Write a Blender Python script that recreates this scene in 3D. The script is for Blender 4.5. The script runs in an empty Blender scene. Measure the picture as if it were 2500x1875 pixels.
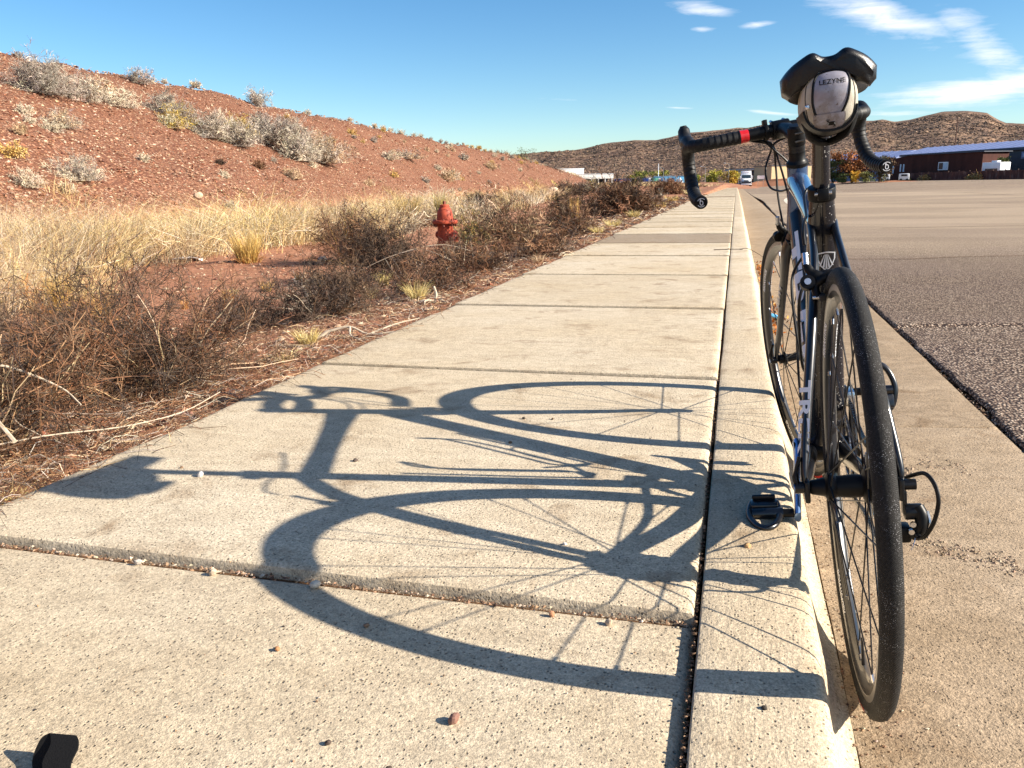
import bpy, bmesh, math, random
import numpy as np
from mathutils import Matrix, Vector
R = math.radians
sc = bpy.context.scene
col = sc.collection
rng = np.random.default_rng(7)
random.seed(7)

# ------------------------------------------------------------------ camera
def cam_axes(yaw, pitch, roll):
    cy, sy, cp, sp = math.cos(yaw), math.sin(yaw), math.cos(pitch), math.sin(pitch)
    f = Vector((-sy * cp, cy * cp, -sp)); r = Vector((cy, sy, 0)); u = r.cross(f)
    cr, sr = math.cos(roll), math.sin(roll)
    return f, cr * r + sr * u, -sr * r + cr * u
CAM_H = 0.6394
f_, r_, u_ = cam_axes(0.2681, 0.2406, -0.0225)
cd = bpy.data.cameras.new('camera')
cam = bpy.data.objects.new('camera', cd); col.objects.link(cam)
cam.matrix_world = Matrix(((r_.x, u_.x, -f_.x, 0), (r_.y, u_.y, -f_.y, 0), (r_.z, u_.z, -f_.z, CAM_H), (0, 0, 0, 1)))
cd.sensor_width = 36.0; cd.lens = 36.0 * 1980.2 / 2500.0
cd.clip_start = 0.05; cd.clip_end = 6000
sc.camera = cam

# ------------------------------------------------------------------ world and sun
SUN_EL, SUN_AZ = R(27.14), R(90.9)          # azimuth clockwise from +Y (the way ahead)
w = bpy.data.worlds.new('World'); sc.world = w; w.use_nodes = True
nt = w.node_tree; nt.nodes.clear()
def WN(t, **k):
    n = nt.nodes.new(t)
    for a, b in k.items(): setattr(n, a, b)
    return n
def wl(a, b): nt.links.new(a, b)
def wmath(op, a, b=None, clamp=False):
    n = WN('ShaderNodeMath', operation=op); n.use_clamp = clamp
    for i, x in enumerate((a, b)):
        if x is None: continue
        if isinstance(x, (int, float)): n.inputs[i].default_value = x
        else: wl(x, n.inputs[i])
    return n.outputs[0]
sky = WN('ShaderNodeTexSky', sky_type='NISHITA', sun_disc=False)
sky.sun_elevation = SUN_EL; sky.sun_rotation = SUN_AZ
sky.altitude = 900; sky.air_density = 1.0; sky.dust_density = 0.35; sky.ozone_density = 2.2
tc = WN('ShaderNodeTexCoord'); sep = WN('ShaderNodeSeparateXYZ'); wl(tc.outputs['Generated'], sep.inputs[0])
dx, dy, dz = sep.outputs
zz = wmath('MAXIMUM', dz, 0.03)
az = WN('ShaderNodeMath', operation='ARCTAN2'); wl(dx, az.inputs[0]); wl(dy, az.inputs[1]); az = az.outputs[0]   # 0 = ahead, + = right
el = wmath('ARCSINE', dz)
# cirrus sheet: noise laid out over a plane high above, stretched along the wind
inv = wmath('DIVIDE', 1.0, wmath('ADD', zz, 0.06))
px_ = wmath('MULTIPLY', dx, inv); py_ = wmath('MULTIPLY', dy, inv)
cmb = WN('ShaderNodeCombineXYZ'); wl(px_, cmb.inputs[0]); wl(py_, cmb.inputs[1])
mp = WN('ShaderNodeMapping'); mp.inputs['Rotation'].default_value = (0, 0, R(-32)); mp.inputs['Scale'].default_value = (0.55, 2.3, 1)
wl(cmb.outputs[0], mp.inputs[0])
n1 = WN('ShaderNodeTexNoise'); n1.inputs['Scale'].default_value = 1.1; n1.inputs['Detail'].default_value = 9; n1.inputs['Roughness'].default_value = 0.62; n1.inputs['Distortion'].default_value = 0.6
wl(mp.outputs[0], n1.inputs['Vector'])
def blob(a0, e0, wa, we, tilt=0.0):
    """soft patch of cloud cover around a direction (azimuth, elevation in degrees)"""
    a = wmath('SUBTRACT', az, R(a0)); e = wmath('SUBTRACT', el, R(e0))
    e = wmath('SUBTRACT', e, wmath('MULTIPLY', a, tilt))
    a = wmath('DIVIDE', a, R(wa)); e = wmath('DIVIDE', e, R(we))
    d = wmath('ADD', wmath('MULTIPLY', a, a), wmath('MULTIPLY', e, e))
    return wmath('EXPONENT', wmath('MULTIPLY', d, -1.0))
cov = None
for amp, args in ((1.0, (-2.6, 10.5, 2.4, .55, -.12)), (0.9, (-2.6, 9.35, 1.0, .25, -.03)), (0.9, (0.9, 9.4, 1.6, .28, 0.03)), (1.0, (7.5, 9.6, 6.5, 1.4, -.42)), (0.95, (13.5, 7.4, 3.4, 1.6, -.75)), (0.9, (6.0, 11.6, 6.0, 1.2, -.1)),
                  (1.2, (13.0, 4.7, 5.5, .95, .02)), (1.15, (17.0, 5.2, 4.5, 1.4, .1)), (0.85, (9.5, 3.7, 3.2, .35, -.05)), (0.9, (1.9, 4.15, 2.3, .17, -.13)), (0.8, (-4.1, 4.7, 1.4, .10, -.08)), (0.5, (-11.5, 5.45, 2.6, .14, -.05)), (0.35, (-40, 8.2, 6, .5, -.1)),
                  (1.1, (34, 10, 14, 8, 0)), (1.25, (62, 26, 30, 18, 0)), (1.3, (112, 38, 42, 28, 0)), (0.6, (-110, 12, 30, 6, 0)), (1.2, (165, 32, 36, 22, 0))):  # cloud banks out of view; strong ones added to lift and neutralise shadow fill
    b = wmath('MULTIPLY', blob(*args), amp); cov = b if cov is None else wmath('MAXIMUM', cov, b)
# fine streak noise in direction space for the edges
mp2 = WN('ShaderNodeMapping'); mp2.inputs['Scale'].default_value = (14, 14, 60); mp2.inputs['Rotation'].default_value = (0, R(9), 0); wl(tc.outputs['Generated'], mp2.inputs[0])
n2 = WN('ShaderNodeTexNoise'); n2.inputs['Scale'].default_value = 1.6; n2.inputs['Detail'].default_value = 8; n2.inputs['Roughness'].default_value = 0.6; n2.inputs['Distortion'].default_value = 0.4
wl(mp2.outputs[0], n2.inputs['Vector'])
nz = wmath('ADD', wmath('MULTIPLY', n1.outputs[0], 0.45), wmath('MULTIPLY', n2.outputs[0], 0.55))
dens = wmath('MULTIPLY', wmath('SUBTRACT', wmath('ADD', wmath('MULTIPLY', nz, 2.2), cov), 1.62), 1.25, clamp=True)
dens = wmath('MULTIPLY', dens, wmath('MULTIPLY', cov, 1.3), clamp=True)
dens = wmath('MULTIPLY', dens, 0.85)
hs = WN('ShaderNodeHueSaturation'); hs.inputs['Saturation'].default_value = 1.27; hs.inputs['Hue'].default_value = 0.5
wl(sky.outputs[0], hs.inputs['Color'])
mix = WN('ShaderNodeMix', data_type='RGBA')
gr = WN('ShaderNodeMix', data_type='RGBA', blend_type='MULTIPLY'); gr.inputs[0].default_value = 1.0; gr.inputs[7].default_value = (0.90, 0.985, 1.01, 1); wl(hs.outputs[0], gr.inputs[6])
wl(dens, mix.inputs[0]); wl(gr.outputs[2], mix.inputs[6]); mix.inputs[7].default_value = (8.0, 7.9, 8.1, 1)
bg = WN('ShaderNodeBackground'); bg.inputs[1].default_value = 0.055
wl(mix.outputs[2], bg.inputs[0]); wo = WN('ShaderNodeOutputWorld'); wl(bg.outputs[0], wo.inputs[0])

sd = bpy.data.lights.new('sun', 'SUN'); sd.energy = 4.25; sd.angle = R(0.53); sd.color = (1.0, 0.90, 0.76)
sun = bpy.data.objects.new('sun', sd); col.objects.link(sun)
sdir_ = Vector((math.sin(SUN_AZ) * math.cos(SUN_EL), math.cos(SUN_AZ) * math.cos(SUN_EL), math.sin(SUN_EL)))
sun.rotation_euler = sdir_.to_track_quat('Z', 'Y').to_euler(); sun.location = sdir_ * 60
sc.view_settings.view_transform = 'Standard'; sc.view_settings.look = 'None'
sc.view_settings.exposure = 1.58; sc.view_settings.gamma = 1.0; sc.view_settings.use_curve_mapping = False

# ------------------------------------------------------------------ materials
def new_mat(name):
    m = bpy.data.materials.new(name); m.use_nodes = True
    return m, m.node_tree, m.node_tree.nodes['Principled BSDF']
class NT:
    """small wrapper to write node graphs tersely"""
    def __init__(s, name, rough=0.8, spec=0.3):
        s.m, s.t, s.p = new_mat(name); s.p.inputs['Roughness'].default_value = rough; s.p.inputs['Specular IOR Level'].default_value = spec
        s.tc = s.t.nodes.new('ShaderNodeTexCoord'); s.co = s.tc.outputs['Object']
    def l(s, a, b): s.t.links.new(a, b)
    def n(s, t, **k):
        n = s.t.nodes.new(t)
        for a, b in k.items(): setattr(n, a, b)
        return n
    def geo(s): return s.n('ShaderNodeNewGeometry').outputs['Position']
    def map(s, sc_, src=None, rot=(0, 0, 0)):
        m = s.n('ShaderNodeMapping'); m.inputs['Scale'].default_value = sc_; m.inputs['Rotation'].default_value = rot
        s.l(src or s.co, m.inputs[0]); return m.outputs[0]
    def noise(s, scale, detail=4, rough=0.55, vec=None, dist=0):
        n = s.n('ShaderNodeTexNoise'); n.inputs['Scale'].default_value = scale; n.inputs['Detail'].default_value = detail
        n.inputs['Roughness'].default_value = rough; n.inputs['Distortion'].default_value = dist; s.l(vec or s.co, n.inputs['Vector']); return n.outputs[0]
    def voro(s, scale, vec=None, feat='F1', out='Distance'):
        n = s.n('ShaderNodeTexVoronoi', feature=feat); n.inputs['Scale'].default_value = scale; s.l(vec or s.co, n.inputs['Vector']); return n.outputs[out]
    def ramp(s, fac, stops, interp='LINEAR'):
        r = s.n('ShaderNodeValToRGB'); r.color_ramp.interpolation = interp
        e = r.color_ramp.elements
        while len(e) < len(stops): e.new(0.5)
        for x, (p, c) in zip(e, stops):
            x.position = p; x.color = (c, c, c, 1) if isinstance(c, (int, float)) else (*c, 1)
        s.l(fac, r.inputs[0]); return r.outputs[0]
    def mix(s, fac, a, b, mode='MIX'):
        m = s.n('ShaderNodeMix', data_type='RGBA', blend_type=mode)
        for i, x in ((0, fac), (6, a), (7, b)):
            if isinstance(x, (int, float)): m.inputs[i].default_value = x if i == 0 else (x, x, x, 1)
            elif isinstance(x, tuple): m.inputs[i].default_value = (*x, 1)
            else: s.l(x, m.inputs[i])
        return m.outputs[2]
    def math(s, op, a, b=0.0, clamp=False):
        n = s.n('ShaderNodeMath', operation=op); n.use_clamp = clamp
        for i, x in enumerate((a, b)):
            if isinstance(x, (int, float)): n.inputs[i].default_value = x
            else: s.l(x, n.inputs[i])
        return n.outputs[0]
    def base(s, c):
        if isinstance(c, tuple): s.p.inputs['Base Color'].default_value = (*c, 1)
        else: s.l(c, s.p.inputs['Base Color'])
    def bump(s, h, dist=0.01, strength=1.0):
        b = s.n('ShaderNodeBump'); b.inputs['Distance'].default_value = dist; b.inputs['Strength'].default_value = strength
        s.l(h, b.inputs['Height']); s.l(b.outputs[0], s.p.inputs['Normal'])
    def rough(s, x):
        if isinstance(x, (int, float)): s.p.inputs['Roughness'].default_value = x
        else: s.l(x, s.p.inputs['Roughness'])
MAT = {}
def simple(name, c, rough=0.5, metal=0.0, spec=0.5, coat=0.0, grain=0.0, gs=60, bump=0.0):
    k = NT(name, rough, spec)
    if grain:
        nn = k.noise(gs, 5, 0.6); k.base(k.mix(1.0, tuple(c), k.ramp(nn, [(0.25, 1 - grain), (0.75, 1 + grain)]), 'MULTIPLY'))
        k.rough(k.math('ADD', rough - 0.08, k.math('MULTIPLY', nn, 0.16)))
        if bump: k.bump(nn, bump)
    else: k.base(tuple(c))
    k.p.inputs['Metallic'].default_value = metal; k.p.inputs['Coat Weight'].default_value = coat; k.p.inputs['Coat Roughness'].default_value = 0.06
    MAT[name] = k.m; return k.m

def concrete(name, tint, streak, dirt, bumpd=0.0022):
    k = NT(name, 0.88, 0.25); pos = k.geo()
    big = k.noise(1.1, 5, 0.6, pos); oi = k.n('ShaderNodeObjectInfo')
    fine = k.noise(170, 3, 0.7, pos)
    mid = k.noise(26, 5, 0.65, pos)
    st = k.math('ADD', k.math('MULTIPLY', k.noise(9, 5, 0.6, k.map(streak, pos), 0.3), 0.55), k.math('MULTIPLY', k.noise(6, 6, 0.65, pos, 0.4), 0.45))
    c = k.mix(k.ramp(big, [(0.3, 0), (0.72, 1)]), tint, tuple(t * q for t, q in zip(tint, (0.86, 0.80, 0.70))))
    c = k.mix(k.math('MULTIPLY', k.ramp(st, [(0.40, 0), (0.72, 1)]), dirt), c, (0.26, 0.19, 0.12))
    spots = k.ramp(k.noise(5.5, 6, 0.62, pos, 0.5), [(0.565, 0), (0.70, 1)])
    c = k.mix(k.math('MULTIPLY', spots, 0.62), c, (0.20, 0.125, 0.065))
    c = k.mix(1.0, c, k.ramp(mid, [(0.25, 0.84), (0.75, 1.12)]), 'MULTIPLY')
    c = k.mix(1.0, c, k.ramp(fine, [(0.3, 0.66), (0.7, 1.26)]), 'MULTIPLY')
    c = k.mix(1.0, c, k.ramp(k.noise(420, 2, 0.6, pos), [(0.32, 0.72), (0.62, 1.12)]), 'MULTIPLY')
    # small sand grains and pits
    v = k.voro(210, pos, out='Color'); sp = k.n('ShaderNodeSeparateColor'); k.l(v, sp.inputs[0])
    dd = k.voro(210, pos)
    pit = k.math('MULTIPLY', k.ramp(sp.outputs[0], [(0.86, 0), (0.90, 1)]), k.ramp(dd, [(0.25, 1), (0.5, 0)]))
    c = k.mix(k.math('MULTIPLY', pit, 0.6), c, (0.07, 0.05, 0.035))
    v2 = k.voro(55, pos, out='Color'); sp2 = k.n('ShaderNodeSeparateColor'); k.l(v2, sp2.inputs[0]); dd2 = k.voro(55, pos)
    pit2 = k.math('MULTIPLY', k.ramp(sp2.outputs[0], [(0.962, 0), (0.985, 1)]), k.ramp(dd2, [(0.03, 1), (0.12, 0)]))
    c = k.mix(k.math('MULTIPLY', pit2, 0.35), c, (0.05, 0.035, 0.025))
    c = k.mix(1.0, c, k.ramp(oi.outputs['Random'], [(0.0, (0.90, 0.885, 0.86)), (1.0, (1.04, 1.04, 1.04))]), 'MULTIPLY')
    k.base(c)
    h = k.math('ADD', k.math('MULTIPLY', fine, 0.8), k.math('MULTIPLY', k.noise(60, 4, 0.65, k.map(tuple(s ** 0.5 for s in streak), pos)), 0.8))
    h = k.math('SUBTRACT', h, k.math('MULTIPLY', k.math('ADD', pit, pit2), 0.9))
    k.bump(h, bumpd, 1.0); MAT[name] = k.m; return k.m
concrete('sidewalk_concrete', (0.60, 0.522, 0.402), (0.7, 2.8, 1), 0.42)
concrete('damp_concrete', (0.34, 0.28, 0.215), (0.5, 4.5, 1), 0.45)
concrete('curb_concrete', (0.60, 0.52, 0.40), (5, 0.4, 1), 0.24, 0.0016)
concrete('gutter_concrete', (0.44, 0.345, 0.245), (1.4, 2.2, 1), 1.0, 0.003)

def asphalt():
    k = NT('asphalt', 0.95, 0.05); pos = k.geo()
    v = k.n('ShaderNodeTexVoronoi'); v.inputs['Scale'].default_value = 92; k.l(pos, v.inputs['Vector'])
    s3 = k.n('ShaderNodeSeparateColor'); k.l(v.outputs['Color'], s3.inputs[0])
    stone = k.ramp(s3.outputs[0], [(0.0, (0.085, 0.060, 0.045)), (0.3, (0.25, 0.18, 0.132)), (0.65, (0.42, 0.315, 0.23)), (1.0, (0.66, 0.54, 0.42))])
    gap = k.ramp(v.outputs['Distance'], [(0.36, 0), (0.58, 1)])
    c = k.mix(gap, stone, (0.030, 0.022, 0.018))
    big = k.noise(0.35, 5, 0.6, pos)
    c = k.mix(k.math('MULTIPLY', k.ramp(big, [(0.4, 0), (0.65, 1)]), 0.25), c, (0.13, 0.095, 0.12))
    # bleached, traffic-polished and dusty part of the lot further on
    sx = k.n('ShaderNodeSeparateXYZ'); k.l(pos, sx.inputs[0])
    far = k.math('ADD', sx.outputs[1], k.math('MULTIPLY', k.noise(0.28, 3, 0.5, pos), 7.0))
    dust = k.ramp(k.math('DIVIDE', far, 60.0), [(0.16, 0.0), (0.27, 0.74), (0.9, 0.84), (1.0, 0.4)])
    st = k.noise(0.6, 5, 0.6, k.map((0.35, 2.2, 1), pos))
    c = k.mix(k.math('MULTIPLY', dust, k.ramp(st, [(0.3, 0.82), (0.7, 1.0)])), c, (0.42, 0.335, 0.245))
    pt = k.ramp(k.noise(0.16, 4, 0.6, k.map((0.5, 1.4, 1), pos), 0.4), [(0.47, 0), (0.53, 1)]); c = k.mix(k.math('MULTIPLY', pt, 0.30), c, (0.14, 0.105, 0.085))
    k.base(c)
    k.bump(k.math('SUBTRACT', k.math('MULTIPLY', s3.outputs[1], 0.5), v.outputs['Distance']), 0.005, 1.0)
    MAT['asphalt'] = k.m
asphalt()

def dirt():
    k = NT('red_dirt', 0.95, 0.15); pos = k.geo()
    a = k.noise(0.5, 6, 0.6, pos); b = k.noise(14, 5, 0.65, pos); v = k.n('ShaderNodeTexVoronoi'); v.inputs['Scale'].default_value = 12.0; k.l(pos, v.inputs['Vector'])
    s3 = k.n('ShaderNodeSeparateColor'); k.l(v.outputs['Color'], s3.inputs[0])
    c = k.mix(k.ramp(a, [(0.3, 0), (0.7, 1)]), (0.29, 0.125, 0.068), (0.39, 0.20, 0.122))
    c = k.mix(1.0, c, k.ramp(b, [(0.25, 0.55), (0.75, 1.3)]), 'MULTIPLY')
    st = k.math('MULTIPLY', k.ramp(s3.outputs[0], [(0.30, 0), (0.36, 1)]), k.ramp(v.outputs['Distance'], [(0.30, 1), (0.46, 0)]))
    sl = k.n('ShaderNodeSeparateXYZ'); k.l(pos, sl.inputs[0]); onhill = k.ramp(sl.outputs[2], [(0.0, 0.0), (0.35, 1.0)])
    c = k.mix(k.math('MULTIPLY', onhill, k.ramp(v.outputs['Distance'], [(0.30, 0.1), (0.55, 0.8)])), c, (0.075, 0.030, 0.020))  # hillside only: shade between the stones is put into the colour
    c = k.mix(k.math('MULTIPLY', st, k.math('ADD', 0.25, k.math('MULTIPLY', onhill, 0.6))), c, k.ramp(s3.outputs[1], [(0.0, (0.13, 0.052, 0.031)), (0.5, (0.25, 0.125, 0.075)), (0.85, (0.36, 0.23, 0.15)), (1.0, (0.46, 0.33, 0.23))]))
    # far hills: tan scrubland with dark basalt
    ln = k.n('ShaderNodeVectorMath', operation='LENGTH'); k.l(pos, ln.inputs[0])
    far = k.ramp(k.math('DIVIDE', ln.outputs['Value'], 1000.0), [(0.22, 0.0), (0.30, 1.0)])
    rock = k.noise(0.035, 8, 0.72, k.map((1, 1, 2.2), pos), 0.5)
    fc = k.ramp(rock, [(0.36, (0.065, 0.046, 0.040)), (0.46, (0.15, 0.095, 0.068)), (0.58, (0.23, 0.15, 0.10)), (0.72, (0.29, 0.20, 0.13))])
    fc = k.mix(1.0, fc, k.ramp(k.noise(0.28, 6, 0.7, pos), [(0.36, 0.35), (0.58, 1.25)]), 'MULTIPLY')
    c = k.mix(far, c, fc); k.base(c)
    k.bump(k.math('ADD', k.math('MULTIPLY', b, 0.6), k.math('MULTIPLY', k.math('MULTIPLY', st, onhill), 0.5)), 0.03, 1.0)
    MAT['red_dirt'] = k.m
dirt()

def veg(name, tint=(1, 1, 1), trans=0.0, rough=0.7):
    """colour comes from the per-strand attribute 'tint' (each stem has its own hue)"""
    k = NT(name, rough, 0.2); a = k.n('ShaderNodeAttribute', attribute_name='tint'); k.base(k.mix(1.0, a.outputs['Color'], tint, 'MULTIPLY'))
    if trans: k.p.inputs['Subsurface Weight'].default_value = 0
    MAT[name] = k.m
veg('dry_plant'); veg('stone_mix')

simple('black_paint', (0.004, 0.005, 0.008), 0.30, 0.0, 0.5, 0.45, 0.25, 90)
simple('sky_tinted_black_paint', (0.05, 0.10, 0.21), 0.2, 0.35, 0.6, 1.0, 0.15, 60)  # black paint with the blue sky reflection mixed into its base colour
simple('satin_black', (0.0035, 0.0035, 0.004), 0.42, 0, 0.22, 0, 0.3, 80)
simple('black_alloy', (0.02, 0.02, 0.022), 0.3, 0.6, 0.5, 0, 0.2, 90)
simple('silver', (0.62, 0.63, 0.66), 0.24, 1.0, 0.5, 0, 0.15, 120)
simple('blue_and_sky_tinted_alloy', (0.16, 0.28, 0.52), 0.3, 0.75, 0.5, 0.6, 0.12, 80)  # blue trim on the wheels; on the crank a painted sky reflection
simple('dark_steel', (0.10, 0.09, 0.08), 0.35, 1.0, 0.5, 0, 0.3, 200)
simple('rim_side', (0.36, 0.34, 0.31), 0.42, 0.8, 0.5, 0, 0.2, 140)
simple('white_decal', (0.78, 0.80, 0.84), 0.35, 0, 0.5)
simple('grey_decal', (0.42, 0.42, 0.43), 0.4, 0, 0.5)
simple('red_tape', (0.55, 0.012, 0.015), 0.3, 0, 0.5, 0.5)
simple('red_decal', (0.45, 0.02, 0.02), 0.4, 0, 0.5)
simple('orange_decal', (0.7, 0.13, 0.02), 0.4, 0, 0.5)
simple('bar_tape', (0.006, 0.006, 0.0065), 0.55, 0, 0.3, 0, 0.35, 150, 0.0006)
simple('hood_rubber', (0.007, 0.007, 0.008), 0.5, 0, 0.35, 0, 0.2, 120)
simple('web_strap', (0.005, 0.005, 0.0055), 0.8, 0, 0.2, 0, 0.4, 500, 0.0006)
simple('hydrant_red', (0.36, 0.060, 0.028), 0.6, 0, 0.35, 0, 0.3, 24, 0.002)
simple('hydrant_dark', (0.16, 0.045, 0.03), 0.7, 0, 0.3, 0, 0.3, 24)
simple('joint_dirt', (0.10, 0.055, 0.03), 0.95, 0, 0.1, 0, 0.6, 90, 0.004)
simple('white_litter', (0.80, 0.82, 0.84), 0.4, 0, 0.5, 0, 0.08, 12)
simple('blue_litter', (0.12, 0.42, 0.72), 0.4)
simple('white_paint', (0.72, 0.74, 0.78), 0.45, 0, 0.5, 0.2, 0.05, 3)
simple('road_paint', (0.60, 0.52, 0.42), 0.8, 0, 0.2, 0, 0.3, 4)
simple('glass_dark', (0.02, 0.03, 0.045), 0.08, 0, 0.8)
simple('tyre_black', (0.02, 0.02, 0.02), 0.8)
simple('trailer_blue', (0.012, 0.045, 0.22), 0.4, 0, 0.5)
simple('trailer_lightblue', (0.14, 0.42, 0.66), 0.4, 0, 0.5)
simple('trailer_green', (0.10, 0.45, 0.33), 0.4, 0, 0.5)
simple('tan_wall', (0.52, 0.40, 0.24), 0.85, 0, 0.2, 0, 0.06, 2)
simple('white_wall', (0.66, 0.63, 0.60), 0.8, 0, 0.2, 0, 0.05, 1)
simple('dark_wall', (0.035, 0.045, 0.065), 0.6)
simple('lavender_roof', (0.20, 0.25, 0.44), 0.55, 0, 0.3, 0, 0.10, 0.8)
simple('slate_trim', (0.035, 0.045, 0.07), 0.6)
simple('grey_blue_wall', (0.16, 0.20, 0.31), 0.7, 0, 0.3, 0, 0.08, 1)
simple('window_pale', (0.38, 0.52, 0.66), 0.15, 0, 0.6)
simple('pole_wood', (0.10, 0.055, 0.04), 0.9)
simple('pole_grey', (0.28, 0.27, 0.27), 0.6, 0.3)
simple('lamp_head', (0.35, 0.35, 0.36), 0.5, 0.2)
simple('sign_white', (0.75, 0.68, 0.68), 0.5)
simple('bark', (0.07, 0.05, 0.035), 0.9, 0, 0.1, 0, 0.3, 20)
simple('bleached_wood', (0.46, 0.38, 0.29), 0.9, 0, 0.1, 0, 0.3, 60)

def brown_siding():
    k = NT('brown_siding', 0.85, 0.2); pos = k.geo()
    n = k.noise(0.7, 5, 0.6, k.map((1, 1, 0.4), pos)); k.base(k.mix(k.ramp(n, [(0.3, 0), (0.7, 1)]), (0.045, 0.016, 0.013), (0.085, 0.030, 0.022))); MAT['brown_siding'] = k.m
    k = NT('rusty_fence', 0.9, 0.2); pos = k.geo()
    n = k.noise(1.1, 6, 0.7, k.map((1, 1, 0.35), pos)); k.base(k.ramp(n, [(0.3, (0.055, 0.022, 0.018)), (0.55, (0.12, 0.045, 0.035)), (0.72, (0.24, 0.15, 0.12))])); MAT['rusty_fence'] = k.m
brown_siding()

def tyre_rubber():
    k = NT('tire_rubber', 0.66, 0.16)
    n = k.noise(420, 3, 0.7); dust = k.noise(18, 5, 0.7)
    c = k.mix(k.ramp(n, [(0.35, 0.2), (0.66, 1)]), (0.0045, 0.0045, 0.005), (0.024, 0.0235, 0.023))
    sp = k.voro(1000); q = k.n('ShaderNodeSeparateColor'); k.l(k.voro(1000, out='Color'), q.inputs[0])
    c = k.mix(k.math('MULTIPLY', k.math('MULTIPLY', k.ramp(q.outputs[0], [(0.84, 0), (0.87, 1)]), k.ramp(sp, [(0.3, 1), (0.5, 0)])), k.ramp(k.noise(40, 3, 0.6), [(0.45, 0.05), (0.62, 1)])), c, (0.30, 0.30, 0.31))
    c = k.mix(k.math('MULTIPLY', k.ramp(dust, [(0.5, 0), (0.85, 1)]), 0.25), c, (0.09, 0.075, 0.065)); k.base(c)
    wv = k.n('ShaderNodeTexWave', wave_type='BANDS', bands_direction='DIAGONAL'); wv.inputs['Scale'].default_value = 230; k.l(k.co, wv.inputs['Vector'])
    k.bump(k.math('ADD', k.math('MULTIPLY', n, 0.9), k.math('MULTIPLY', wv.outputs['Fac'], 0.5)), 0.0007, 1.0); MAT['tire_rubber'] = k.m
    # saddle: smooth leather-like cover
    k = NT('saddle_cover', 0.34, 0.4); n = k.noise(900, 2, 0.6); k.base((0.005, 0.005, 0.006)); k.bump(n, 0.0005, 0.6); MAT['saddle_cover'] = k.m
    # dusty frame back (seat tube) with dried splashes
    k = NT('splashed_black', 0.26, 0.5); n = k.voro(330); q = k.n('ShaderNodeSeparateColor'); k.l(k.voro(330, out='Color'), q.inputs[0])
    m = k.math('MULTIPLY', k.ramp(q.outputs[0], [(0.84, 0), (0.86, 1)]), k.ramp(n, [(0.25, 1), (0.42, 0)]))
    m = k.math('MULTIPLY', m, k.ramp(k.noise(16, 4, 0.6), [(0.45, 0), (0.6, 1)]))
    k.base(k.mix(m, (0.005, 0.006, 0.010), (0.42, 0.41, 0.39))); k.p.inputs['Coat Weight'].default_value = 0.8
    k.rough(k.math('ADD', 0.22, k.math('MULTIPLY', m, 0.5))); MAT['splashed_black'] = k.m
    # bag panels
    k = NT('bag_panel', 0.33, 0.5)
    n = k.noise(55, 6, 0.7, None, 0.6); z = k.n('ShaderNodeSeparateXYZ'); k.l(k.co, z.inputs[0])
    lo = k.math('MULTIPLY', k.math('SUBTRACT', 0.945, z.outputs[2]), 14.0, clamp=True)
    st = k.math('MULTIPLY', k.ramp(n, [(0.38, 0), (0.60, 1)]), k.math('ADD', 0.18, k.math('MULTIPLY', lo, 0.75)))
    c = k.mix(st, (0.27, 0.265, 0.315), (0.11, 0.078, 0.062))
    c = k.mix(k.ramp(k.noise(160, 4, 0.7), [(0.62, 0), (0.68, 0.9)]), c, (0.07, 0.04, 0.03)); k.base(c); k.p.inputs['Coat Weight'].default_value = 0.4; MAT['bag_panel'] = k.m
    k = NT('bag_fabric', 0.7, 0.3); n = k.noise(45, 5, 0.65); k.base(k.mix(k.ramp(n, [(0.45, 0), (0.75, 0.7)]), (0.42, 0.39, 0.325), (0.19, 0.155, 0.115))); k.bump(k.noise(700, 2, 0.5), 0.0004); MAT['bag_fabric'] = k.m
    k = NT('road_strap', 0.8); 
tyre_rubber()

# ------------------------------------------------------------------ mesh helpers
def mesh_np(name, V, F, mat=None, parent=None, smooth=True, tint=None, kind=None, label=None):
    """V (n,3); F list of int arrays (m,3) and/or (m,4)"""
    me = bpy.data.meshes.new(name); V = np.asarray(V, np.float32).reshape(-1, 3)
    if not isinstance(F, (list, tuple)): F = [F]
    F = [np.asarray(f, np.int32) for f in F if len(f)]
    me.vertices.add(len(V)); me.vertices.foreach_set('co', V.ravel())
    tot = sum(f.size for f in F); npoly = sum(len(f) for f in F)
    me.loops.add(tot); me.polygons.add(npoly)
    me.loops.foreach_set('vertex_index', np.concatenate([f.ravel() for f in F]))
    sizes = np.concatenate([np.full(len(f), f.shape[1], np.int32) for f in F])
    me.polygons.foreach_set('loop_start', np.concatenate([[0], np.cumsum(sizes)[:-1]]).astype(np.int32))
    me.polygons.foreach_set('use_smooth', np.full(npoly, smooth))
    if tint is not None:
        a = me.color_attributes.new('tint', 'FLOAT_COLOR', 'POINT'); t = np.ones((len(V), 4), np.float32); t[:, :3] = tint; a.data.foreach_set('color', t.ravel())
    me.update(calc_edges=True)
    if mat: me.materials.append(MAT[mat] if isinstance(mat, str) else mat)
    o = bpy.data.objects.new(name, me); col.objects.link(o)
    if parent: o.parent = parent
    if kind: o['kind'] = kind
    if label: o['label'] = label
    return o
def tag(o, label, cat, group=None):
    o['label'] = label; o['category'] = cat
    if group: o['group'] = group
    return o
def empty(name, loc=(0, 0, 0), rz=0):
    o = bpy.data.objects.new(name, None); o.empty_display_size = 0.1; col.objects.link(o); o.location = loc; o.rotation_euler = (0, 0, rz); return o
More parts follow.
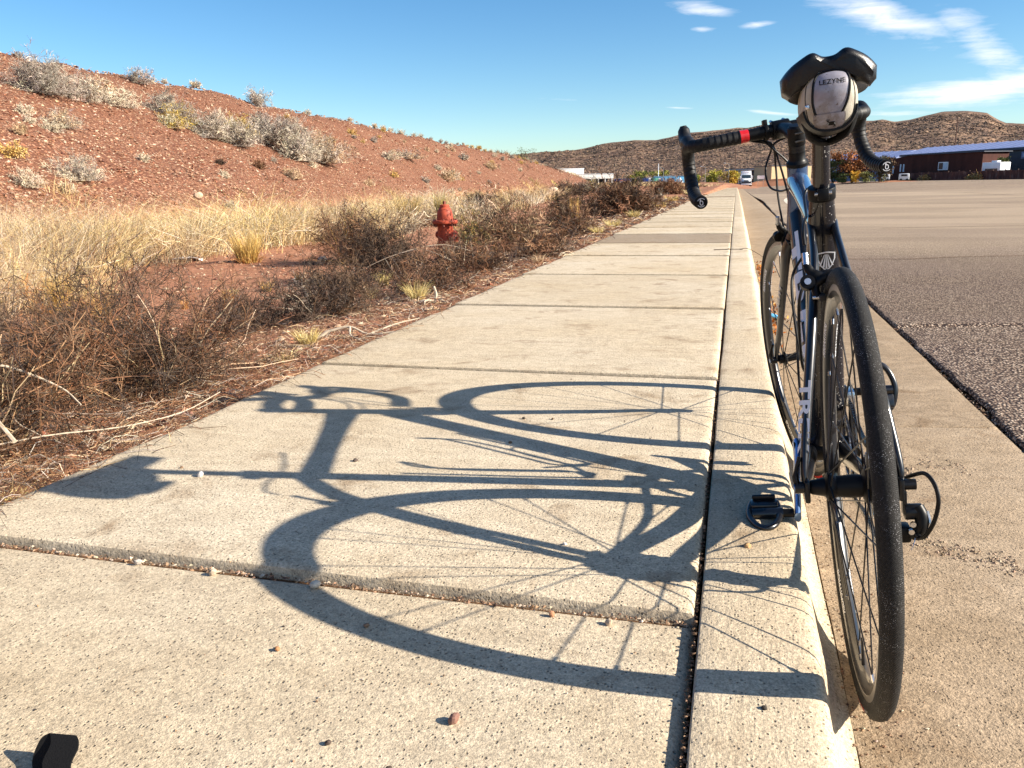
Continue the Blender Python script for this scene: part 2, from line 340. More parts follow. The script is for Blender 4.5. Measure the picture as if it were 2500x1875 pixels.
class MB:
    """collects faces of arbitrary size for one mesh"""
    def __init__(s): s.v = []; s.f = []
    def add(s, V, F, M=None):
        k = len(s.v)
        V = [Vector(p) for p in V]
        if M is not None: V = [M @ p for p in V]
        s.v += [tuple(p) for p in V]; s.f += [tuple(int(i) + k for i in f) for f in F]; return s
    def box(s, c, d, M=None, top=1.0):
        x, y, z = (q / 2 for q in d); V = []
        for k, t in ((-1, 1.0), (1, top)):
            for a, b in ((-1, -1), (1, -1), (1, 1), (-1, 1)): V.append((c[0] + a * x * t, c[1] + b * y * t, c[2] + k * z))
        return s.add(V, [(3, 2, 1, 0), (4, 5, 6, 7), (0, 1, 5, 4), (1, 2, 6, 5), (2, 3, 7, 6), (3, 0, 4, 7)], M)
    def lathe(s, prof, M=None, n=24):
        """prof: list of (radius, height) about +Z"""
        V = []; F = []
        for r, h in prof:
            for i in range(n): a = 2 * math.pi * i / n; V.append((r * math.cos(a), r * math.sin(a), h))
        for j in range(len(prof) - 1):
            for i in range(n): F.append((j * n + i, j * n + (i + 1) % n, (j + 1) * n + (i + 1) % n, (j + 1) * n + i))
        if prof[0][0] > 1e-5: F.append(tuple(reversed(range(n))))
        if prof[-1][0] > 1e-5: F.append(tuple((len(prof) - 1) * n + i for i in range(n)))
        return s.add(V, F, M)
    def cyl(s, a, b, r, r2=None, n=16):
        a, b = Vector(a), Vector(b); d = b - a; q = d.to_track_quat('Z', 'Y').to_matrix().to_4x4(); M = Matrix.Translation(a) @ q
        return s.lathe([(r, 0), (r2 if r2 is not None else r, d.length)], M, n)
    def tube(s, pts, rad, n=12, closed=False, flat=None):
        V, F = sweep(pts, rad, n, closed, flat); return s.add(V, F)
    def build(s, name, mat, parent=None, smooth=True, bevel=0.0, seg=2, angle=35, sub=0):
        me = bpy.data.meshes.new(name); me.from_pydata(s.v, [], s.f); me.validate(); me.update()
        for m in (mat if isinstance(mat, (list, tuple)) else [mat]): me.materials.append(MAT[m])
        if bevel > 0 or smooth:
            bm = bmesh.new(); bm.from_mesh(me)
            if bevel > 0:
                bmesh.ops.remove_doubles(bm, verts=bm.verts, dist=1e-6)
                ed = [e for e in bm.edges if len(e.link_faces) == 2 and e.calc_face_angle(0) > R(angle)]
                bmesh.ops.bevel(bm, geom=ed, offset=bevel, segments=seg, affect='EDGES', clamp_overlap=True, profile=0.5)
            if smooth:
                for f in bm.faces: f.smooth = True
                for e in bm.edges:
                    if len(e.link_faces) == 2 and e.calc_face_angle(0) > R(40): e.smooth = False
            bm.to_mesh(me); bm.free()
        o = bpy.data.objects.new(name, me); col.objects.link(o)
        if parent: o.parent = parent
        return o
def catmull(P, n=8, closed=False):
    P = [np.array(p, float) for p in P]; out = []
    N = len(P); rngi = range(N if closed else N - 1)
    for i in rngi:
        if closed: p0, p1, p2, p3 = P[(i - 1) % N], P[i], P[(i + 1) % N], P[(i + 2) % N]
        else: p0 = P[i - 1] if i else 2 * P[0] - P[1]; p1, p2 = P[i], P[i + 1]; p3 = P[i + 2] if i + 2 < N else 2 * P[-1] - P[-2]
        for t in np.arange(n) / n:
            out.append(0.5 * ((2 * p1) + (-p0 + p2) * t + (2 * p0 - 5 * p1 + 4 * p2 - p3) * t * t + (-p0 + 3 * p1 - 3 * p2 + p3) * t ** 3))
    if not closed: out.append(P[-1])
    return np.array(out)
def sweep(pts, rad, n=12, closed=False, flat=None):
    """round or oval tube along pts. rad: number or list; flat: (unit side vector, factor list) for oval sections"""
    P = np.array(pts, float); N = len(P); rad = np.full(N, rad) if np.isscalar(rad) else np.array(rad, float)
    T = np.roll(P, -1, 0) - np.roll(P, 1, 0) if closed else np.gradient(P, axis=0)
    T /= np.linalg.norm(T, axis=1)[:, None] + 1e-12
    ref = np.array(flat[0], float) if flat is not None else (np.array([0, 0, 1.0]) if abs(T[0][2]) < 0.9 else np.array([1.0, 0, 0]))
    V = []; a = None
    for i in range(N):
        if flat is not None: a = ref - T[i] * (ref @ T[i])
        elif a is None: a = ref - T[i] * (ref @ T[i])
        else: a = a - T[i] * (a @ T[i])
        a = a / np.linalg.norm(a); b = np.cross(T[i], a)
        fa = 1.0 if flat is None else (flat[1] if np.isscalar(flat[1]) else flat[1][i])
        for k in range(n):
            t = 2 * math.pi * k / n; V.append(P[i] + rad[i] * (fa * math.cos(t) * a + math.sin(t) * b))
    F = []
    for i in range(N if closed else N - 1):
        j = (i + 1) % N
        for k in range(n): F.append((i * n + k, i * n + (k + 1) % n, j * n + (k + 1) % n, j * n + k))
    if not closed: F.append(tuple(reversed(range(n)))); F.append(tuple((N - 1) * n + k for k in range(n)))
    return V, F
def lerp(a, b, t): return tuple(x + (y - x) * t for x, y in zip(a, b))
def text_geo(s, size=1.0, bold=0.0, shear=0.0):
    """flat letter faces in XY, origin left baseline"""
    cu = bpy.data.curves.new('t', 'FONT'); cu.body = s; cu.size = size; cu.offset = bold; cu.shear = shear; cu.resolution_u = 3
    o = bpy.data.objects.new('t', cu); col.objects.link(o)
    me = bpy.data.meshes.new_from_object(o.evaluated_get(bpy.context.evaluated_depsgraph_get()))
    bpy.data.objects.remove(o)
    bm = bmesh.new(); bm.from_mesh(me); bmesh.ops.triangulate(bm, faces=bm.faces)
    for _ in range(2): bmesh.ops.subdivide_edges(bm, edges=[e for e in bm.edges if e.calc_length() > size * 0.35], cuts=1)
    bmesh.ops.triangulate(bm, faces=bm.faces); bm.verts.index_update()
    V = np.array([v.co[:] for v in bm.verts]); F = [tuple(v.index for v in f.verts) for f in bm.faces]; bm.free(); bpy.data.meshes.remove(me)
    return V, F
def fix_normals(o):
    bm = bmesh.new(); bm.from_mesh(o.data); bmesh.ops.recalc_face_normals(bm, faces=bm.faces); bm.to_mesh(o.data); bm.free(); return o

# value noise (numpy), for terrain and scatter
def _h(ix, iy, s):
    n = (ix.astype(np.int64) * 374761393 + iy.astype(np.int64) * 668265263 + s * 974711) & 0xffffffff
    n = ((n ^ (n >> 13)) * 1274126177) & 0xffffffff; return ((n ^ (n >> 16)) & 0xffff) / 65535.0
def vnoise(x, y, s=0):
    ix, iy = np.floor(x), np.floor(y); fx, fy = x - ix, y - iy; fx = fx * fx * (3 - 2 * fx); fy = fy * fy * (3 - 2 * fy)
    a = _h(ix, iy, s); b = _h(ix + 1, iy, s); c = _h(ix, iy + 1, s); d = _h(ix + 1, iy + 1, s)
    return (a * (1 - fx) + b * fx) * (1 - fy) + (c * (1 - fx) + d * fx) * fy
def fbm(x, y, o=4, s=0, g=0.5):
    t = 0; A = 1; m = 0
    for i in range(o): t = t + A * vnoise(x * 2 ** i, y * 2 ** i, s + i); m += A; A *= g
    return t / m - 0.5
# ------------------------------------------------------------------ terrain
def sm(t): t = np.clip(t, 0, 1); return t * t * (3 - 2 * t)
CR_E = [-60, 30, 35, 42, 46, 54, 68, 109, 150, 176]
CR_S = [22.8, 22.8, 22.7, 21.4, 19.7, 18.8, 16.7, 13.4, 6.0, 3.0]
CR_H = [6.05, 6.05, 6.12, 6.14, 5.62, 5.54, 4.95, 4.66, 2.0, 0.0]
RA = np.radians([-180, -120, -70, -40, -22, -13.87, -12.11, -10.09, -8.88, -6.73, -5.35, -3.27, -1.2, -.15, .5, 1.16, 3.66, 6.1, 8.01, 8.59, 9.29, 10.12, 11.21, 11.86, 13.04, 14.16, 14.76, 15.15, 16.07, 24, 45, 90, 140, 180])
RE = np.array([1.8, 2.0, 2.4, 2.0, 1.8, 2.04, 2.16, 2.3, 2.61, 2.79, 2.7, 3.15, 3.23, 3.31, 3.30, 3.35, 3.44, 3.38, 3.36, 3.41, 3.25, 3.33, 3.56, 3.71, 3.66, 3.48, 3.06, 2.86, 2.78, 3.0, 2.4, 2.0, 1.8, 1.8])
def road_z(X, Y):
    return -0.125 - np.clip(Y - 30, 0, 170) * (0.0052 - 0.0048 * sm((X - 4) / 20))
def gz(X, Y):
    X = np.asarray(X, float); Y = np.asarray(Y, float)
    e = -.1426 * X + .9898 * Y; s = -.9898 * X - .1426 * Y; r = np.hypot(X, Y)
    zl = -.03 - .22 * sm((-1.5 - X) / 2.4) + .45 * sm((r - 60) / 170) - 1.3 * sm((r - 262) / 15)
    sf = np.interp(e, [-60, 60, 150, 176], [10, 10, 3, 1]); scr = np.interp(e, CR_E, CR_S); H = np.interp(e, CR_E, CR_H)
    H = H * np.where(e < -60, 0, 1) * sm((e + 60) / 40)
    q = np.clip((s - sf) / np.maximum(scr - sf, .5), 0, 1.0)
    zl = zl + H * (q * .82 + .18 * np.sin(q * np.pi / 2)) * np.clip(q * 8, 0, 1)
    zl = zl + (fbm(X * .35, Y * .35, 4, 3) * .5) * sm((s - 9) / 3) * (H > .5) + fbm(X * 1.3, Y * 1.3, 3, 5) * .10 * sm((-1.9 - X) / 2)
    zr = np.where(Y > -300, road_z(X, Y), 0) - .17 + .10 * sm((r - 60) / 60)
    z = np.where(X < -1.47, zl, zr)
    back = sm((r - 100) / 60); mix_ = sm((X + 6) / 12)
    z = np.where(r > 100, zl * (1 - mix_) * back + zr * mix_ * back + z * (1 - back), z)
    # distant desert hills all round
    a = np.arctan2(X, Y); E = np.tan(np.radians(np.interp(a, RA, RE))); rc = 820 + 90 * np.sin(a * 3 + 1)
    Hc = E * rc + .64 + .6
    t = (r - 330) / (rc - 330)
    up = np.clip(t, 0, 1) ** 0.92
    rough = fbm(X * .012, Y * .012, 5, 11) * 14 * np.sin(np.pi * np.clip(t, 0, 1)) + fbm(X * .06, Y * .06, 4, 17) * 5.0 * np.clip(t * 2, 0, 1) * (1 - .72 * sm((t - .7) / .3))
    hill = Hc * up + rough * np.clip(t * 3, 0, 1)
    hill = np.where(t > 1, Hc * (1 - .55 * sm((t - 1) / 1.4)) + rough, hill)
    return np.where(r > 330, z + np.maximum(hill, 0) * 1.0, z)
azs = np.radians(np.concatenate([np.arange(-180, -62, 1.5), np.arange(-62, 24, .17), np.arange(24, 180, 1.5)]))
rs = [0.4]
while rs[-1] < 2600: rs.append(rs[-1] * (1.034 if rs[-1] < 330 else 1.012))
rs = np.array(rs); Aa, Rr = np.meshgrid(azs, rs); X = np.sin(Aa) * Rr; Y = np.cos(Aa) * Rr
Z = gz(X, Y); na = len(azs)
i = np.arange(len(rs) - 1)[:, None] * na + np.arange(na)[None]; nx = (np.arange(na) + 1) % na
j = np.arange(len(rs) - 1)[:, None] * na + nx[None]
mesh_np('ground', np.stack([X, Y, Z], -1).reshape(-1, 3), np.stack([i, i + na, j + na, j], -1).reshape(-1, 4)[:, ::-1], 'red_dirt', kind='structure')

# ------------------------------------------------------------------ pavement
S = 1.5585; Y0 = 1.142; XJ = -0.032; XL = -1.492
bed = MB().box((-.762, 16.5, -.162), (1.43, 39, .276)).build('sidewalk', 'joint_dirt', smooth=False); bed['kind'] = 'structure'
def slab_geo(y0, y1, top, seed, x0=XL, x1=XJ - .003, n=(10, 10), tilt=.009):
    """slab with rounded shoulders and slightly uneven edges"""
    r_ = random.Random(seed); xs = [x0, x0 + .004, x0 + .012] + [x0 + .03 + (x1 - x0 - .06) * q / n[0] for q in range(n[0] + 1)] + [x1 - .012, x1 - .004, x1]
    ys = [y0, y0 + .003, y0 + .010] + [y0 + .025 + (y1 - y0 - .05) * q / n[1] for q in range(n[1] + 1)] + [y1 - .010, y1 - .003, y1]
    def drop(d): return .011 if d < .001 else (.004 if d < .006 else (.0006 if d < .014 else 0))
    tx, ty = r_.uniform(-.001, .001), r_.uniform(-.001, .001); V = []; ph = r_.uniform(0, 9)
    for b, y in enumerate(ys):
        for a, x in enumerate(xs):
            dxy = max(drop(min(abs(x - x0), abs(x - x1))), drop(min(abs(y - y0), abs(y - y1))))
            wob = .004 * math.sin(x * 3.1 + ph) if b < 3 or b > len(ys) - 4 else 0
            wx = (.006 * math.sin(y * 4.3 + ph) + .004 * math.sin(y * 11 + ph)) if a < 3 else 0
            V.append((x + wx, y + wob * .5, top - dxy + tx * (x - x0) + tilt * (1 - (y - y0) / (y1 - y0)) - tilt * .3))
    nx_, ny_ = len(xs), len(ys); F = [(b * nx_ + a, b * nx_ + a + 1, (b + 1) * nx_ + a + 1, (b + 1) * nx_ + a) for b in range(ny_ - 1) for a in range(nx_ - 1)]
    ring = [a for a in range(nx_)] + [b * nx_ + nx_ - 1 for b in range(1, ny_)] + [(ny_ - 1) * nx_ + a for a in range(nx_ - 2, -1, -1)] + [b * nx_ for b in range(ny_ - 2, 0, -1)]
    k = len(V); V += [(V[q][0], V[q][1], top - .12) for q in ring]; m = len(ring)
    F += [(ring[q], k + q, k + (q + 1) % m, ring[(q + 1) % m]) for q in range(m)]
    return V, F
for k in range(-2, 14):
    top = -.0135 if k == -1 else (-.018 if k == -2 else {0: 0, 1: .001, 2: .001, 3: .000, 4: .001, 5: .0}.get(k, .0))
    V, F = slab_geo(Y0 + k * S + .006, Y0 + (k + 1) * S - .006, top, k + 50, tilt=.002 if k <= 0 else .0095)
    o = MB().add(V, F).build('slab', 'damp_concrete' if k == 5 else 'sidewalk_concrete', bed, smooth=True)
    if k == 5: o['label'] = 'darker, damp looking slab'
mb = MB()
for k in range(14, 118):
    V, F = slab_geo(Y0 + k * S + .007, Y0 + (k + 1) * S - .007, random.uniform(-.003, .001) , k, n=(2, 2))
    V = [(x, y, z - max(0, y - 30) * .0049) for x, y, z in V]; mb.add(V, F)
o = mb.build('far_slabs', 'sidewalk_concrete', bed); o['kind'] = 'stuff'
# kerb and gutter
def extr(prof, y0, y1, ny=2, wob=0.0, seed=0, gap=.003):
    V = []; n = len(prof)
    ys = [y0 + gap, y0 + gap + .004] + [y0 + .02 + (y1 - y0 - .04) * q / ny for q in range(ny + 1)] + [y1 - gap - .004, y1 - gap]
    for b, y in enumerate(ys):
        d = .003 if b in (0, len(ys) - 1) else 0
        for x, z in prof:
            sl = max(0, y - 30) * .0049
            V.append((x + wob * (vnoise(np.array(y * 5.0), np.array(x * 4.0), seed) - .5), y, z - d - sl))
    F = [(b * n + a, b * n + a + 1, (b + 1) * n + a + 1, (b + 1) * n + a) for b in range(len(ys) - 1) for a in range(n - 1)]
    F += [tuple(range(n))[::-1], tuple((len(ys) - 1) * n + a for a in range(n))]
    return V, F
KP = [(-.0275, -.20), (-.0275, -.006), (-.025, -.0015), (-.018, 0), (.0, .0005), (.05, .001), (.11, .0008), (.124, -.0004), (.132, -.003), (.1385, -.009), (.1425, -.019), (.145, -.034), (.1445, -.0355), (.1465, -.037), (.150, -.055), (.158, -.09), (.167, -.125), (.176, -.147), (.19, -.1585), (.20, -.161), (.20, -.26)]
GP = [(.203, -.26), (.203, -.1615), (.24, -.1605), (.40, -.153), (.62, -.142), (.80, -.134), (.822, -.135), (.828, -.141), (.830, -.25)]
kb = MB().box((.09, 0, -.30), (.2, 6, .1)).build('curb', 'joint_dirt', smooth=False); kb['kind'] = 'structure'
gb = MB().box((.52, 0, -.35), (.6, 6, .1)).build('gutter', 'joint_dirt', smooth=False); gb['kind'] = 'structure'
ky = [2.70 + 2 * S * q for q in range(-2, 9)]
for a, b in zip(ky[:-1], ky[1:]):
    V, F = extr(KP, a, b, 24, .003, 3); fix_normals(MB().add(V, F).build('curb_segment', 'curb_concrete', kb))
gy = [2.745 + 2 * S * q for q in range(-2, 9)]
for a, b in zip(gy[:-1], gy[1:]):
    V, F = extr(GP, a, b, 24, .004, 5); fix_normals(MB().add(V, F).build('gutter_panel', 'gutter_concrete', gb))
mk, mg = MB(), MB()
for q in range(9, 57):
    a = 2.70 + 2 * S * (q - 1); V, F = extr(KP, a, a + 2 * S, 2); mk.add(V, F); V, F = extr(GP, a + .045, a + .045 + 2 * S, 2); mg.add(V, F)
o = fix_normals(mk.build('far_curb_segments', 'curb_concrete', kb)); o['kind'] = 'stuff'
o = fix_normals(mg.build('far_gutter_panels', 'gutter_concrete', gb)); o['kind'] = 'stuff'

# asphalt in two pours with a crack between them
def crack_y(x): return 4.52 + .30 * (x - .85) + .05 * math.sin(x * 2.1) + .03 * (float(vnoise(np.array(x * 3.0), np.array(0.5), 2)) - .5)
road = MB().box((20, 5, -.24), (38.3, 50, .16)).build('road', 'joint_dirt', smooth=False); road['kind'] = 'structure'
for v in road.data.vertices: v.co.x = .84 if v.co.x < 5 else 40; v.co.z = min(v.co.z, -.158)
def pan(near):
    cols = [0, .004, .010, .018, .03, .12, .3, .6, 1.2, 2.2, 4, 8, 14, 24, 45, 95]
    if near: ts = np.linspace(0, 1, 330); 
    else: ts = np.concatenate([np.linspace(0, .09, 320, endpoint=False), np.linspace(.09, 1, 60)])
    V = []
    for t in ts:
        for c, x in enumerate(cols):
            X0 = .85 + x; cy = crack_y(min(X0, 12)) + (X0 - 12) * .3 * (X0 > 12)
            if near: y = -6 + (cy - .016 + 6) * t
            else: y = cy + .012 + (188 - cy) * t
            ed = .842 + .018 * (float(vnoise(np.array(y * 14.0), np.array(1.0), 9)) - .5) + .02 * (float(vnoise(np.array(y * 3.0), np.array(1.0), 8)) - .5) + (.03 * math.exp(-((y - 33) / 9) ** 2) * 4)
            z = float(road_z(np.array(X0), np.array(y)))
            z -= (.014, .004, .001, 0, 0)[c] if c < 5 else 0
            if (near and t == ts[-1]) or (not near and t == ts[0]): z -= .02
            V.append((ed + x, y, z))
    n = len(cols); F = [(b * n + a, b * n + a + 1, (b + 1) * n + a + 1, (b + 1) * n + a) for b in range(len(ts) - 1) for a in range(n - 1)]
    return V, F
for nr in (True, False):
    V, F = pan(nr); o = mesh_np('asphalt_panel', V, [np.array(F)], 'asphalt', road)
def strip(name, pts, wd, mat, lift, parent=None, kind='structure'):
    V = []; F = []
    for k, (x, y) in enumerate(pts):
        d = np.array(pts[min(k + 1, len(pts) - 1)]) - np.array(pts[max(k - 1, 0)]); d = d / np.linalg.norm(d); nn = np.array([-d[1], d[0]]) * wd / 2
        for sg in (-1, 1):
            q = np.array([x, y]) + sg * nn; V.append((q[0], q[1], float(road_z(np.array(q[0]), np.array(q[1]))) + lift))
        if k: F.append((2 * k - 2, 2 * k - 1, 2 * k + 1, 2 * k))
    o = mesh_np(name, V, [np.array(F)], mat, parent); 
    if kind: o['kind'] = kind
    return o
strip('painted_line', [(x, 92 - .25 * (x - 24) + .003 * (x - 24) ** 2) for x in np.linspace(16, 62, 30)], .30, 'road_paint', .006)
strip('painted_line', [(1.6 + .0042 * (y - 26) ** 2, y) for y in np.linspace(26, 62, 24)], .13, 'road_paint', .006)

def crackline(x0, y0, x1, y1, wd, seed):
    r_ = random.Random(seed); n = 60; pts = [(x0 + (x1 - x0) * k / n + .05 * (float(vnoise(np.array(k * .7), np.array(seed * 1.0), 3)) - .5) * 2, y0 + (y1 - y0) * k / n + .16 * (float(vnoise(np.array(k * .33), np.array(seed * 3.0), 5)) - .5) * 2) for k in range(n + 1)]
    o = strip('road_crack', pts, wd, 'joint_dirt', .005, road, None); return o
crackline(1.0, 8.4, 12.5, 10.9, .022, 1); crackline(2.2, 13.6, 26, 19.2, .035, 2); crackline(4.1, 9.3, 4.6, 15.2, .025, 3); crackline(1.2, 24, 38, 33, .06, 4); crackline(9, 20, 10.5, 44, .05, 5)
# ------------------------------------------------------------------ plants
def strands(P, Rad, sides=2):
    """P (N,K,3) centre lines, Rad (N,K). sides 2 = blade, 3 = twig. returns V, F"""
    N, K, _ = P.shape; T = np.gradient(P, axis=1); T /= np.linalg.norm(T, axis=2, keepdims=True) + 1e-9
    ref = rng.normal(size=(N, 1, 3)); a = np.cross(T, ref); a /= np.linalg.norm(a, axis=2, keepdims=True) + 1e-9; b = np.cross(T, a)
    V = []
    for k in range(sides):
        t = 2 * math.pi * k / sides; V.append(P + Rad[..., None] * (math.cos(t) * a + math.sin(t) * b))
    V = np.stack(V, 2).reshape(-1, 3)
    base = (np.arange(N)[:, None] * K + np.arange(K - 1)[None]) * sides; base = base.reshape(-1)
    F = []
    for k in range(1 if sides == 2 else sides):
        k2 = (k + 1) % sides; F.append(np.stack([base + k, base + k2, base + sides + k2, base + sides + k], 1))
    return V, np.concatenate(F)
class Veg:
    def __init__(s): s.V = []; s.F = []; s.T = []; s.n = 0
    def add(s, P, Rad, tint, sides=2):
        V, F = strands(P, Rad, sides); s.V.append(V); s.F.append(F + s.n); s.n += len(V)
        s.T.append(np.repeat(tint, P.shape[1] * sides, axis=0))
    def faces(s, V, F, T): s.V.append(V); s.F.append(F + s.n); s.n += len(V); s.T.append(T)
    def build(s, name, mat='dry_plant', parent=None, kind=None):
        return mesh_np(name, np.concatenate(s.V), [np.concatenate(s.F)], mat, parent, smooth=False, tint=np.concatenate(s.T), kind=kind)
def tints(N, cols, jit=.18):
    c = np.array(cols)[rng.integers(0, len(cols), N)]; m = rng.random((N, 1)); c = c * (1 - jit + 2 * jit * m); return c * (1 + rng.normal(size=(N, 3)) * .03)
STRAW = [(.56, .45, .27), (.50, .38, .21), (.60, .50, .33), (.46, .33, .17)]
GOLD = [(.50, .33, .10), (.42, .25, .07), (.56, .41, .16)]
YGOLD = [(.58, .47, .20), (.50, .38, .13), (.62, .53, .28)]
ORNG = [(.42, .20, .07), (.36, .16, .05), (.50, .30, .12)]
PALE = [(.60, .53, .40), (.54, .46, .34), (.48, .40, .30)]
GREY = [(.30, .26, .22), (.38, .33, .27), (.24, .20, .175), (.44, .38, .30)]
DARK = [(.060, .042, .032), (.10, .065, .045), (.045, .032, .027), (.14, .085, .05)]
RUST = [(.20, .085, .035), (.27, .12, .05), (.14, .06, .028), (.34, .17, .08)]
OLIV = [(.20, .17, .06), (.28, .22, .08), (.15, .13, .05)]
GREEN = [(.09, .12, .035), (.06, .085, .03), (.14, .15, .05)]
YELL = [(.46, .34, .08), (.38, .28, .08)]
TANB = [(.50, .36, .22), (.42, .29, .17), (.56, .43, .29)]
def blades(N, cx, cy, rad, h, cols, wd=.0016, spread=.55, curl=.5, K=4, z=None, lean=(0, 0)):
    a = rng.uniform(0, 2 * np.pi, N); q = np.sqrt(rng.random(N)) * rad; bx = cx + np.cos(a) * q; by = cy + np.sin(a) * q
    bz = gz(bx, by) if z is None else np.full(N, z)
    hh = h * rng.uniform(.45, 1.0, N); out = spread * (.25 + .75 * rng.random(N)); a2 = a + rng.normal(size=N) * .7
    t = np.linspace(0, 1, K)[None]
    ox = (np.cos(a2) * out)[:, None] * hh[:, None] * (t * .55 + curl * t * t) + lean[0] * h * t * t
    oy = (np.sin(a2) * out)[:, None] * hh[:, None] * (t * .55 + curl * t * t) + lean[1] * h * t * t
    zz_ = hh[:, None] * (t - .22 * curl * out[:, None] * t * t * 2)
    P = np.stack([bx[:, None] + ox, by[:, None] + oy, bz[:, None] + zz_ - .01], -1)
    P[:, 1:] += rng.normal(size=P[:, 1:].shape) * h * .018
    Rd = wd * (1.05 - t) * rng.uniform(.7, 1.3, (N, 1)); return P, Rd, tints(N, cols)
def tuft(label, x, y, h, wdt, cols, n=240, cat='grass tuft', name='grass_tuft', group=None, wd=None, spread=.55, curl=.5, base=None):
    v = Veg(); d = math.hypot(x, y); wd = wd or max(.0013, d * .00028)
    P, Rd, T = blades(n, 0, 0, wdt * .17, h, cols, wd, spread * max(.6, min(1.6, wdt / max(h, .01) * .9)), curl, z=0); v.add(P, Rd, T)
    P, Rd, T = blades(n // 4, 0, 0, wdt * .25, h * .35, base or ORNG, wd, 1.2, .9, z=0); v.add(P, Rd, T)
    o = v.build(name); o.location = (x, y, float(gz(x, y))); tag(o, label, cat, group); return o
def grow(start, direc, length, K, wander, droop=0.0):
    N = len(start); P = np.zeros((N, K, 3)); P[:, 0] = start; d = direc / (np.linalg.norm(direc, axis=1, keepdims=True) + 1e-9); st = (length / (K - 1))[:, None]
    for k in range(1, K):
        d = d + rng.normal(size=(N, 3)) * wander; d[:, 2] -= droop; d /= np.linalg.norm(d, axis=1, keepdims=True) + 1e-9; P[:, k] = P[:, k - 1] + d * st
        P[:, k, 2] = np.maximum(P[:, k, 2], .004)
    return P
def pick(P, n, lo=.25):
    """n random points per path with tangent"""
    N, K, _ = P.shape; i = np.repeat(np.arange(N), n); t = (lo + (1 - lo) * rng.random(N * n)) * (K - 1); k = np.minimum(t.astype(int), K - 2); f = (t - k)[:, None]
    return P[i, k] * (1 - f) + P[i, k + 1] * f, P[i, k + 1] - P[i, k]
def shrub_geo(h, rad, cols, fine, n0=26, n1=9, n2=9, thick=.0035, tw=.0011, leaf=0.0, leafcols=None, lean=(0, 0), flat=.6, tangle=.28):
    v = Veg(); a = rng.uniform(0, 2 * np.pi, n0); el_ = rng.uniform(.15, 1.45, n0)
    st = np.stack([np.cos(a) * rad * .22 * rng.random(n0), np.sin(a) * rad * .22 * rng.random(n0), np.zeros(n0)], 1)
    d = np.stack([np.cos(a) * np.cos(el_) * rad + lean[0] * rad, np.sin(a) * np.cos(el_) * rad + lean[1] * rad, np.sin(el_) * h * 1.05 + .02], 1)
    L = np.linalg.norm(d, axis=1) * rng.uniform(.75, 1.1, n0)
    P0 = grow(st, d, L, 8, tangle * .55, .01); v.add(P0, np.linspace(1, .4, 8)[None] * thick * rng.uniform(.6, 1.2, (n0, 1)), tints(n0, cols), 3)
    s1, t1 = pick(P0, n1, .15); t1 = t1 / (np.linalg.norm(t1, axis=1, keepdims=True) + 1e-9); d1 = t1 * .8 + rng.normal(size=s1.shape) * .8; d1[:, 2] += .12
    L1 = (h + rad) * .26 * rng.uniform(.4, 1.2, len(s1)); P1 = grow(s1, d1, L1, 5, tangle, 0); v.add(P1, np.linspace(1, .5, 5)[None] * thick * .42 * rng.uniform(.6, 1.2, (len(s1), 1)), tints(len(s1), fine), 3)
    s2, t2 = pick(P1, n2, .1); t2 = t2 / (np.linalg.norm(t2, axis=1, keepdims=True) + 1e-9); d2 = t2 * .7 + rng.normal(size=s2.shape) * .75
    L2 = (h + rad) * .085 * rng.uniform(.35, 1.3, len(s2)); P2 = grow(s2, d2, L2, 3, tangle, 0); v.add(P2, np.array([[1, .8, .5]]) * tw * rng.uniform(.7, 1.3, (len(s2), 1)), np.repeat(tints(n0, fine, .35), n1 * n2, axis=0) * rng.uniform(.6, 1.3, (len(s2), 1)), 2)
    if leaf:
        s3, _ = pick(P2, 2, .0); n = len(s3); a_ = rng.normal(size=(n, 3)); a_ /= np.linalg.norm(a_, axis=1, keepdims=True); b_ = np.cross(a_, rng.normal(size=(n, 3))); b_ /= np.linalg.norm(b_, axis=1, keepdims=True)
        a_ *= leaf * rng.uniform(.6, 1.4, (n, 1)); b_ *= leaf * .45; V = np.stack([s3 - a_, s3 + b_, s3 + a_, s3 - b_], 1).reshape(-1, 3); F = np.arange(n * 4).reshape(-1, 4)
        v.faces(V, F, np.repeat(tints(n, leafcols or fine), 4, axis=0))
    return v
def shrub(label, x, y, h, wdt, cols, fine, z=None, cat='shrub', name='dry_shrub', group=None, **k):
    v = shrub_geo(h, wdt / 2, cols, fine, **k); o = v.build(name); o.location = (x, y, float(gz(x, y)) - .01 if z is None else z); tag(o, label, cat, group); return o
RUST = [(.15, .070, .034), (.21, .105, .055), (.10, .050, .028), (.27, .15, .082)]
# ---- near brush along the left edge of the pavement
GN = 'dry brush along the left edge of the pavement'
shrub('big tangle of brown brush spilling over the pavement edge, nearest the camera', -2.05, 1.62, .40, 1.05, TANB + TANB + PALE + RUST, RUST + DARK + DARK, group=GN, n0=66, n1=12, n2=16, thick=.0040, tw=.0009, leaf=.0026, leafcols=RUST + DARK + DARK + DARK, tangle=.34)
shrub('rust brown brush heap at the pavement edge just beyond the nearest tangle', -1.98, 2.42, .33, .95, RUST + TANB + TANB, RUST + DARK, group=GN, n0=46, n1=11, n2=12, thick=.0033, tw=.0009, leaf=.0026, leafcols=RUST + DARK, tangle=.32)
shrub('tall dark thorny shrub rising above the brown tangle at the left', -2.35, 2.55, .47, .72, DARK, DARK, group=GN, n0=44, n1=12, n2=14, thick=.003, tw=.0010, leaf=.003, leafcols=DARK + [(.12, .085, .03)], tangle=.26)
shrub('low mat of rusty twigs flattened on the bottom left pavement edge', -1.78, 1.16, .13, .80, TANB + PALE, RUST + TANB, group=GN, n0=60, n1=10, n2=10, thick=.0032, tw=.0009, leaf=.002, leafcols=RUST, tangle=.36)
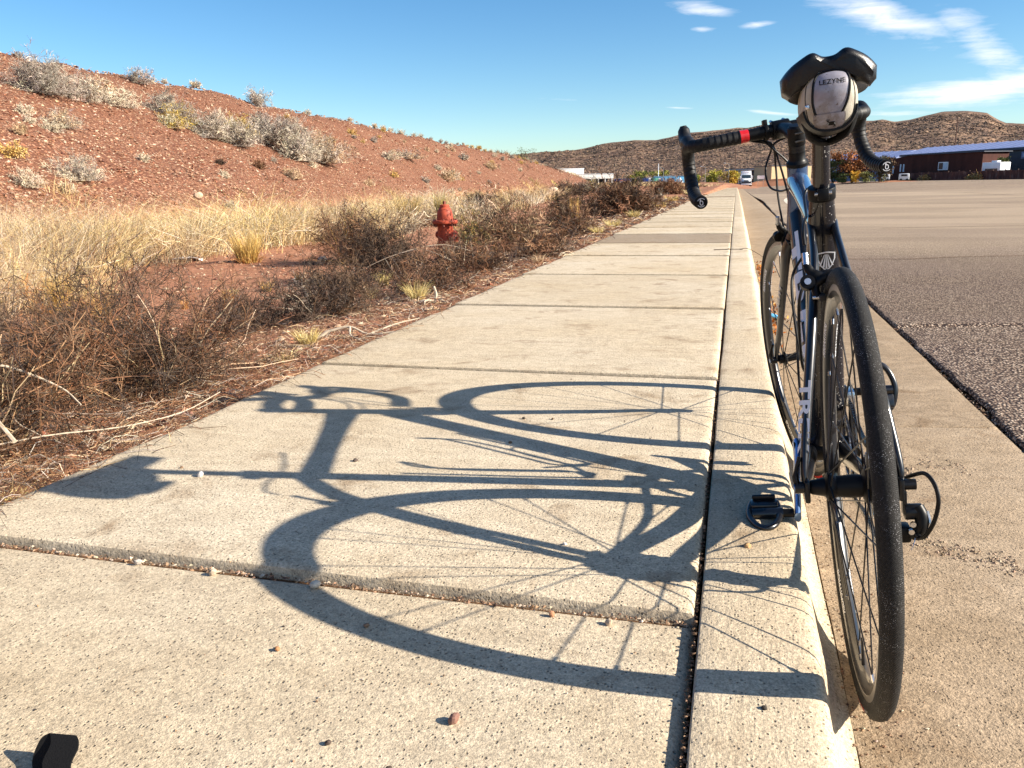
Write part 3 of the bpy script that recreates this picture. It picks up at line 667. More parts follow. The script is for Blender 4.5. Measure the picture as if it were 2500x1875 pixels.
shrub('dark shrub behind the tall thorny one at the left frame edge', -2.95, 2.55, .42, .8, DARK + RUST, DARK, group=GN, n0=40, n1=11, n2=12, thick=.003, tw=.001, leaf=.003, leafcols=DARK, tangle=.28)
shrub('added blackish brush forming the shadowed inside of the nearest brown tangle', -2.55, 1.75, .34, .9, DARK + RUST, DARK + RUST, group=GN, n0=44, n1=12, n2=15, thick=.003, tw=.001, leaf=.003, leafcols=DARK + RUST, tangle=.3)  # added; its dark colours stand for the shadow gaps inside the tangle
shrub('bleached grey tumbleweed skeleton lying over the dark brush at the left', -2.72, 2.16, .42, .42, PALE, PALE, group=GN, z=-.02, n0=20, n1=7, n2=3, thick=.0034, tw=.0012, tangle=.55)
shrub('orange brown stemmed weed between the tall thorny shrub and the straw', -3.35, 3.35, .42, .55, ORNG + RUST, RUST + ORNG, group=GN, n0=40, n1=8, n2=6, thick=.0028, tw=.0012, tangle=.15)
shrub('dark shrub behind the rust brown heap, left of the pale yellow tuft', -2.60, 3.95, .22, .62, DARK, DARK, group=GN, n0=34, n1=10, n2=11, thick=.003, tw=.0012, leaf=.003, leafcols=DARK, tangle=.3)
shrub('wide low dark shrub with grey twigs above the pale yellow tuft', -2.28, 4.25, .25, .92, DARK + GREY, DARK, group=GN, n0=54, n1=10, n2=12, thick=.003, tw=.0013, leaf=.003, leafcols=DARK, tangle=.34)
shrub('arching grey branches behind the wide low dark shrub', -2.75, 4.9, .26, .5, GREY + PALE, GREY, group=GN, n0=26, n1=6, n2=4, thick=.003, tw=.0015, tangle=.5)
shrub('round black twigged shrub leaning over in front of the hydrant to its left', -3.28, 7.3, .54, .72, DARK, DARK, group=GN, n0=50, n1=11, n2=13, thick=.004, tw=.0022, leaf=.006, leafcols=DARK, lean=(.25, 0), tangle=.22)
shrub('spreading brown shrub with ochre stems left of the round black one', -4.55, 9.2, .60, 1.15, DARK + GOLD, DARK + RUST, group=GN, n0=56, n1=10, n2=10, thick=.004, tw=.0024, tangle=.24)
shrub('low tangled shrub beside the stump at the pavement edge', -2.02, 5.2, .22, .75, DARK + GREY, DARK + RUST, group=GN, n0=46, n1=10, n2=10, thick=.003, tw=.0015, tangle=.36)
shrub('low matted brown brush with long bleached branches in front of the hydrant', -2.15, 6.6, .24, .95, RUST + GREY + PALE, RUST + DARK, group=GN, n0=60, n1=10, n2=9, thick=.0035, tw=.0019, tangle=.4)
shrub('big rounded shrub with green tips and rusty inside, right of the hydrant', -2.52, 9.35, .62, 1.0, DARK + RUST, RUST + DARK + TANB, group=GN, n0=52, n1=9, n2=10, thick=.004, tw=.0026, leaf=.007, leafcols=GREEN + DARK + DARK, tangle=.24)
shrub('green leaved low bush behind the big rounded shrub', -3.9, 12.2, .55, .8, GREEN + DARK, GREEN + GOLD + DARK, group=GN, n0=34, n1=8, n2=8, thick=.005, tw=.003, leaf=.009, leafcols=GREEN + [(.22, .22, .08)], tangle=.24)
shrub('brown mat of brush spilling onto the pavement below the big rounded shrub', -1.80, 7.7, .20, .85, RUST + GREY, RUST + DARK, group=GN, n0=50, n1=9, n2=9, thick=.0035, tw=.002, tangle=.4)
shrub('medium brown shrub at the pavement edge beyond the big rounded one', -2.15, 11.3, .42, .9, DARK + TANB, DARK + RUST, group=GN, n0=46, n1=10, n2=10, thick=.004, tw=.003, tangle=.3)
shrub('blackish upright shrub half way along the pavement beside tall orange stalks', -3.6, 18.0, .66, .8, DARK, DARK, group=GN, n0=44, n1=10, n2=11, thick=.006, tw=.005, leaf=.012, leafcols=DARK, tangle=.22)
shrub('long dark shrub farthest along the left side, before the open red dirt', -2.75, 20.5, .74, 2.0, DARK + RUST, DARK + RUST, group=GN, n0=70, n1=11, n2=12, thick=.007, tw=.006, leaf=.012, leafcols=DARK, tangle=.24)
shrub('grey brown scrub past the long dark shrub', -2.9, 28.0, .40, 1.4, GREY + RUST, RUST + GREY, group=GN, n0=50, n1=8, n2=9, thick=.007, tw=.007, tangle=.3)
shrub('dark scrubby bush behind the hydrant on its right', -8.8, 28.0, .60, 1.4, DARK, DARK, group=GN, n0=50, n1=9, n2=9, thick=.008, tw=.007, tangle=.24)
shrub('reddish low bush near the far end of the pavement', -4.6, 60.0, .9, 3.4, RUST + DARK, RUST, group=GN, n0=60, n1=9, n2=9, thick=.015, tw=.016, tangle=.3)
shrub('pair of dark bushes on the toe of the slope in the distance', -12.5, 64.0, .8, 3.0, DARK + GREY, DARK, group=GN, n0=60, n1=9, n2=9, thick=.015, tw=.016, tangle=.3)

# ---- tufts that can be told apart
GT = 'tufts of dry grass in the roadside dirt'
tuft('large golden bunch grass right of the white litter', -5.9, 9.05, .48, .66, GOLD, 620, group=GT, spread=.42)
tuft('pale yellow tuft nearest the pavement, below the wide low dark shrub', -1.83, 3.22, .115, .19, YGOLD, 300, group=GT)
tuft('small tan tuft just below the pale yellow one', -1.74, 2.86, .075, .15, TANB + YGOLD, 180, group=GT, spread=.9)
tuft('yellow tuft beside the stump at the pavement edge', -1.90, 4.72, .16, .25, YGOLD, 300, group=GT)
tuft('bright straw tuft growing under the round black shrub', -2.85, 6.35, .15, .2, YGOLD, 240, group=GT)
tuft('ragged tan tuft on top of the wide low dark shrub', -2.40, 5.1, .17, .25, TANB + YGOLD, 220, group=GT)
tuft('small orange tuft alone on the red dirt, closest to the brush', -4.18, 5.49, .12, .11, ORNG, 110, group=GT)
tuft('orange tuft behind the grey branches on the red dirt', -4.06, 5.9, .15, .18, GOLD + ORNG, 170, group=GT)
tuft('pair of gold tufts in the middle of the red dirt', -4.10, 6.55, .13, .18, GOLD, 170, group=GT)
tuft('tiny yellow tuft left of the pair of gold tufts', -4.30, 6.34, .07, .12, YGOLD, 100, group=GT)
tuft('dark based tuft at the back of the red dirt', -4.25, 7.4, .12, .2, GOLD + RUST, 160, group=GT)
tuft('gold tuft right of the dark based tuft', -3.75, 6.9, .16, .18, GOLD, 180, group=GT)
tuft('pinkish tan tuft standing in front of the hydrant', -3.12, 8.95, .27, .38, TANB + PALE, 420, group=GT, spread=.4)
tuft('short green and gold tuft right of the hydrant', -3.0, 10.2, .24, .2, OLIV + GOLD, 260, group=GT, spread=.25)
tuft('yellow tuft half way up the pavement edge', -1.85, 12.9, .17, .5, YGOLD, 260, group=GT)
tuft('second yellow tuft just before it on the pavement edge', -1.82, 11.2, .15, .36, YGOLD, 220, group=GT)
tuft('tan tuft in the brush by the pavement, below the big rounded shrub', -1.66, 7.0, .11, .2, TANB, 160, group=GT)
tuft('tall orange stalks beside the blackish upright shrub', -3.2, 16.8, .68, .5, ORNG + GOLD, 260, group=GT, spread=.2)
tuft('olive yellow bush in the straw, left of the middle', -10.6, 17.4, .58, .62, OLIV + YELL, 420, 'bush', 'small_bush', GT, spread=.3)
tuft('tan and olive bush in the straw behind the golden bunch grass', -7.2, 14.6, .60, .45, OLIV + GOLD, 420, 'bush', 'small_bush', GT, spread=.28)
tuft('wide ochre bush in the straw up left of the hydrant', -7.6, 18.6, .80, 1.1, GOLD + OLIV, 620, 'bush', 'small_bush', GT, spread=.3)
tuft('greenish stalks right beside the wide ochre bush', -6.7, 18.4, .85, .7, OLIV + YELL, 380, 'bush', 'small_bush', GT, spread=.2)
tuft('dense ochre tuft at the front edge of the straw', -9.4, 14.6, .52, .5, GOLD + TANB, 420, group=GT, spread=.3)
tuft('orange tipped tuft behind the tall thorny shrub', -4.3, 4.7, .26, .42, ORNG + GOLD, 380, group=GT, spread=.35)
tuft('golden tuft at the left end of the red dirt', -4.9, 5.0, .36, .4, GOLD, 420, group=GT, spread=.3)
tuft('small straw tuft at the lower left corner of the brush', -1.55, 1.36, .05, .12, YGOLD, 120, group=GT, spread=1.2)
tuft('pale tuft at the pavement edge near the long dark shrub', -1.95, 16.5, .2, .55, YGOLD, 220, group=GT)
tuft('low gold grass by the pavement before the red dirt', -2.0, 22.5, .24, .9, YGOLD + GOLD, 260, group=GT)
tuft('gold grass patch at the far pavement edge', -2.3, 31.0, .3, 1.4, YGOLD + GOLD, 300, group=GT)
tuft('last grass patch on the far pavement edge', -2.4, 48.0, .4, 2.4, YGOLD + TANB, 300, group=GT)

# ---- straw meadow between the dirt and the embankment (nobody could count it)
def in_straw(x, y):
    e = -.1426 * x + .9898 * y; s = -.9898 * x - .1426 * y
    lo = np.interp(e, [-10, 2, 5.2, 7.0, 8.3, 10.6, 13, 16, 20, 30, 60, 90, 130], [3.4, 3.6, 4.6, 5.2, 5.9, 5.3, 4.6, 3.9, 3.5, 3.6, 3.0, 2.8, 2])
    hi = np.interp(e, [-10, 12, 20, 40, 80, 130], [10.8, 10.8, 10.3, 10.6, 9.5, 6.5])
    return (s > lo + fbm(e * .9, s * .9, 3, 31) * 1.6) & (s < hi + fbm(e * .6, s * .6, 3, 37) * 4.5)
v = Veg(); NC = 3300
R_ = 3.4 * np.exp(rng.random(NC) * math.log(120 / 3.4)); A_ = np.radians(rng.uniform(-66, -4, NC)); cx, cy = np.sin(A_) * R_, np.cos(A_) * R_; ok = in_straw(cx, cy); cx, cy = cx[ok], cy[ok]
STR2 = [(.56, .41, .20), (.50, .34, .15), (.62, .48, .26), (.44, .29, .12)]
for x, y in zip(cx, cy):
    d = math.hypot(x, y)
    k = float(fbm(np.array(x * .45), np.array(y * .45), 3, 71)) + .5 + rng.uniform(-.22, .22)
    cols = (GREY if rng.random() < .6 else RUST) if k < .28 else (TANB if k < .42 else (STR2 if k < .62 else (YGOLD if k < .70 else PALE)))
    m_ = rng.uniform(.62, 1.22); cols = [tuple(q * m_ for q in c_) for c_ in cols]
    big = float(fbm(np.array(x * .3 + 9), np.array(y * .3), 2, 77)) + .5
    rad = rng.uniform(.20, .48) * (1 + d * .010); h = (rng.uniform(.26, .72) + 1.0 * max(0, big - .40)) * (.70 + .75 * min(1, d / 14)); n = 100 if d < 20 else 64
    a = rng.uniform(0, 2 * np.pi, n); q = np.sqrt(rng.random(n)); bx, by = x + np.cos(a) * q * rad, y + np.sin(a) * q * rad
    hh = h * (1 - .55 * q ** 2) * rng.uniform(.55, 1.1, n); out = hh * (.20 + .95 * q) * rng.uniform(.4, 1.6, n); a2 = a + rng.normal(size=n) * .6; t = np.linspace(0, 1, 4)[None]
    P = np.stack([bx[:, None] + (np.cos(a2) * out)[:, None] * t ** 1.6, by[:, None] + (np.sin(a2) * out)[:, None] * t ** 1.6, gz(bx, by)[:, None] - .01 + hh[:, None] * (t - .18 * t ** 3)], -1); P[:, 1:] += rng.normal(size=P[:, 1:].shape) * h * .055
    v.add(P, max(.0012, d * .00023) * (1.05 - t) * rng.uniform(.7, 1.3, (n, 1)), tints(n, cols, .25))
for _ in range(520):    # thin grass on the open dirt in the distance
    e_, s_ = rng.uniform(105, 245), rng.uniform(-14, 22); x, y = -.9898 * s_ - .1426 * e_, -.1426 * s_ + .9898 * e_
    if x > -2.6 or float(fbm(np.array(x * .09), np.array(y * .09), 3, 91)) < -.06: continue
    P, Rd, T = blades(26, x, y, .9, rng.uniform(.4, .9), [TANB, STRAW, YGOLD, DARK][rng.integers(0, 4)], .035, 1.0, .7, 3); v.add(P, Rd, T)
# bent straw lying criss-cross on top
N = 9000; R_ = 3.4 * np.exp(rng.random(N * 3) * math.log(30 / 3.4)); A_ = np.radians(rng.uniform(-66, -8, N * 3)); x, y = np.sin(A_) * R_, np.cos(A_) * R_; ok = in_straw(x, y); x, y = x[ok], y[ok]; n = len(x)
st = np.stack([x, y, gz(x, y) + rng.uniform(.02, .34, n)], 1); a = rng.uniform(0, 2 * np.pi, n)
P = np.zeros((n, 5, 3)); P[:, 0] = st; d = np.stack([np.cos(a), np.sin(a), rng.normal(size=n) * .35], 1); L = rng.uniform(.12, .45, n)[:, None] / 4
for k in range(1, 5): d = d + rng.normal(size=d.shape) * .30; d /= np.linalg.norm(d, axis=1, keepdims=True); P[:, k] = P[:, k - 1] + d * L
v.add(P, np.hypot(x, y)[:, None] * .00026 * np.ones((1, 5)), tints(n, PALE + STRAW)); v.build('straw_grass', kind='stuff')

# ---- twig litter and dead straw on the dirt and along the pavement edge
v = Veg(); N = 11500
y = 0.9 * np.exp(rng.random(N) * math.log(40 / .9)); x = -1.47 - np.abs(rng.normal(size=N)) * (.28 + .05 * y); x[:500] += .05
keep = rng.random(N) < np.where(x < -3.2, .35, 1); x, y = x[keep], y[keep]; n = len(x)
a = rng.uniform(0, 2 * np.pi, n); L = rng.uniform(.02, .14, n) * (1 + y * .03); t = np.linspace(0, 1, 4)[None]
z = gz(x, y) + np.abs(rng.normal(size=n)) * .012 + .006; z[x > -1.49] = np.maximum(z[x > -1.49], .006)
P = np.stack([x[:, None] + np.cos(a)[:, None] * L[:, None] * t, y[:, None] + np.sin(a)[:, None] * L[:, None] * t, z[:, None] + np.sin(t * 3.1) * (L * .22 * rng.random(n))[:, None]], -1); P[:, 1:] += rng.normal(size=P[:, 1:].shape) * .006
hd = np.hypot(x, y); v.add(P, (np.maximum(.0008, hd * .00024) * rng.uniform(.6, 1.3, n))[:, None] * np.ones((1, 4)), tints(n, RUST + RUST + TANB + DARK + GREY), 2)
# crumbs of dead leaf
N = 16000; y = 0.9 * np.exp(rng.random(N) * math.log(26 / .9)); x = -1.475 - np.abs(rng.normal(size=N)) * (.22 + .04 * y); c = np.stack([x, y, gz(x, y) + .004 + rng.random(N) * .006], 1)
a_ = rng.normal(size=(N, 3)); a_ /= np.linalg.norm(a_, axis=1, keepdims=True); b_ = np.cross(a_, rng.normal(size=(N, 3))); b_ /= np.linalg.norm(b_, axis=1, keepdims=True); sz = (np.maximum(.003, np.hypot(x, y) * .0009) * rng.uniform(.5, 1.3, N))[:, None]
V = np.stack([c - a_ * sz, c + b_ * sz * .5, c + a_ * sz, c - b_ * sz * .5], 1).reshape(-1, 3); v.faces(V, np.arange(N * 4).reshape(-1, 4), np.repeat(tints(N, RUST + DARK + TANB), 4, axis=0))
v.build('twig_litter', kind='stuff')

# ---- loose stones
def stones(N, x, y, z, size, cols, name, parent=None, flat=.6):
    o6 = np.array([[1, 0, 0], [0, 1, 0], [-1, 0, 0], [0, -1, 0], [0, 0, 1], [0, 0, -1]], float); f8 = np.array([[0, 1, 4], [1, 2, 4], [2, 3, 4], [3, 0, 4], [1, 0, 5], [2, 1, 5], [3, 2, 5], [0, 3, 5]])
    V = o6[None] * rng.uniform(.55, 1.25, (N, 6, 1)) + rng.normal(size=(N, 6, 3)) * .14; V[..., 2] *= flat
    a = rng.uniform(0, 6.28, N); ca, sa = np.cos(a)[:, None], np.sin(a)[:, None]; V = np.stack([V[..., 0] * ca - V[..., 1] * sa, V[..., 0] * sa + V[..., 1] * ca, V[..., 2]], -1) * size[:, None, None]
    V = V + np.stack([x, y, z], 1)[:, None]; F = (np.arange(N)[:, None, None] * 6 + f8[None]).reshape(-1, 3)
    return mesh_np(name, V.reshape(-1, 3), [F], 'stone_mix', parent, smooth=False, tint=np.repeat(tints(N, cols, .3), 6, axis=0), kind='stuff')
ROCK = [(.36, .22, .14), (.30, .14, .08), (.42, .29, .20), (.22, .09, .05), (.46, .34, .24), (.14, .06, .04), (.30, .17, .11)]
N = 200000; r_h = 12 * np.exp(rng.random(N) * math.log(150 / 12)); a = np.radians(rng.uniform(-68, -5, N)); x, y = np.sin(a) * r_h, np.cos(a) * r_h
e = -.1426 * x + .9898 * y; s = -.9898 * x - .1426 * y; ok = (s > np.interp(e, [-60, 60, 150, 176], [9.6, 9.6, 3, 1])) & (s < np.interp(e, CR_E, CR_S) + .8) & (e < 172); x, y = x[ok], y[ok]; d = np.hypot(x, y)
sz = .016 + .066 * rng.random(len(x)) ** 3.0; sz = sz * (.55 + d * .012); stones(len(x), x, y, gz(x, y) + sz * .15, sz, ROCK, 'hillside_stones')
N = 15000; y = 1.6 * np.exp(rng.random(N) * math.log(40 / 1.6)); x = -1.6 - rng.random(N) ** 1.2 * (3.5 + y * .45); sz = .004 + .020 * rng.random(N) ** 4 + y * .0006; stones(N, x, y, gz(x, y) + sz * .2, sz, ROCK, 'dirt_pebbles')

# ---- shrubs on the embankment
GH = 'shrubs on the red embankment'
def hs_(label, x, y, h, wdt, cols, fine, n=30, n1=9, n2=9, lf=0.0, lc=None, tg=.3):
    d = math.hypot(x, y); shrub(label, x, y, h, wdt, cols, fine, group=GH, n0=n, n1=n1, n2=n2, thick=d * .00022, tw=d * .00020, leaf=lf, leafcols=lc, tangle=tg)
hs_('largest grey bush on the embankment, at the upper left', -21.6, 22.6, 1.0, 2.2, GREY + DARK, GREY, 60, 11, 11)
hs_('grey bush at the lower right side of the largest upper left one', -21.5, 24.2, .8, 1.6, GREY, GREY + PALE, 40)
hs_('tan bush right of the largest upper left bush', -22.6, 26.4, .6, 1.1, TANB + GREY, TANB, 30)
hs_('faint grey bush on the skyline, second from the left', -26.3, 33.2, .6, 1.4, GREY, GREY, 26)
hs_('pale bush left of the big central group', -21.6, 26.0, .55, 1.6, PALE + GREY, PALE, 34)
hs_('pale straw coloured low bush under the upper left ones', -18.6, 20.0, .45, 1.3, PALE + TANB, TANB + GREY, 34)
hs_('small pale bush below it on the slope', -17.8, 18.8, .3, .65, PALE + TANB, PALE, 24)
hs_('whitish spreading bush low on the left part of the slope', -14.9, 16.3, .45, 1.25, PALE + GREY, PALE + GREY, 40, 10, 10)
hs_('upper left bush of the big central group', -22.4, 29.5, .75, 1.5, GREY + PALE, GREY, 40)
hs_('grey bush in the central group with yellow flowers at its side', -21.2, 28.9, .8, 1.5, GREY + PALE, GREY + YELL, 44)
hs_('pale yellow bush at the left end of the central group', -20.6, 27.6, .55, 1.1, YELL + PALE, YELL + PALE, 40)
hs_('tall grey bush in the middle of the central group', -20.3, 29.5, .95, 1.9, GREY + PALE, GREY + PALE, 54, 10, 10)
hs_('yellow bush in the middle of the central group', -20.8, 32.0, .8, 1.5, YELL + OLIV, YELL, 44)
hs_('grey bush below the yellow one in the central group', -19.8, 30.6, .95, 2.0, GREY, GREY + PALE, 54, 10, 10)
hs_('broad grey bush right of the yellow one', -20.9, 34.2, 1.0, 2.0, GREY + PALE, GREY, 54, 10, 10)
hs_('dark hollow bush in the right half of the central group', -19.9, 33.8, 1.0, 1.8, DARK + GREY, DARK + GREY, 50, 10, 10)
hs_('grey bush at the upper right of the central group', -21.4, 37.6, .9, 2.0, GREY, GREY, 48)
hs_('pale grey bush at the lowest point of the central group', -18.9, 33.8, 1.0, 2.2, PALE + GREY, PALE + GREY, 60, 11, 10)
hs_('rightmost bush of the central group', -18.9, 36.0, 1.2, 2.5, PALE + GREY, TANB + GREY, 60, 11, 11)
hs_('bare twiggy grey bush standing on the skyline above the central group', -25.3, 41.2, .95, 1.5, GREY + DARK, GREY, 34, 8, 6)
hs_('small round tuft breaking the skyline', -26.9, 38.2, .36, .5, PALE + DARK, PALE, 24)
hs_('small rust brown bush under the central group', -17.58, 28.37, .32, .5, RUST + DARK, RUST, 24)
hs_('grey tan bush low on the slope right of the rust brown one', -16.9, 29.7, .35, 1.0, GREY + TANB, TANB, 26)
hs_('round brown bush on the right part of the slope', -20.0, 56.6, .85, 1.2, RUST + TANB, TANB, 30)
hs_('pale grass clump beside the round brown bush', -20.4, 58.5, .6, 1.6, TANB + PALE, PALE, 30)
hs_('small pale bush near the left frame edge, half way up', -16.92, 16.9, .26, .4, TANB, TANB, 20)
hs_('low straw coloured bush at the left frame edge', -14.3, 14.2, .35, .7, TANB + PALE, PALE, 26)
hs_('little dark bush on the middle of the slope', -17.2, 25.3, .2, .35, DARK, DARK, 18)
hs_('pale low bush right of the central group', -21.0, 48.8, .4, 1.5, PALE + TANB, PALE, 30)
hs_('pale streak of grass right of that low bush', -21.9, 54.0, .35, 2.2, PALE + TANB, TANB + GREY, 34)
hs_('gold tuft high on the right part of the slope', -23.87, 49.6, .45, .6, GOLD, GOLD, 20)
hs_('dark small bush below the skyline at the right', -23.9, 72.0, .5, 1.1, DARK + GREY, GREY, 24)
hs_('straw bush lower down at the right', -23.2, 78.6, .6, 1.6, TANB, TANB, 26)
hs_('olive tan bush near the right end of the slope', -15.0, 88.0, 1.0, 3.0, DARK + OLIV, OLIV + GREY, 34)
# many small look-alike tufts along the crest and over the slope
proto = None
tag_l = 'small dry tuft, one of many scattered over the red embankment'
for k in range(90):
    if k < 26:
        e_ = [46, 58, 62, 63.5, 65, 67, 70, 72, 75, 78, 80, 84, 88, 90, 93, 96, 99, 103, 108, 112, 118, 40, 52, 122, 128, 135][k]; s_ = float(np.interp(e_, CR_E, CR_S)) + .15
    else: e_ = rng.uniform(14, 120); s_ = rng.uniform(10.5, float(np.interp(e_, CR_E, CR_S)))
    x = -.9898 * s_ - .1426 * e_; y = -.1426 * s_ + .9898 * e_; d = math.hypot(x, y)
    if k % 4 == 0:
        v = shrub_geo(.42, .34, [TANB, PALE, GREY, TANB][(k // 4) % 4], [TANB, PALE, GREY, GOLD][(k // 4) % 4], n0=22, n1=7, n2=6, thick=.012, tw=.012, tangle=.3); proto = v.build('dry_tuft'); o = proto
    else: o = proto.copy(); col.objects.link(o)
    sc_ = rng.uniform(.4, .8) * (1 + d * .003); o.scale = (sc_, sc_, sc_); o.rotation_euler = (0, 0, rng.uniform(0, 6.28)); o.location = (x, y, float(gz(x, y)) - .02)
    hue_ = ['tan', 'pale', 'grey', 'tan and gold'][(k // 4) % 4]
    tag(o, ('tiny %s tuft on the skyline of the red embankment' if k < 26 else 'small %s dry tuft scattered on the face of the red embankment') % hue_, 'tuft', ('%s tufts along the embankment skyline' if k < 26 else '%s tufts scattered over the embankment face') % hue_)
# ------------------------------------------------------------------ hydrant
def hydrant(x, y):
    z0 = float(gz(x, y)); t = empty('fire_hydrant', (x, y, z0)); tag(t, 'weathered red fire hydrant standing in the dry grass left of the pavement', 'fire hydrant')
    MB().lathe([(.11, -.05), (.11, 0), (.15, .0), (.15, .022), (.105, .026), (.098, .05), (.094, .40), (.10, .43)]).build('barrel', 'hydrant_red', t)
    MB().lathe([(.10, .43), (.150, .435), (.153, .445), (.153, .468), (.148, .474), (.10, .476)], n=32).build('flange', 'hydrant_red', t)
    MB().lathe([(.100, .476), (.098, .51), (.094, .55), (.084, .59), (.066, .618), (.054, .628), (.054, .632), (.058, .634), (.058, .652), (.052, .657), (.03, .659), (0, .660)], n=28).build('bonnet', 'hydrant_red', t)
    MB().lathe([(.020, .655), (.020, .694), (.015, .698), (0, .698)], n=5).build('operating_nut', 'hydrant_dark', t)
    for k in range(8):
        a = k * math.pi / 4 + .2; b = MB().lathe([(.013, .40), (.013, .432)], Matrix.Translation((.132 * math.cos(a), .132 * math.sin(a), 0)), 6)
        b.lathe([(.012, .474), (.012, .487), (.005, .490)], Matrix.Translation((.132 * math.cos(a), .132 * math.sin(a), 0)), 6); b.build('bolt', 'hydrant_dark', t)
    for ang, rr, zz, ln in ((R(-28), .062, .27, .10), (R(62), .045, .30, .085), (R(152), .045, .30, .060)):
        M = Matrix.Rotation(ang, 4, 'Z') @ Matrix.Translation((.085, 0, zz)) @ Matrix.Rotation(math.pi / 2, 4, 'Y')
        c = MB().lathe([(rr * .8, 0), (rr * .8, ln * .45), (rr, ln * .45), (rr, ln * .85), (rr * .9, ln * .95), (.012, ln), (.012, ln + .025), (0, ln + .026)], M, 18).build('nozzle_cap', 'hydrant_red', t)
    return t
hydrant(-3.38, 9.42)

# ------------------------------------------------------------------ small things near the camera
def litter():
    t = MB(); n = 9; V = []; F = []
    for i in range(n):
        for j in range(5):
            u, v_ = i / (n - 1), j / 4; V.append((.36 * (u - .5), .16 * (v_ - .5) * (1 - .3 * abs(u - .5)), .030 + .035 * math.sin(u * 2.6 + v_) * (1 - .4 * v_) + .008 * math.sin(u * 9 + v_ * 5)))
    k = len(V); V += [(a, b, c - .012 - .014 * (b > 0)) for a, b, c in V]
    for i in range(n - 1):
        for j in range(4): q = i * 5 + j; F += [(q, q + 1, q + 6, q + 5), (k + q, k + q + 5, k + q + 6, k + q + 1)]
    for i in range(n - 1): F += [(i * 5, i * 5 + 5, k + i * 5 + 5, k + i * 5), (i * 5 + 4, k + i * 5 + 4, k + i * 5 + 9, i * 5 + 9)]
    for j in range(4): F += [(j, k + j, k + j + 1, j + 1), ((n - 1) * 5 + j, (n - 1) * 5 + j + 1, k + (n - 1) * 5 + j + 1, k + (n - 1) * 5 + j)]
    o = fix_normals(t.add(V, F).build('foam_litter', 'white_litter')); o.location = (-7.0, 9.35, float(gz(-7.0, 9.35))); o.rotation_euler = (0, 0, R(12)); tag(o, 'crumpled white piece of litter at the edge of the straw', 'litter')
litter()
# strap lying at the bottom left corner: webbing folded into a standing loop
def strap():
    P = catmull([(.060, -.060, .003), (.030, -.028, .004), (.012, -.012, .018), (.010, .004, .030), (.0, .014, .036), (-.010, .010, .030), (-.012, -.002, .014), (-.004, -.012, .004), (.02, -.03, .0035)], 6)
    V = []; F = []; n = len(P); wv = np.array([.0175, .002, 0]) 
    for i, p in enumerate(P):
        d = P[min(i + 1, n - 1)] - P[max(i - 1, 0)]; nn = np.cross(d, wv); nn /= np.linalg.norm(nn) + 1e-9
        for s_, q in ((-1, 1), (1, 1), (1, -1), (-1, -1)): V.append(p + s_ * wv + nn * .0011 * q)
        if i:
            for k in range(4): F.append(((i - 1) * 4 + k, (i - 1) * 4 + (k + 1) % 4, i * 4 + (k + 1) % 4, i * 4 + k))
    F += [(3, 2, 1, 0), tuple((n - 1) * 4 + k for k in range(4))]
    o = fix_normals(MB().add(V, F).build('webbing_strap', 'web_strap')); return o
o = strap(); o.location = (-.738, .645, -.0135); tag(o, 'black webbing strap folded into a loop at the bottom left corner of the pavement', 'strap')
def pebble(label, x, y, z, s, c, cat='pebble', name='pebble', seed=0, grp=None):
    bm = bmesh.new(); bmesh.ops.create_icosphere(bm, subdivisions=2, radius=s); r_ = random.Random(seed + 5)
    for v in bm.verts: v.co = v.co * (1 + .5 * (float(fbm(np.array(v.co.x / s * 1.1 + seed), np.array(v.co.y / s * 1.1 + v.co.z / s), 2, seed)))); v.co.z *= .75
    me = bpy.data.meshes.new(name); bm.to_mesh(me); bm.free(); k = 'stone_%02d' % seed; simple(k, c, .8, 0, .2, 0, .3, 120); me.materials.append(MAT[k])
    o = bpy.data.objects.new(name, me); col.objects.link(o); o.location = (x, y, z + s * .5); o.rotation_euler = (r_.random(), 0, r_.random() * 6); tag(o, label, cat, grp)
GP_ = 'pebbles lying on the pavement'
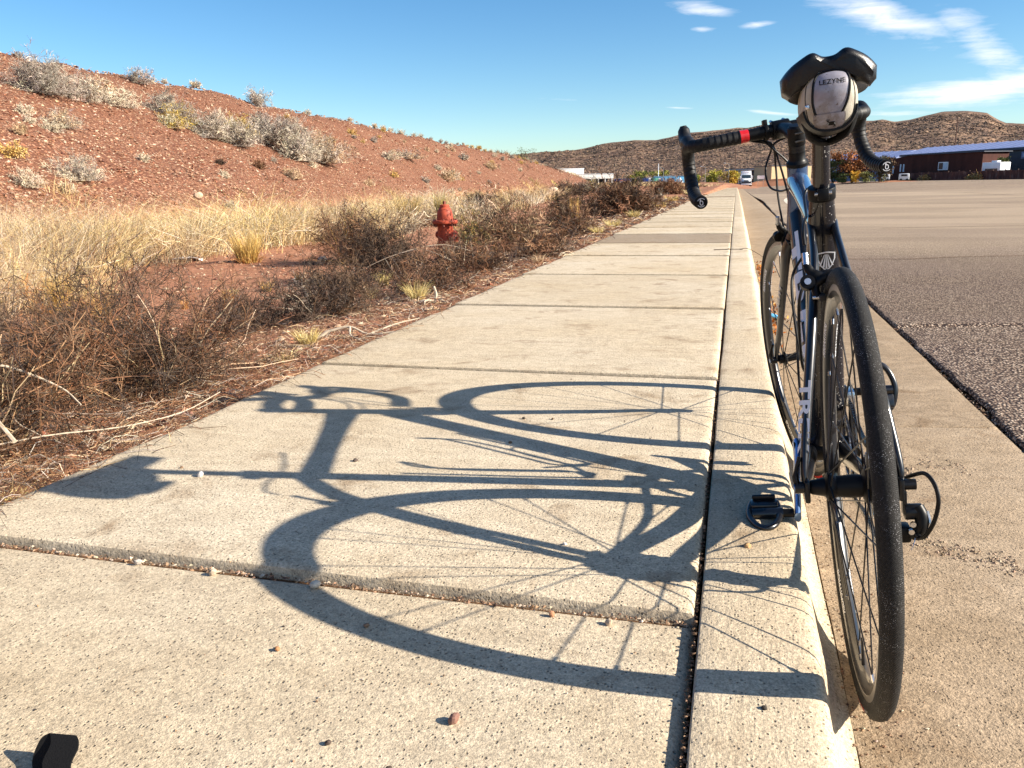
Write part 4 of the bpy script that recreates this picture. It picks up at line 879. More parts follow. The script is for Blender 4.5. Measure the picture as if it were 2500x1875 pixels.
for k, a in enumerate([('reddish pebble in the middle of the nearest slab', -.315, .835, -.0135, .0085, (.22, .12, .09)), ('pale grey pebble left of the bicycle shadow', -1.17, 1.52, 0, .0095, (.42, .40, .38)),
    ('dark pebble inside the shadow of the head tube', -.86, 1.69, 0, .006, (.08, .06, .05)), ('tiny brown pebble left of the pale grey one', -1.25, 1.56, 0, .0045, (.20, .13, .08)),
    ('orange brown pebble on the nearest slab near the left', -.62, .93, -.0135, .0045, (.34, .17, .08)), ('white chip by the rear hub shadow', -.275, 1.34, 0, .0045, (.62, .58, .52)),
    ('small dark pebble at the bottom of the nearest slab', -.36, .735, -.0135, .0045, (.07, .05, .04)), ('small dark pebble left of that one', -.45, .76, -.0135, .004, (.07, .05, .04)),
    ('brown pebble near the tire shadow on the nearest slab', -.52, 1.02, -.0135, .0048, (.22, .14, .09)), ('dark pebble between the two bottle cage shadows', -.53, 1.9, 0, .005, (.09, .07, .05)),
    ('round tan seed head lying on the curb', .045, 1.40, 0, .0065, (.50, .30, .14)), ('small dark pebble right of the front wheel shadow rim', -.55, 2.12, 0, .005, (.06, .05, .04)), ('brown pebble between the spoke shadows of the front wheel', -.47, 2.13, 0, .004, (.12, .08, .05)),
    ('dark pebble on the curb by the rear tire', .06, .93, 0, .004, (.06, .05, .04)), ('tan pebble at the lip of the raised slab', -.86, 1.12, -.0135, .008, (.40, .32, .24)), ('grey pebble at the lip of the raised slab', -1.02, 1.125, -.0135, .007, (.34, .31, .28)),
    ('pale pebble at the lip, next to the tire shadow', -.66, 1.118, -.0135, .009, (.52, .45, .36)), ('rust coloured pebble under the lip near the curb', -.25, 1.115, -.0135, .005, (.36, .18, .10)), ('tan pebble under the lip near the curb', -.16, 1.11, -.0135, .006, (.44, .34, .24)),
    ('white stone beside the golden bunch grass', -5.0, 9.3, -.27, .07, (.55, .45, .36))]):
    pebble(a[0], *a[1:5], a[5], 'stone' if k == 19 else 'pebble', 'stone' if k == 19 else 'pebble', k, GP_ if k < 19 else None)
pebble('large pale boulder low on the embankment above the straw', -14.6, 20.3, float(gz(-14.6, 20.3)), .13, (.46, .34, .24), 'boulder', 'boulder', 31)
pebble('pale boulder lying at the far toe of the embankment', -13.4, 62.0, float(gz(-13.4, 62.0)), .5, (.60, .46, .34), 'boulder', 'boulder', 32)
# grit: crumbs in the joints, on the slabs and dirt in the gutter (stuff)
def grit(name, N, fx, cols, smin, smax):
    x, y, z = fx(N); sz = smin + (smax - smin) * rng.random(len(x)) ** 4; stones(len(x), x, y, z + sz * .3, sz, cols, name)
DIRTC = [(.16, .09, .05), (.25, .16, .10), (.10, .06, .04), (.42, .34, .26), (.30, .18, .11)]
def f1(N):
    y = .5 * np.exp(rng.random(N) * math.log(40 / .5)); x = -.033 + rng.normal(size=N) * .0022; return x, y, np.full(N, -.014) + rng.random(N) * .009
grit('joint_debris', 3800, f1, DIRTC[:3], .001, .0042)
def f2(N):
    k = rng.integers(-1, 12, N); x = XL + (XJ - XL) * rng.random(N); near = rng.random(N) < .55; k[near] = -1
    return x, Y0 + (k + 1) * S - .007 + rng.normal(size=N) * .004, np.where(k == -1, -.018, -.012) + rng.random(N) * .004
grit('slab_gap_debris', 2000, f2, DIRTC, .001, .0055)
def f3(N): x = XL + 1.44 * rng.random(N); y = .55 + 9 * rng.random(N) ** 1.6; return x, y, np.where(y < Y0, -.014, -.0002)
grit('pavement_grit', 1500, f3, DIRTC + [(.05, .04, .035)], .0008, .0032)
def f4(N):
    y = .5 * np.exp(rng.random(N) * math.log(30 / .5)); x = .195 + np.abs(rng.normal(size=N)) * .055; return x, y, np.interp(x, [.2, .24, .4, .62, .8], [-.161, -.1605, -.153, -.142, -.134])
grit('gutter_sand', 5200, f4, DIRTC, .0008, .0038)
def f5(N):
    y = .9 * np.exp(rng.random(N) * math.log(30 / .9)); x = .838 + rng.normal(size=N) * .009; return x, y, np.full(N, -.146) + rng.random(N) * .008
grit('asphalt_edge_debris', 4200, f5, DIRTC, .002, .006)
# dried mud clods on the gutter beside the rear wheel
def mud(name, cx, cy, rx, ry, n, lab):
    x = cx + rng.normal(size=n) * rx * .55; y = cy + rng.normal(size=n) * ry * .55 + (x - cx) * -.35; ok = vnoise(x * 70, y * 70, 4) > .42; x, y = x[ok], y[ok]; n = len(x); z = np.interp(x, [.2, .24, .4, .62, .8], [-.161, -.1605, -.153, -.142, -.134])
    sz = .0012 + .0042 * rng.random(n) ** 2; stones(n, x, y, z, sz, [(.36, .28, .20), (.30, .22, .15), (.24, .17, .11)], name, flat=.7)
mud('dried_mud', .49, 1.80, .075, .045, 650, ''); mud('dried_mud', .58, 1.74, .07, .04, 420, ''); mud('dried_mud', .46, 2.30, .06, .06, 420, ''); mud('dried_mud', .56, 2.38, .08, .05, 380, '')
# dead leaves and blue litter by the kerb ahead of the front wheel
v = Veg(); n = 250; y = np.concatenate([rng.normal(5.0, .40, 110), rng.normal(7.6, .35, 140)]); x = .21 + np.abs(rng.normal(size=n)) * .05; c = np.stack([x, y, -.155 + rng.random(n) * .02], 1)
a_ = rng.normal(size=(n, 3)); a_ /= np.linalg.norm(a_, axis=1, keepdims=True); b_ = np.cross(a_, rng.normal(size=(n, 3))); b_ /= np.linalg.norm(b_, axis=1, keepdims=True)
V = np.stack([c - a_ * .014, c + b_ * .008, c + a_ * .014, c - b_ * .008], 1).reshape(-1, 3); v.faces(V, np.arange(n * 4).reshape(-1, 4), np.repeat(tints(n, [(.42, .14, .03), (.30, .10, .03), (.16, .08, .04), (.50, .24, .06)]), 4, axis=0)); v.build('gutter_leaves', kind='stuff')
o = MB().tube(catmull([(0, 0, .02), (.02, .01, .035), (.05, .0, .03), (.075, .01, .012)], 4), [.006] + [.022] * 11 + [.006], 8, False, ((0, 0, 1), .5)).build('blue_wrapper', 'blue_litter'); o.location = (.20, 4.85, -.158); tag(o, 'light blue wrapper lying against the curb beyond the front wheel', 'litter')
# stump with forked roots, fallen branches
def branchy(name, label, cat, x, y, paths, mat='bleached_wood', z=None):
    m = MB()
    for pts, r0, r1 in paths: P = catmull(pts, 4); m.tube(P, np.linspace(r0, r1, len(P)), 6)
    o = m.build(name, mat); o.location = (x, y, float(gz(x, y)) if z is None else z); tag(o, label, cat)
branchy('dead_stump', 'small bleached stump with forked roots beside the pavement', 'stump', -1.72, 4.55, [([(0, 0, 0), (.012, 0, .05), (-.004, .01, .095)], .010, .007), ([(0, 0, .01), (.05, -.02, .02), (.10, -.05, .0)], .010, .005), ([(0, 0, .01), (-.06, -.03, .015), (-.12, -.03, 0)], .010, .004), ([(0, 0, .01), (-.03, -.07, .02), (-.02, -.12, 0)], .009, .004)])
branchy('fallen_branch', 'forked dead branch lying at the pavement edge below the pale yellow tuft', 'branch', -1.62, 3.35, [([(-.18, 0, .03), (-.08, .03, .05), (.02, .02, .02), (.16, .05, .03), (.26, .02, .01)], .007, .003), ([(-.08, .03, .05), (-.04, -.04, .02), (.05, -.06, .01)], .006, .003), ([(.02, .02, .02), (.10, .12, .05), (.2, .2, .07)], .005, .002), ([(-.18, 0, .03), (-.22, -.03, .0)], .008, .007)])
branchy('fallen_branch', 'long pale forked branch lying across the big brown tangle', 'branch', -1.95, 1.62, [([(.28, -.12, .08), (.14, -.06, .15), (.02, .0, .24), (-.03, .08, .33)], .0055, .003), ([(.02, 0, .24), (.10, .06, .22), (.22, .1, .16), (.30, .08, .12)], .004, .002), ([(.14, -.06, .15), (.05, -.12, .12), (-.1, -.2, .08), (-.22, -.22, .1)], .0045, .002)], z=-.02)
branchy('fallen_branch', 'thin pale branch lying along the pavement edge under the brown tangle', 'branch', -1.62, 1.75, [([(-.25, -.3, .02), (-.1, -.12, .03), (.02, .02, .02), (.08, .2, .015), (.06, .42, .02)], .0024, .0012), ([(-.1, -.12, .03), (-.2, -.1, .06), (-.3, -.02, .1)], .002, .001)], z=0)
branchy('fallen_branch', 'arching bleached branch over the matted brush in front of the hydrant', 'branch', -2.3, 6.3, [([(-.7, -.2, .05), (-.35, -.1, .2), (0, .1, .26), (.35, .3, .12), (.6, .35, .02)], .0026, .0012), ([(-.35, -.1, .2), (-.1, -.15, .24), (.15, -.2, .16)], .003, .0015)])
branchy('dry_twig', 'dry twig caught across the pavement joint and curb', 'twig', -.02, 7.9, [([(-.16, -.02, .01), (-.05, .02, .012), (.06, .0, .014), (.16, .03, .012), (.34, .1, -.1)], .004, .002), ([(-.05, .02, .012), (-.02, .07, .016)], .003, .002), ([(.06, 0, .014), (.1, -.05, .012)], .003, .002)], 'bark', z=.0)

# ------------------------------------------------------------------ trees and poles in the distance
def leaf_tree(name, label, cat, x, y, z, h, wd, cols, trunk_h=.25, n=2600, ls=.16, grp=None, bark='bark', multi=4):
    t = empty(name, (x, y, z)); tag(t, label, cat, grp); m = MB(); r_ = random.Random(int(x * 7 + y)); ends = []
    for k in range(multi):
        a = r_.uniform(0, 6.28); b = r_.uniform(.15, .45); P = catmull([(0, 0, -.05), (math.cos(a) * wd * .08, math.sin(a) * wd * .08, h * trunk_h), (math.cos(a) * wd * b * .6, math.sin(a) * wd * b * .6, h * .55), (math.cos(a) * wd * b, math.sin(a) * wd * b, h * .88)], 3)
        m.tube(P, np.linspace(h * .028, h * .006, len(P)), 6); ends += [P[-1], P[-4], P[-6]]
    m.build('trunk', bark, t)
    C = np.array([ends[r_.randrange(len(ends))] for _ in range(34)]) + rng.normal(size=(34, 3)) * [wd * .13, wd * .13, h * .11]; C[:, 2] = np.clip(C[:, 2], h * .16, h * .92)
    v = Veg(); i = rng.integers(0, 34, n); c = C[i] + rng.normal(size=(n, 3)) * [wd * .085, wd * .085, h * .075]; c[:, 2] = np.maximum(c[:, 2], .05)
    a_ = rng.normal(size=(n, 3)); a_ /= np.linalg.norm(a_, axis=1, keepdims=True); b_ = np.cross(a_, rng.normal(size=(n, 3))); b_ /= np.linalg.norm(b_, axis=1, keepdims=True); sz = ls * rng.uniform(.6, 1.3, (n, 1))
    V = np.stack([c - a_ * sz, c + b_ * sz * .6, c + a_ * sz, c - b_ * sz * .6], 1).reshape(-1, 3); ctint = tints(34, cols, .3)[i] * rng.uniform(.8, 1.2, (n, 1)); v.faces(V, np.arange(n * 4).reshape(-1, 4), np.repeat(ctint, 4, axis=0)); v.build('crown', parent=t); return t
YT = [(.34, .30, .04), (.26, .26, .045), (.40, .32, .05), (.16, .19, .045)]
G1 = 'yellow green trees along the road ahead'
leaf_tree('cottonwood_tree', 'yellow green tree nearest the dangling left handlebar end', 'tree', -6.2, 214, -1.2, 4.1, 4.8, YT, grp=G1)
leaf_tree('cottonwood_tree', 'golden yellow tree directly left of the white semi truck', 'tree', -1.7, 215.5, -1.2, 3.9, 4.9, [(.42, .30, .04), (.32, .27, .04), (.36, .24, .05)], grp=G1)
leaf_tree('cottonwood_tree', 'small yellow tree half hidden behind the left handlebar drop', 'tree', -9.6, 214, -1.2, 3.2, 2.4, YT, grp=G1)
leaf_tree('cottonwood_tree', 'left one of the two wide green trees above the row of parked trucks', 'tree', -33.0, 299, -1.3, 5.4, 6.2, [(.20, .22, .045), (.28, .26, .05), (.12, .15, .04)], ls=.24, grp=G1)
leaf_tree('cottonwood_tree', 'right one of the two wide green trees above the row of parked trucks', 'tree', -27.5, 300, -1.3, 5.3, 6.4, [(.24, .24, .045), (.30, .26, .05), (.14, .17, .04)], ls=.24, grp=G1)
leaf_tree('cottonwood_tree', 'low yellowish tree just above the blue trailer', 'tree', -41.5, 352, -1.3, 4.4, 7.0, YT, ls=.26, grp=G1)
G2 = 'trees in front of the blue roofed buildings'
leaf_tree('autumn_tree', 'rust red autumn tree right of the seatpost', 'tree', 17.2, 139, -.15, 4.4, 5.6, [(.20, .075, .025), (.26, .10, .03), (.12, .05, .025)], .3, 4200, .15, G2)
leaf_tree('green_tree', 'dark olive tree partly behind the seatpost', 'tree', 14.6, 140, -.15, 3.3, 3.6, [(.07, .085, .03), (.10, .11, .035)], .2, 2600, .14, G2)
leaf_tree('yellow_bush', 'bright yellow bush under the rust red tree', 'bush', 17.0, 136.5, -.15, 1.6, 1.8, [(.50, .27, .03), (.55, .36, .05)], .1, 1300, .10, G2)
leaf_tree('green_bush', 'green bush right of the bright yellow one', 'bush', 19.0, 137, -.15, 1.5, 2.4, [(.10, .12, .035), (.17, .16, .05)], .1, 1300, .10, G2)
leaf_tree('green_bush', 'dark green bush at the foot of the seatpost', 'bush', 15.6, 136.8, -.15, 1.3, 1.8, [(.07, .09, .03), (.12, .13, .04)], .1, 1200, .10, G2)
leaf_tree('autumn_tree', 'second brownish tree behind the right handlebar drop', 'tree', 21.3, 140, -.15, 3.6, 4.2, [(.10, .06, .03), (.08, .08, .03)], .35, 2400, .14, G2)
leaf_tree('green_tree', 'small tree between the camper and the pale blue wall', 'tree', 41.5, 151.5, -.15, 3.2, 1.9, [(.08, .10, .03), (.13, .13, .05)], .3, 1400, .13, G2)
leaf_tree('scrub_tree', 'thin sparse green tree standing at the end of the embankment', 'tree', -27.9, 109.5, 3.3, 2.0, 3.0, [(.10, .13, .06), (.14, .16, .08)], .2, 420, .07, None)
leaf_tree('tumble_bush', 'dark round bush in front of the blue trailer', 'bush', -23.0, 205, .1, 1.5, 2.2, [(.045, .05, .055), (.07, .07, .07)], .1, 900, .1, None)
def pole(label, x, y, z, h, r=.13, mat='pole_wood', arm=None, name='utility_pole', cat='pole', grp='poles along the road'):
    t = empty(name, (x, y, z)); tag(t, label, cat, grp)
    MB().lathe([(r, -.3), (r * .6, h), (0, h + .02)], None, 8).build('shaft', mat, t)
    if arm == 'cross': MB().box((0, 0, h - .7), (2.2, .14, .16)).build('crossarm', mat, t)
    if arm == 'lamp':
        MB().tube([(0, 0, h - .1), (-.3, 0, h + .12), (-.9, -.1, h + .18)], .05, 6).build('lamp_arm', 'pole_grey', t)
        MB().lathe([(0, -.10), (.24, -.06), (.28, 0), (.12, .10), (0, .12)], Matrix.Translation((-1.05, -.1, h + .18)), 10).build('lamp_head', 'lamp_head', t)
pole('tall thin wooden pole above the yellow tree left of the semi truck', -10.4, 259, -1.2, 11.2, .14, arm=None)
pole('tall brown pole rising right above the semi truck', -.62, 250, -1.2, 10.7, .15)
pole('wooden pole left of the two wide green trees', -36.6, 318, -1.3, 10.2, .14)
pole('white flagpole like post among the parked trucks', -25.9, 288.5, -1.3, 7.9, .16, 'white_paint')
pole('tall thin pole just behind the white post', -24.9, 296, -1.3, 12.2, .12, arm='cross')
pole('street lamp right of the white post', -23.4, 279, -1.3, 6.2, .09, 'pole_grey', 'lamp', 'street_lamp', 'street lamp')
pole('street lamp in front of the left yellow green tree', -7.5, 209.8, -1.1, 4.9, .07, 'pole_grey', 'lamp', 'street_lamp', 'street lamp')
pole('street lamp just left of the semi truck', -1.9, 204.5, -1.05, 5.4, .07, 'pole_grey', 'lamp', 'street_lamp', 'street lamp')
pole('lone brown pole on the hillside above the brown building', 52.6, 234, -.3, 15.0, .19)
pole('thin pole standing far left against the desert hills', -50.5, 345, -1.3, 9.0, .14)

# ------------------------------------------------------------------ semi truck coming towards the camera
def semi(x, y, z, rz):
    t = empty('semi_truck', (x, y, z), rz); tag(t, 'white semi truck driving towards the camera at the end of the road', 'truck')
    MB().box((0, 1.4, 1.05), (2.2, 4.4, .5)).build('chassis', 'dark_wall', t)
    b = MB().box((0, 2.2, 2.0), (2.36, 2.2, 1.6)); b.box((0, 2.6, 3.05), (2.3, 1.8, .75), top=.9); b.build('cab', 'white_paint', t, bevel=.08)
    h = MB(); h.add([(-.78, -.55, .85), (.78, -.55, .85), (1.02, 1.2, .85), (-1.02, 1.2, .85), (-.66, -.5, 1.62), (.66, -.5, 1.62), (1.0, 1.2, 2.0), (-1.0, 1.2, 2.0)], [(3, 2, 1, 0), (4, 5, 6, 7), (0, 1, 5, 4), (1, 2, 6, 5), (2, 3, 7, 6), (3, 0, 4, 7)]); h.build('hood', 'white_paint', t, bevel=.1)
    MB().box((0, -.60, 1.22), (.98, .1, .72)).build('grille', 'dark_wall', t, bevel=.03)
    for k in range(4): MB().box((0, -.66, .98 + .16 * k), (.92, .03, .03)).build('grille_bar', 'silver', t)
    MB().box((0, -.68, .62), (2.36, .35, .34)).build('bumper', 'white_paint', t, bevel=.06)
    MB().add([(-1.02, 1.06, 2.02), (1.02, 1.06, 2.02), (.98, 1.10, 2.74), (-.98, 1.10, 2.74)], [(0, 1, 2, 3)]).add([(-1.02, 1.10, 2.02), (1.02, 1.10, 2.02), (.98, 1.14, 2.74), (-.98, 1.14, 2.74)], [(3, 2, 1, 0)]).build('windshield', 'glass_dark', t, smooth=False)
    for s_ in (-1, 1):
        MB().box((s_ * .92, -.35, 1.12), (.36, .35, .3)).build('headlight', 'silver', t, bevel=.05)
        MB().box((s_ * 1.34, .95, 2.2), (.14, .12, .7)).build('mirror', 'white_paint', t, bevel=.03)
        wv = MB().cyl((s_ * 1.0, .2, .5), (s_ * 1.22, .2, .5), .5, n=20).build('wheel', 'tyre_black', t); MB().cyl((s_ * 1.20, .2, .5), (s_ * 1.235, .2, .5), .25, n=16).build('hubcap', 'silver', wv)
        wv = MB().cyl((s_ * .8, 3.4, .5), (s_ * 1.22, 3.4, .5), .5, n=20).build('wheel', 'tyre_black', t)
        MB().box((s_ * 1.02, .2, 1.05), (.34, 1.3, .3)).build('fender', 'white_paint', t, bevel=.08)
        MB().cyl((s_ * 1.1, 3.4, 1.2), (s_ * 1.1, 3.4, 3.5), .08, n=8).build('exhaust_stack', 'silver', t)
    for k in range(5): MB().box((-.8 + .4 * k, 1.75, 3.46), (.12, .1, .08)).build('marker_light', 'orange_decal', t)
    MB().box((0, 6.5, 2.35), (2.3, 6.2, 2.6)).build('box_trailer', 'white_paint', t, bevel=.04)
semi(2.1, 200, -1.03, R(1))

# ------------------------------------------------------------------ parked trucks and trailers beyond the dirt
def front_xy(x0, y0, x1, y1):
    a = math.atan2(y1 - y0, x1 - x0); return a, math.hypot(x1 - x0, y1 - y0)
def wheels(t, L, w_, xs, r=.48):
    for x in xs:
        for s_ in (0, 1): MB().cyl((x, s_ * w_ - .12, r), (x, s_ * w_ + .12, r), r, n=16).build('wheel', 'tyre_black', t)
def trailer_pepsi():
    t = empty('box_trailer', (-48.6, 343, -1.25), R(7)); tag(t, 'dark blue soft drink trailer with a white stripe and a round logo', 'trailer')
    L, H0, H1 = 10.2, 1.0, 3.5
    MB().box((L / 2, 1.3, (H0 + H1) / 2), (L, 2.5, H1 - H0)).build('cargo_box', 'trailer_blue', t, bevel=.04)
    MB().box((L / 2, .03, 1.5), (L - .1, .04, .75)).build('white_stripe', 'white_paint', t)
    MB().box((L / 2, .02, 3.47), (L, .08, .12)).build('top_rail', 'silver', t)
    M = Matrix.Translation((2.9, .0, 2.25)) @ Matrix.Rotation(math.pi / 2, 4, 'X')
    lg = MB().lathe([(0, 0), (.78, 0), (.78, .03), (0, .03)], M, 28).build('logo_disc', 'white_paint', t)
    def cap(up):
        P = []
        for k in range(25): a = math.pi * k / 24; P.append((.70 * math.cos(a), .70 * math.sin(a) * up))
        n = 14; Q = [(-.70 + 1.4 * k / n, (.14 + .20 * math.sin((-.70 + 1.4 * k / n) * 3.2 + .5)) if up > 0 else (-.16 + .16 * math.sin((-.70 + 1.4 * k / n) * 3.2 + .3))) for k in range(n + 1)]
        pts = [p for p in P if p[1] * up > .0] + Q[::1]
        V = [(x, y, .04) for x, y in pts]; return V, [tuple(range(len(V)))]
    V, F = cap(1); MB().add(V, F, M).build('logo_red_half', 'red_tape', lg, smooth=False)
    V, F = cap(-1); MB().add(V, F, M).build('logo_blue_half', 'trailer_blue', lg, smooth=False)
    V, F = text_geo('pepsi', 1.9, .02); M2 = Matrix.Translation((4.1, -.03, 1.75)) @ Matrix.Rotation(math.pi / 2, 4, 'X'); MB().add(V, F, M2).build('lettering', 'white_paint', t, smooth=False)
    wheels(t, L, 2.6, (1.4, 2.6)); 
trailer_pepsi()
def flat_trailer(label, x, y, rz, L, mat, H1=3.1, grp='trucks parked in a row beyond the red dirt', open_=False, z=-1.25):
    t = empty('box_trailer', (x, y, z), rz); tag(t, label, 'trailer', grp)
    if open_:
        MB().box((L / 2, 1.3, 1.0), (L, 2.5, .2)).build('deck', 'dark_wall', t); MB().box((L / 2, 1.3, H1), (L, 2.5, .16)).build('roof', 'white_paint', t); MB().box((L / 2, 2.5, 2.0), (L, .06, 2.0)).build('back_wall', 'dark_wall', t)
        for k in range(6): MB().box((L * k / 5, .05, 2.05), (.09, .09, 2.1)).build('post', 'white_paint', t)
    else: MB().box((L / 2, 1.3, (H1 + .9) / 2), (L, 2.5, H1 - .9)).build('cargo_box', mat, t, bevel=.04); MB().box((L / 2, .0, H1 - .1), (L, .06, .14)).build('top_rail', 'silver', t)
    wheels(t, L, 2.6, (1.2, L - 1.4))
flat_trailer('open sided trailer with white posts right of the blue drinks trailer', -38.6, 318, R(7), 9.5, None, 3.35, open_=True)
flat_trailer('long pale blue trailer parked behind the slanted white cabs', -27.5, 287, R(5), 11.5, 'trailer_lightblue', 3.7)
def cab_truck(label, x, y, s_mat, rz=R(5)):
    t = empty('box_truck', (x, y, -1.25), rz); tag(t, label, 'truck', 'trucks parked in a row beyond the red dirt')
    V = [(0, 0, .6), (1.5, 0, .6), (1.5, 2.2, .6), (0, 2.2, .6), (.0, 0, 3.05), (.55, 0, 3.05), (1.5, 0, 1.7), (0, 2.2, 3.05), (.55, 2.2, 3.05), (1.5, 2.2, 1.7)]
    MB().add(V, [(0, 1, 6, 5, 4), (3, 7, 8, 9, 2), (0, 3, 2, 1), (4, 5, 8, 7), (5, 6, 9, 8), (1, 2, 9, 6), (0, 4, 7, 3)]).build('cab', 'white_paint', t, bevel=.05)
    MB().box((-1.0, 1.1, 1.95), (2.0, 2.2, 2.3)).build('cargo_box', s_mat, t, bevel=.04); MB().box((1.02, -.01, 1.95), (.5, .04, .5)).build('window', 'glass_dark', t); wheels(t, 3, 2.2, (.7, -1.4), .42)
cab_truck('white cabbed truck with blue box, leftmost of the slanted cabs', -28.6, 282, 'trailer_blue'); cab_truck('white cabbed truck with green box, second of the slanted cabs', -25.2, 281.5, 'trailer_green')
cab_truck('white cabbed truck with light blue box, third of the slanted cabs', -21.8, 281, 'trailer_lightblue'); cab_truck('white cabbed truck nearest the handlebar, fourth of the slanted cabs', -18.6, 281, 'trailer_lightblue')

# ------------------------------------------------------------------ buildings in the distance
def bldg(name, label, x, y, z, rz): t = empty(name, (x, y, z), rz); tag(t, label, 'building', 'buildings at the far end of the road'); return t
t = bldg('warehouse_building', 'tall white block of the warehouse at the far left', -72, 341, -1.3, R(24)); MB().box((5.6, 6, 3.9), (11.2, 12, 7.9)).build('wall', 'white_wall', t); MB().box((5.6, 6, 7.95), (11.5, 12.3, .2)).build('roof', 'white_paint', t)
t = bldg('warehouse_building', 'low white warehouse with dark open bays left of the blue trailer', -62, 335, -1.3, R(22)); 
MB().box((7.2, 8, 4.6), (15.4, 12, 1.9)).build('fascia', 'white_wall', t); MB().box((7.2, 11, 1.8), (15, 6, 3.7)).build('wall', 'dark_wall', t)
for k in range(6): MB().box((.1 + 2.85 * k, 2.3, 1.8), (.3, .3, 3.7)).build('column', 'white_wall', t)
MB().box((7.2, 8, 5.6), (15.8, 12.3, .12)).build('roof', 'white_paint', t)
a, L = front_xy(-2.4, 240, 8.2, 225.5); t = bldg('store_building', 'long low dark building with white columns behind the semi truck', -2.4, 240, -1.15, a); L += .2
MB().box((L / 2, 4, 2.1), (L, 6, 4.2)).build('wall', 'dark_wall', t); MB().box((L / 2, 2.2, 4.55), (L + .8, 6, .35)).build('roof', 'slate_trim', t); MB().box((L / 2, -.8, 4.42), (L + .8, .12, .3)).build('roof_edge', 'lamp_head', t)
for k in range(11): MB().box((.4 + (L - .8) * k / 10, -.5, 2.1), (.24, .24, 4.3)).build('column', 'white_paint', t)
for k in range(10):
    wv = MB().box((.4 + (L - .8) * (k + .5) / 10, .96, 2.3), (1.25, .08, 2.3)).build('window', 'grey_blue_wall', t); MB().box((.4 + (L - .8) * (k + .5) / 10, .90, 2.3), (1.05, .06, 2.1)).build('pane', 'glass_dark', wv)
a, L = front_xy(8.4, 222.4, 18.4, 228.4); t = bldg('store_building', 'plain tan walled building seen between the brake cables', 8.4, 222.4, -1.0, a); MB().box((L / 2, 4, 2.4), (L, 8, 4.9)).build('wall', 'tan_wall', t); MB().box((L / 2, 4, 4.9), (L + .3, 8.3, .14)).build('roof', 'slate_trim', t)
t = empty('sign_board', (5.4, 204.5, -.9), R(-8)); tag(t, 'small white sign board on posts by the bend of the road', 'sign'); MB().box((0, 0, 2.0), (1.6, .08, .8)).build('panel', 'sign_white', t)
for s_ in (-.6, .6): MB().box((s_, .08, .9), (.08, .08, 1.9)).build('post', 'pole_grey', t)
# blue metal roofed complex
def roofed(label, x0, y0, x1, y1, z, eave, ridge, depth, wall, name='metal_building'):
    a, L = front_xy(x0, y0, x1, y1); t = bldg(name, label, x0, y0, z, a); MB().box((L / 2, depth / 2, eave / 2 - .1), (L - .4, depth - .4, eave)).build('wall', wall, t)
    r = MB().add([(-.4, -.6, eave - .05), (L + .4, -.6, eave - .05), (L + .4, depth * .5, ridge), (-.4, depth * .5, ridge), (-.4, depth, ridge - .3), (L + .4, depth, ridge - .3), (-.4, -.6, eave - .25), (L + .4, -.6, eave - .25), (L + .4, depth, eave - .3), (-.4, depth, eave - .3)],
        [(0, 1, 2, 3), (3, 2, 5, 4), (6, 7, 1, 0), (9, 8, 7, 6), (4, 5, 8, 9), (0, 3, 4, 9, 6), (1, 7, 8, 5, 2)]).build('roof', 'lavender_roof', t, smooth=False)
    MB().box((L / 2, -.63, eave - .28), (L + .8, .10, .42)).build('gutter', 'slate_trim', r); 
    for k in range(int(L / 2.4)): MB().add([(k * 2.4, -.55, eave), (k * 2.4 + .12, -.55, eave), (k * 2.4 + .12, depth * .5, ridge + .06), (k * 2.4, depth * .5, ridge + .06), (k * 2.4 + .06, -.55, eave + .06), (k * 2.4 + .06, depth * .5, ridge + .12)], [(0, 1, 4), (0, 4, 5, 3), (1, 2, 5, 4), (3, 5, 2)]).build('roof_seam', 'lavender_roof', r, smooth=False)
    return t, L
t, L = roofed('farther blue metal roofed hall behind the rust red tree', 21.8, 216, 33.5, 199, -.2, 4.9, 6.35, 9, 'grey_blue_wall')
MB().box((-1.0, 2, 2.6), (1.6, 3, 5.2)).build('end_block', 'white_wall', t)
t, L = roofed('long hall with the big blue metal roof above the brown building', 33.8, 193.5, 56, 137, -.2, 5.25, 6.6, 11, 'dark_wall')
# clerestory strip and lower pale wall at the right, with windows
for k in range(10):
    wv = MB().box((L * .60 + 2.0 * k, -.30, 3.85), (1.7, .10, .95)).build('window', 'grey_blue_wall', t); MB().box((L * .60 + 2.0 * k, -.37, 3.85), (1.45, .06, .72)).build('pane', 'window_pale', wv)
MB().box((L * .79, -.16, 3.85), (L * .42, .12, 1.15)).build('upper_wall', 'lavender_roof', t)
MB().box((L * .90, -.16, 1.5), (L * .24, .12, 2.5)).build('lower_wall', 'grey_blue_wall', t)
for k in range(4): wv = MB().box((L * .84 + 2.6 * k, -.30, 1.9), (1.3, .08, 1.3)).build('window', 'white_paint', t); MB().box((L * .84 + 2.6 * k, -.36, 1.9), (1.05, .05, 1.05)).build('pane', 'window_pale', wv)
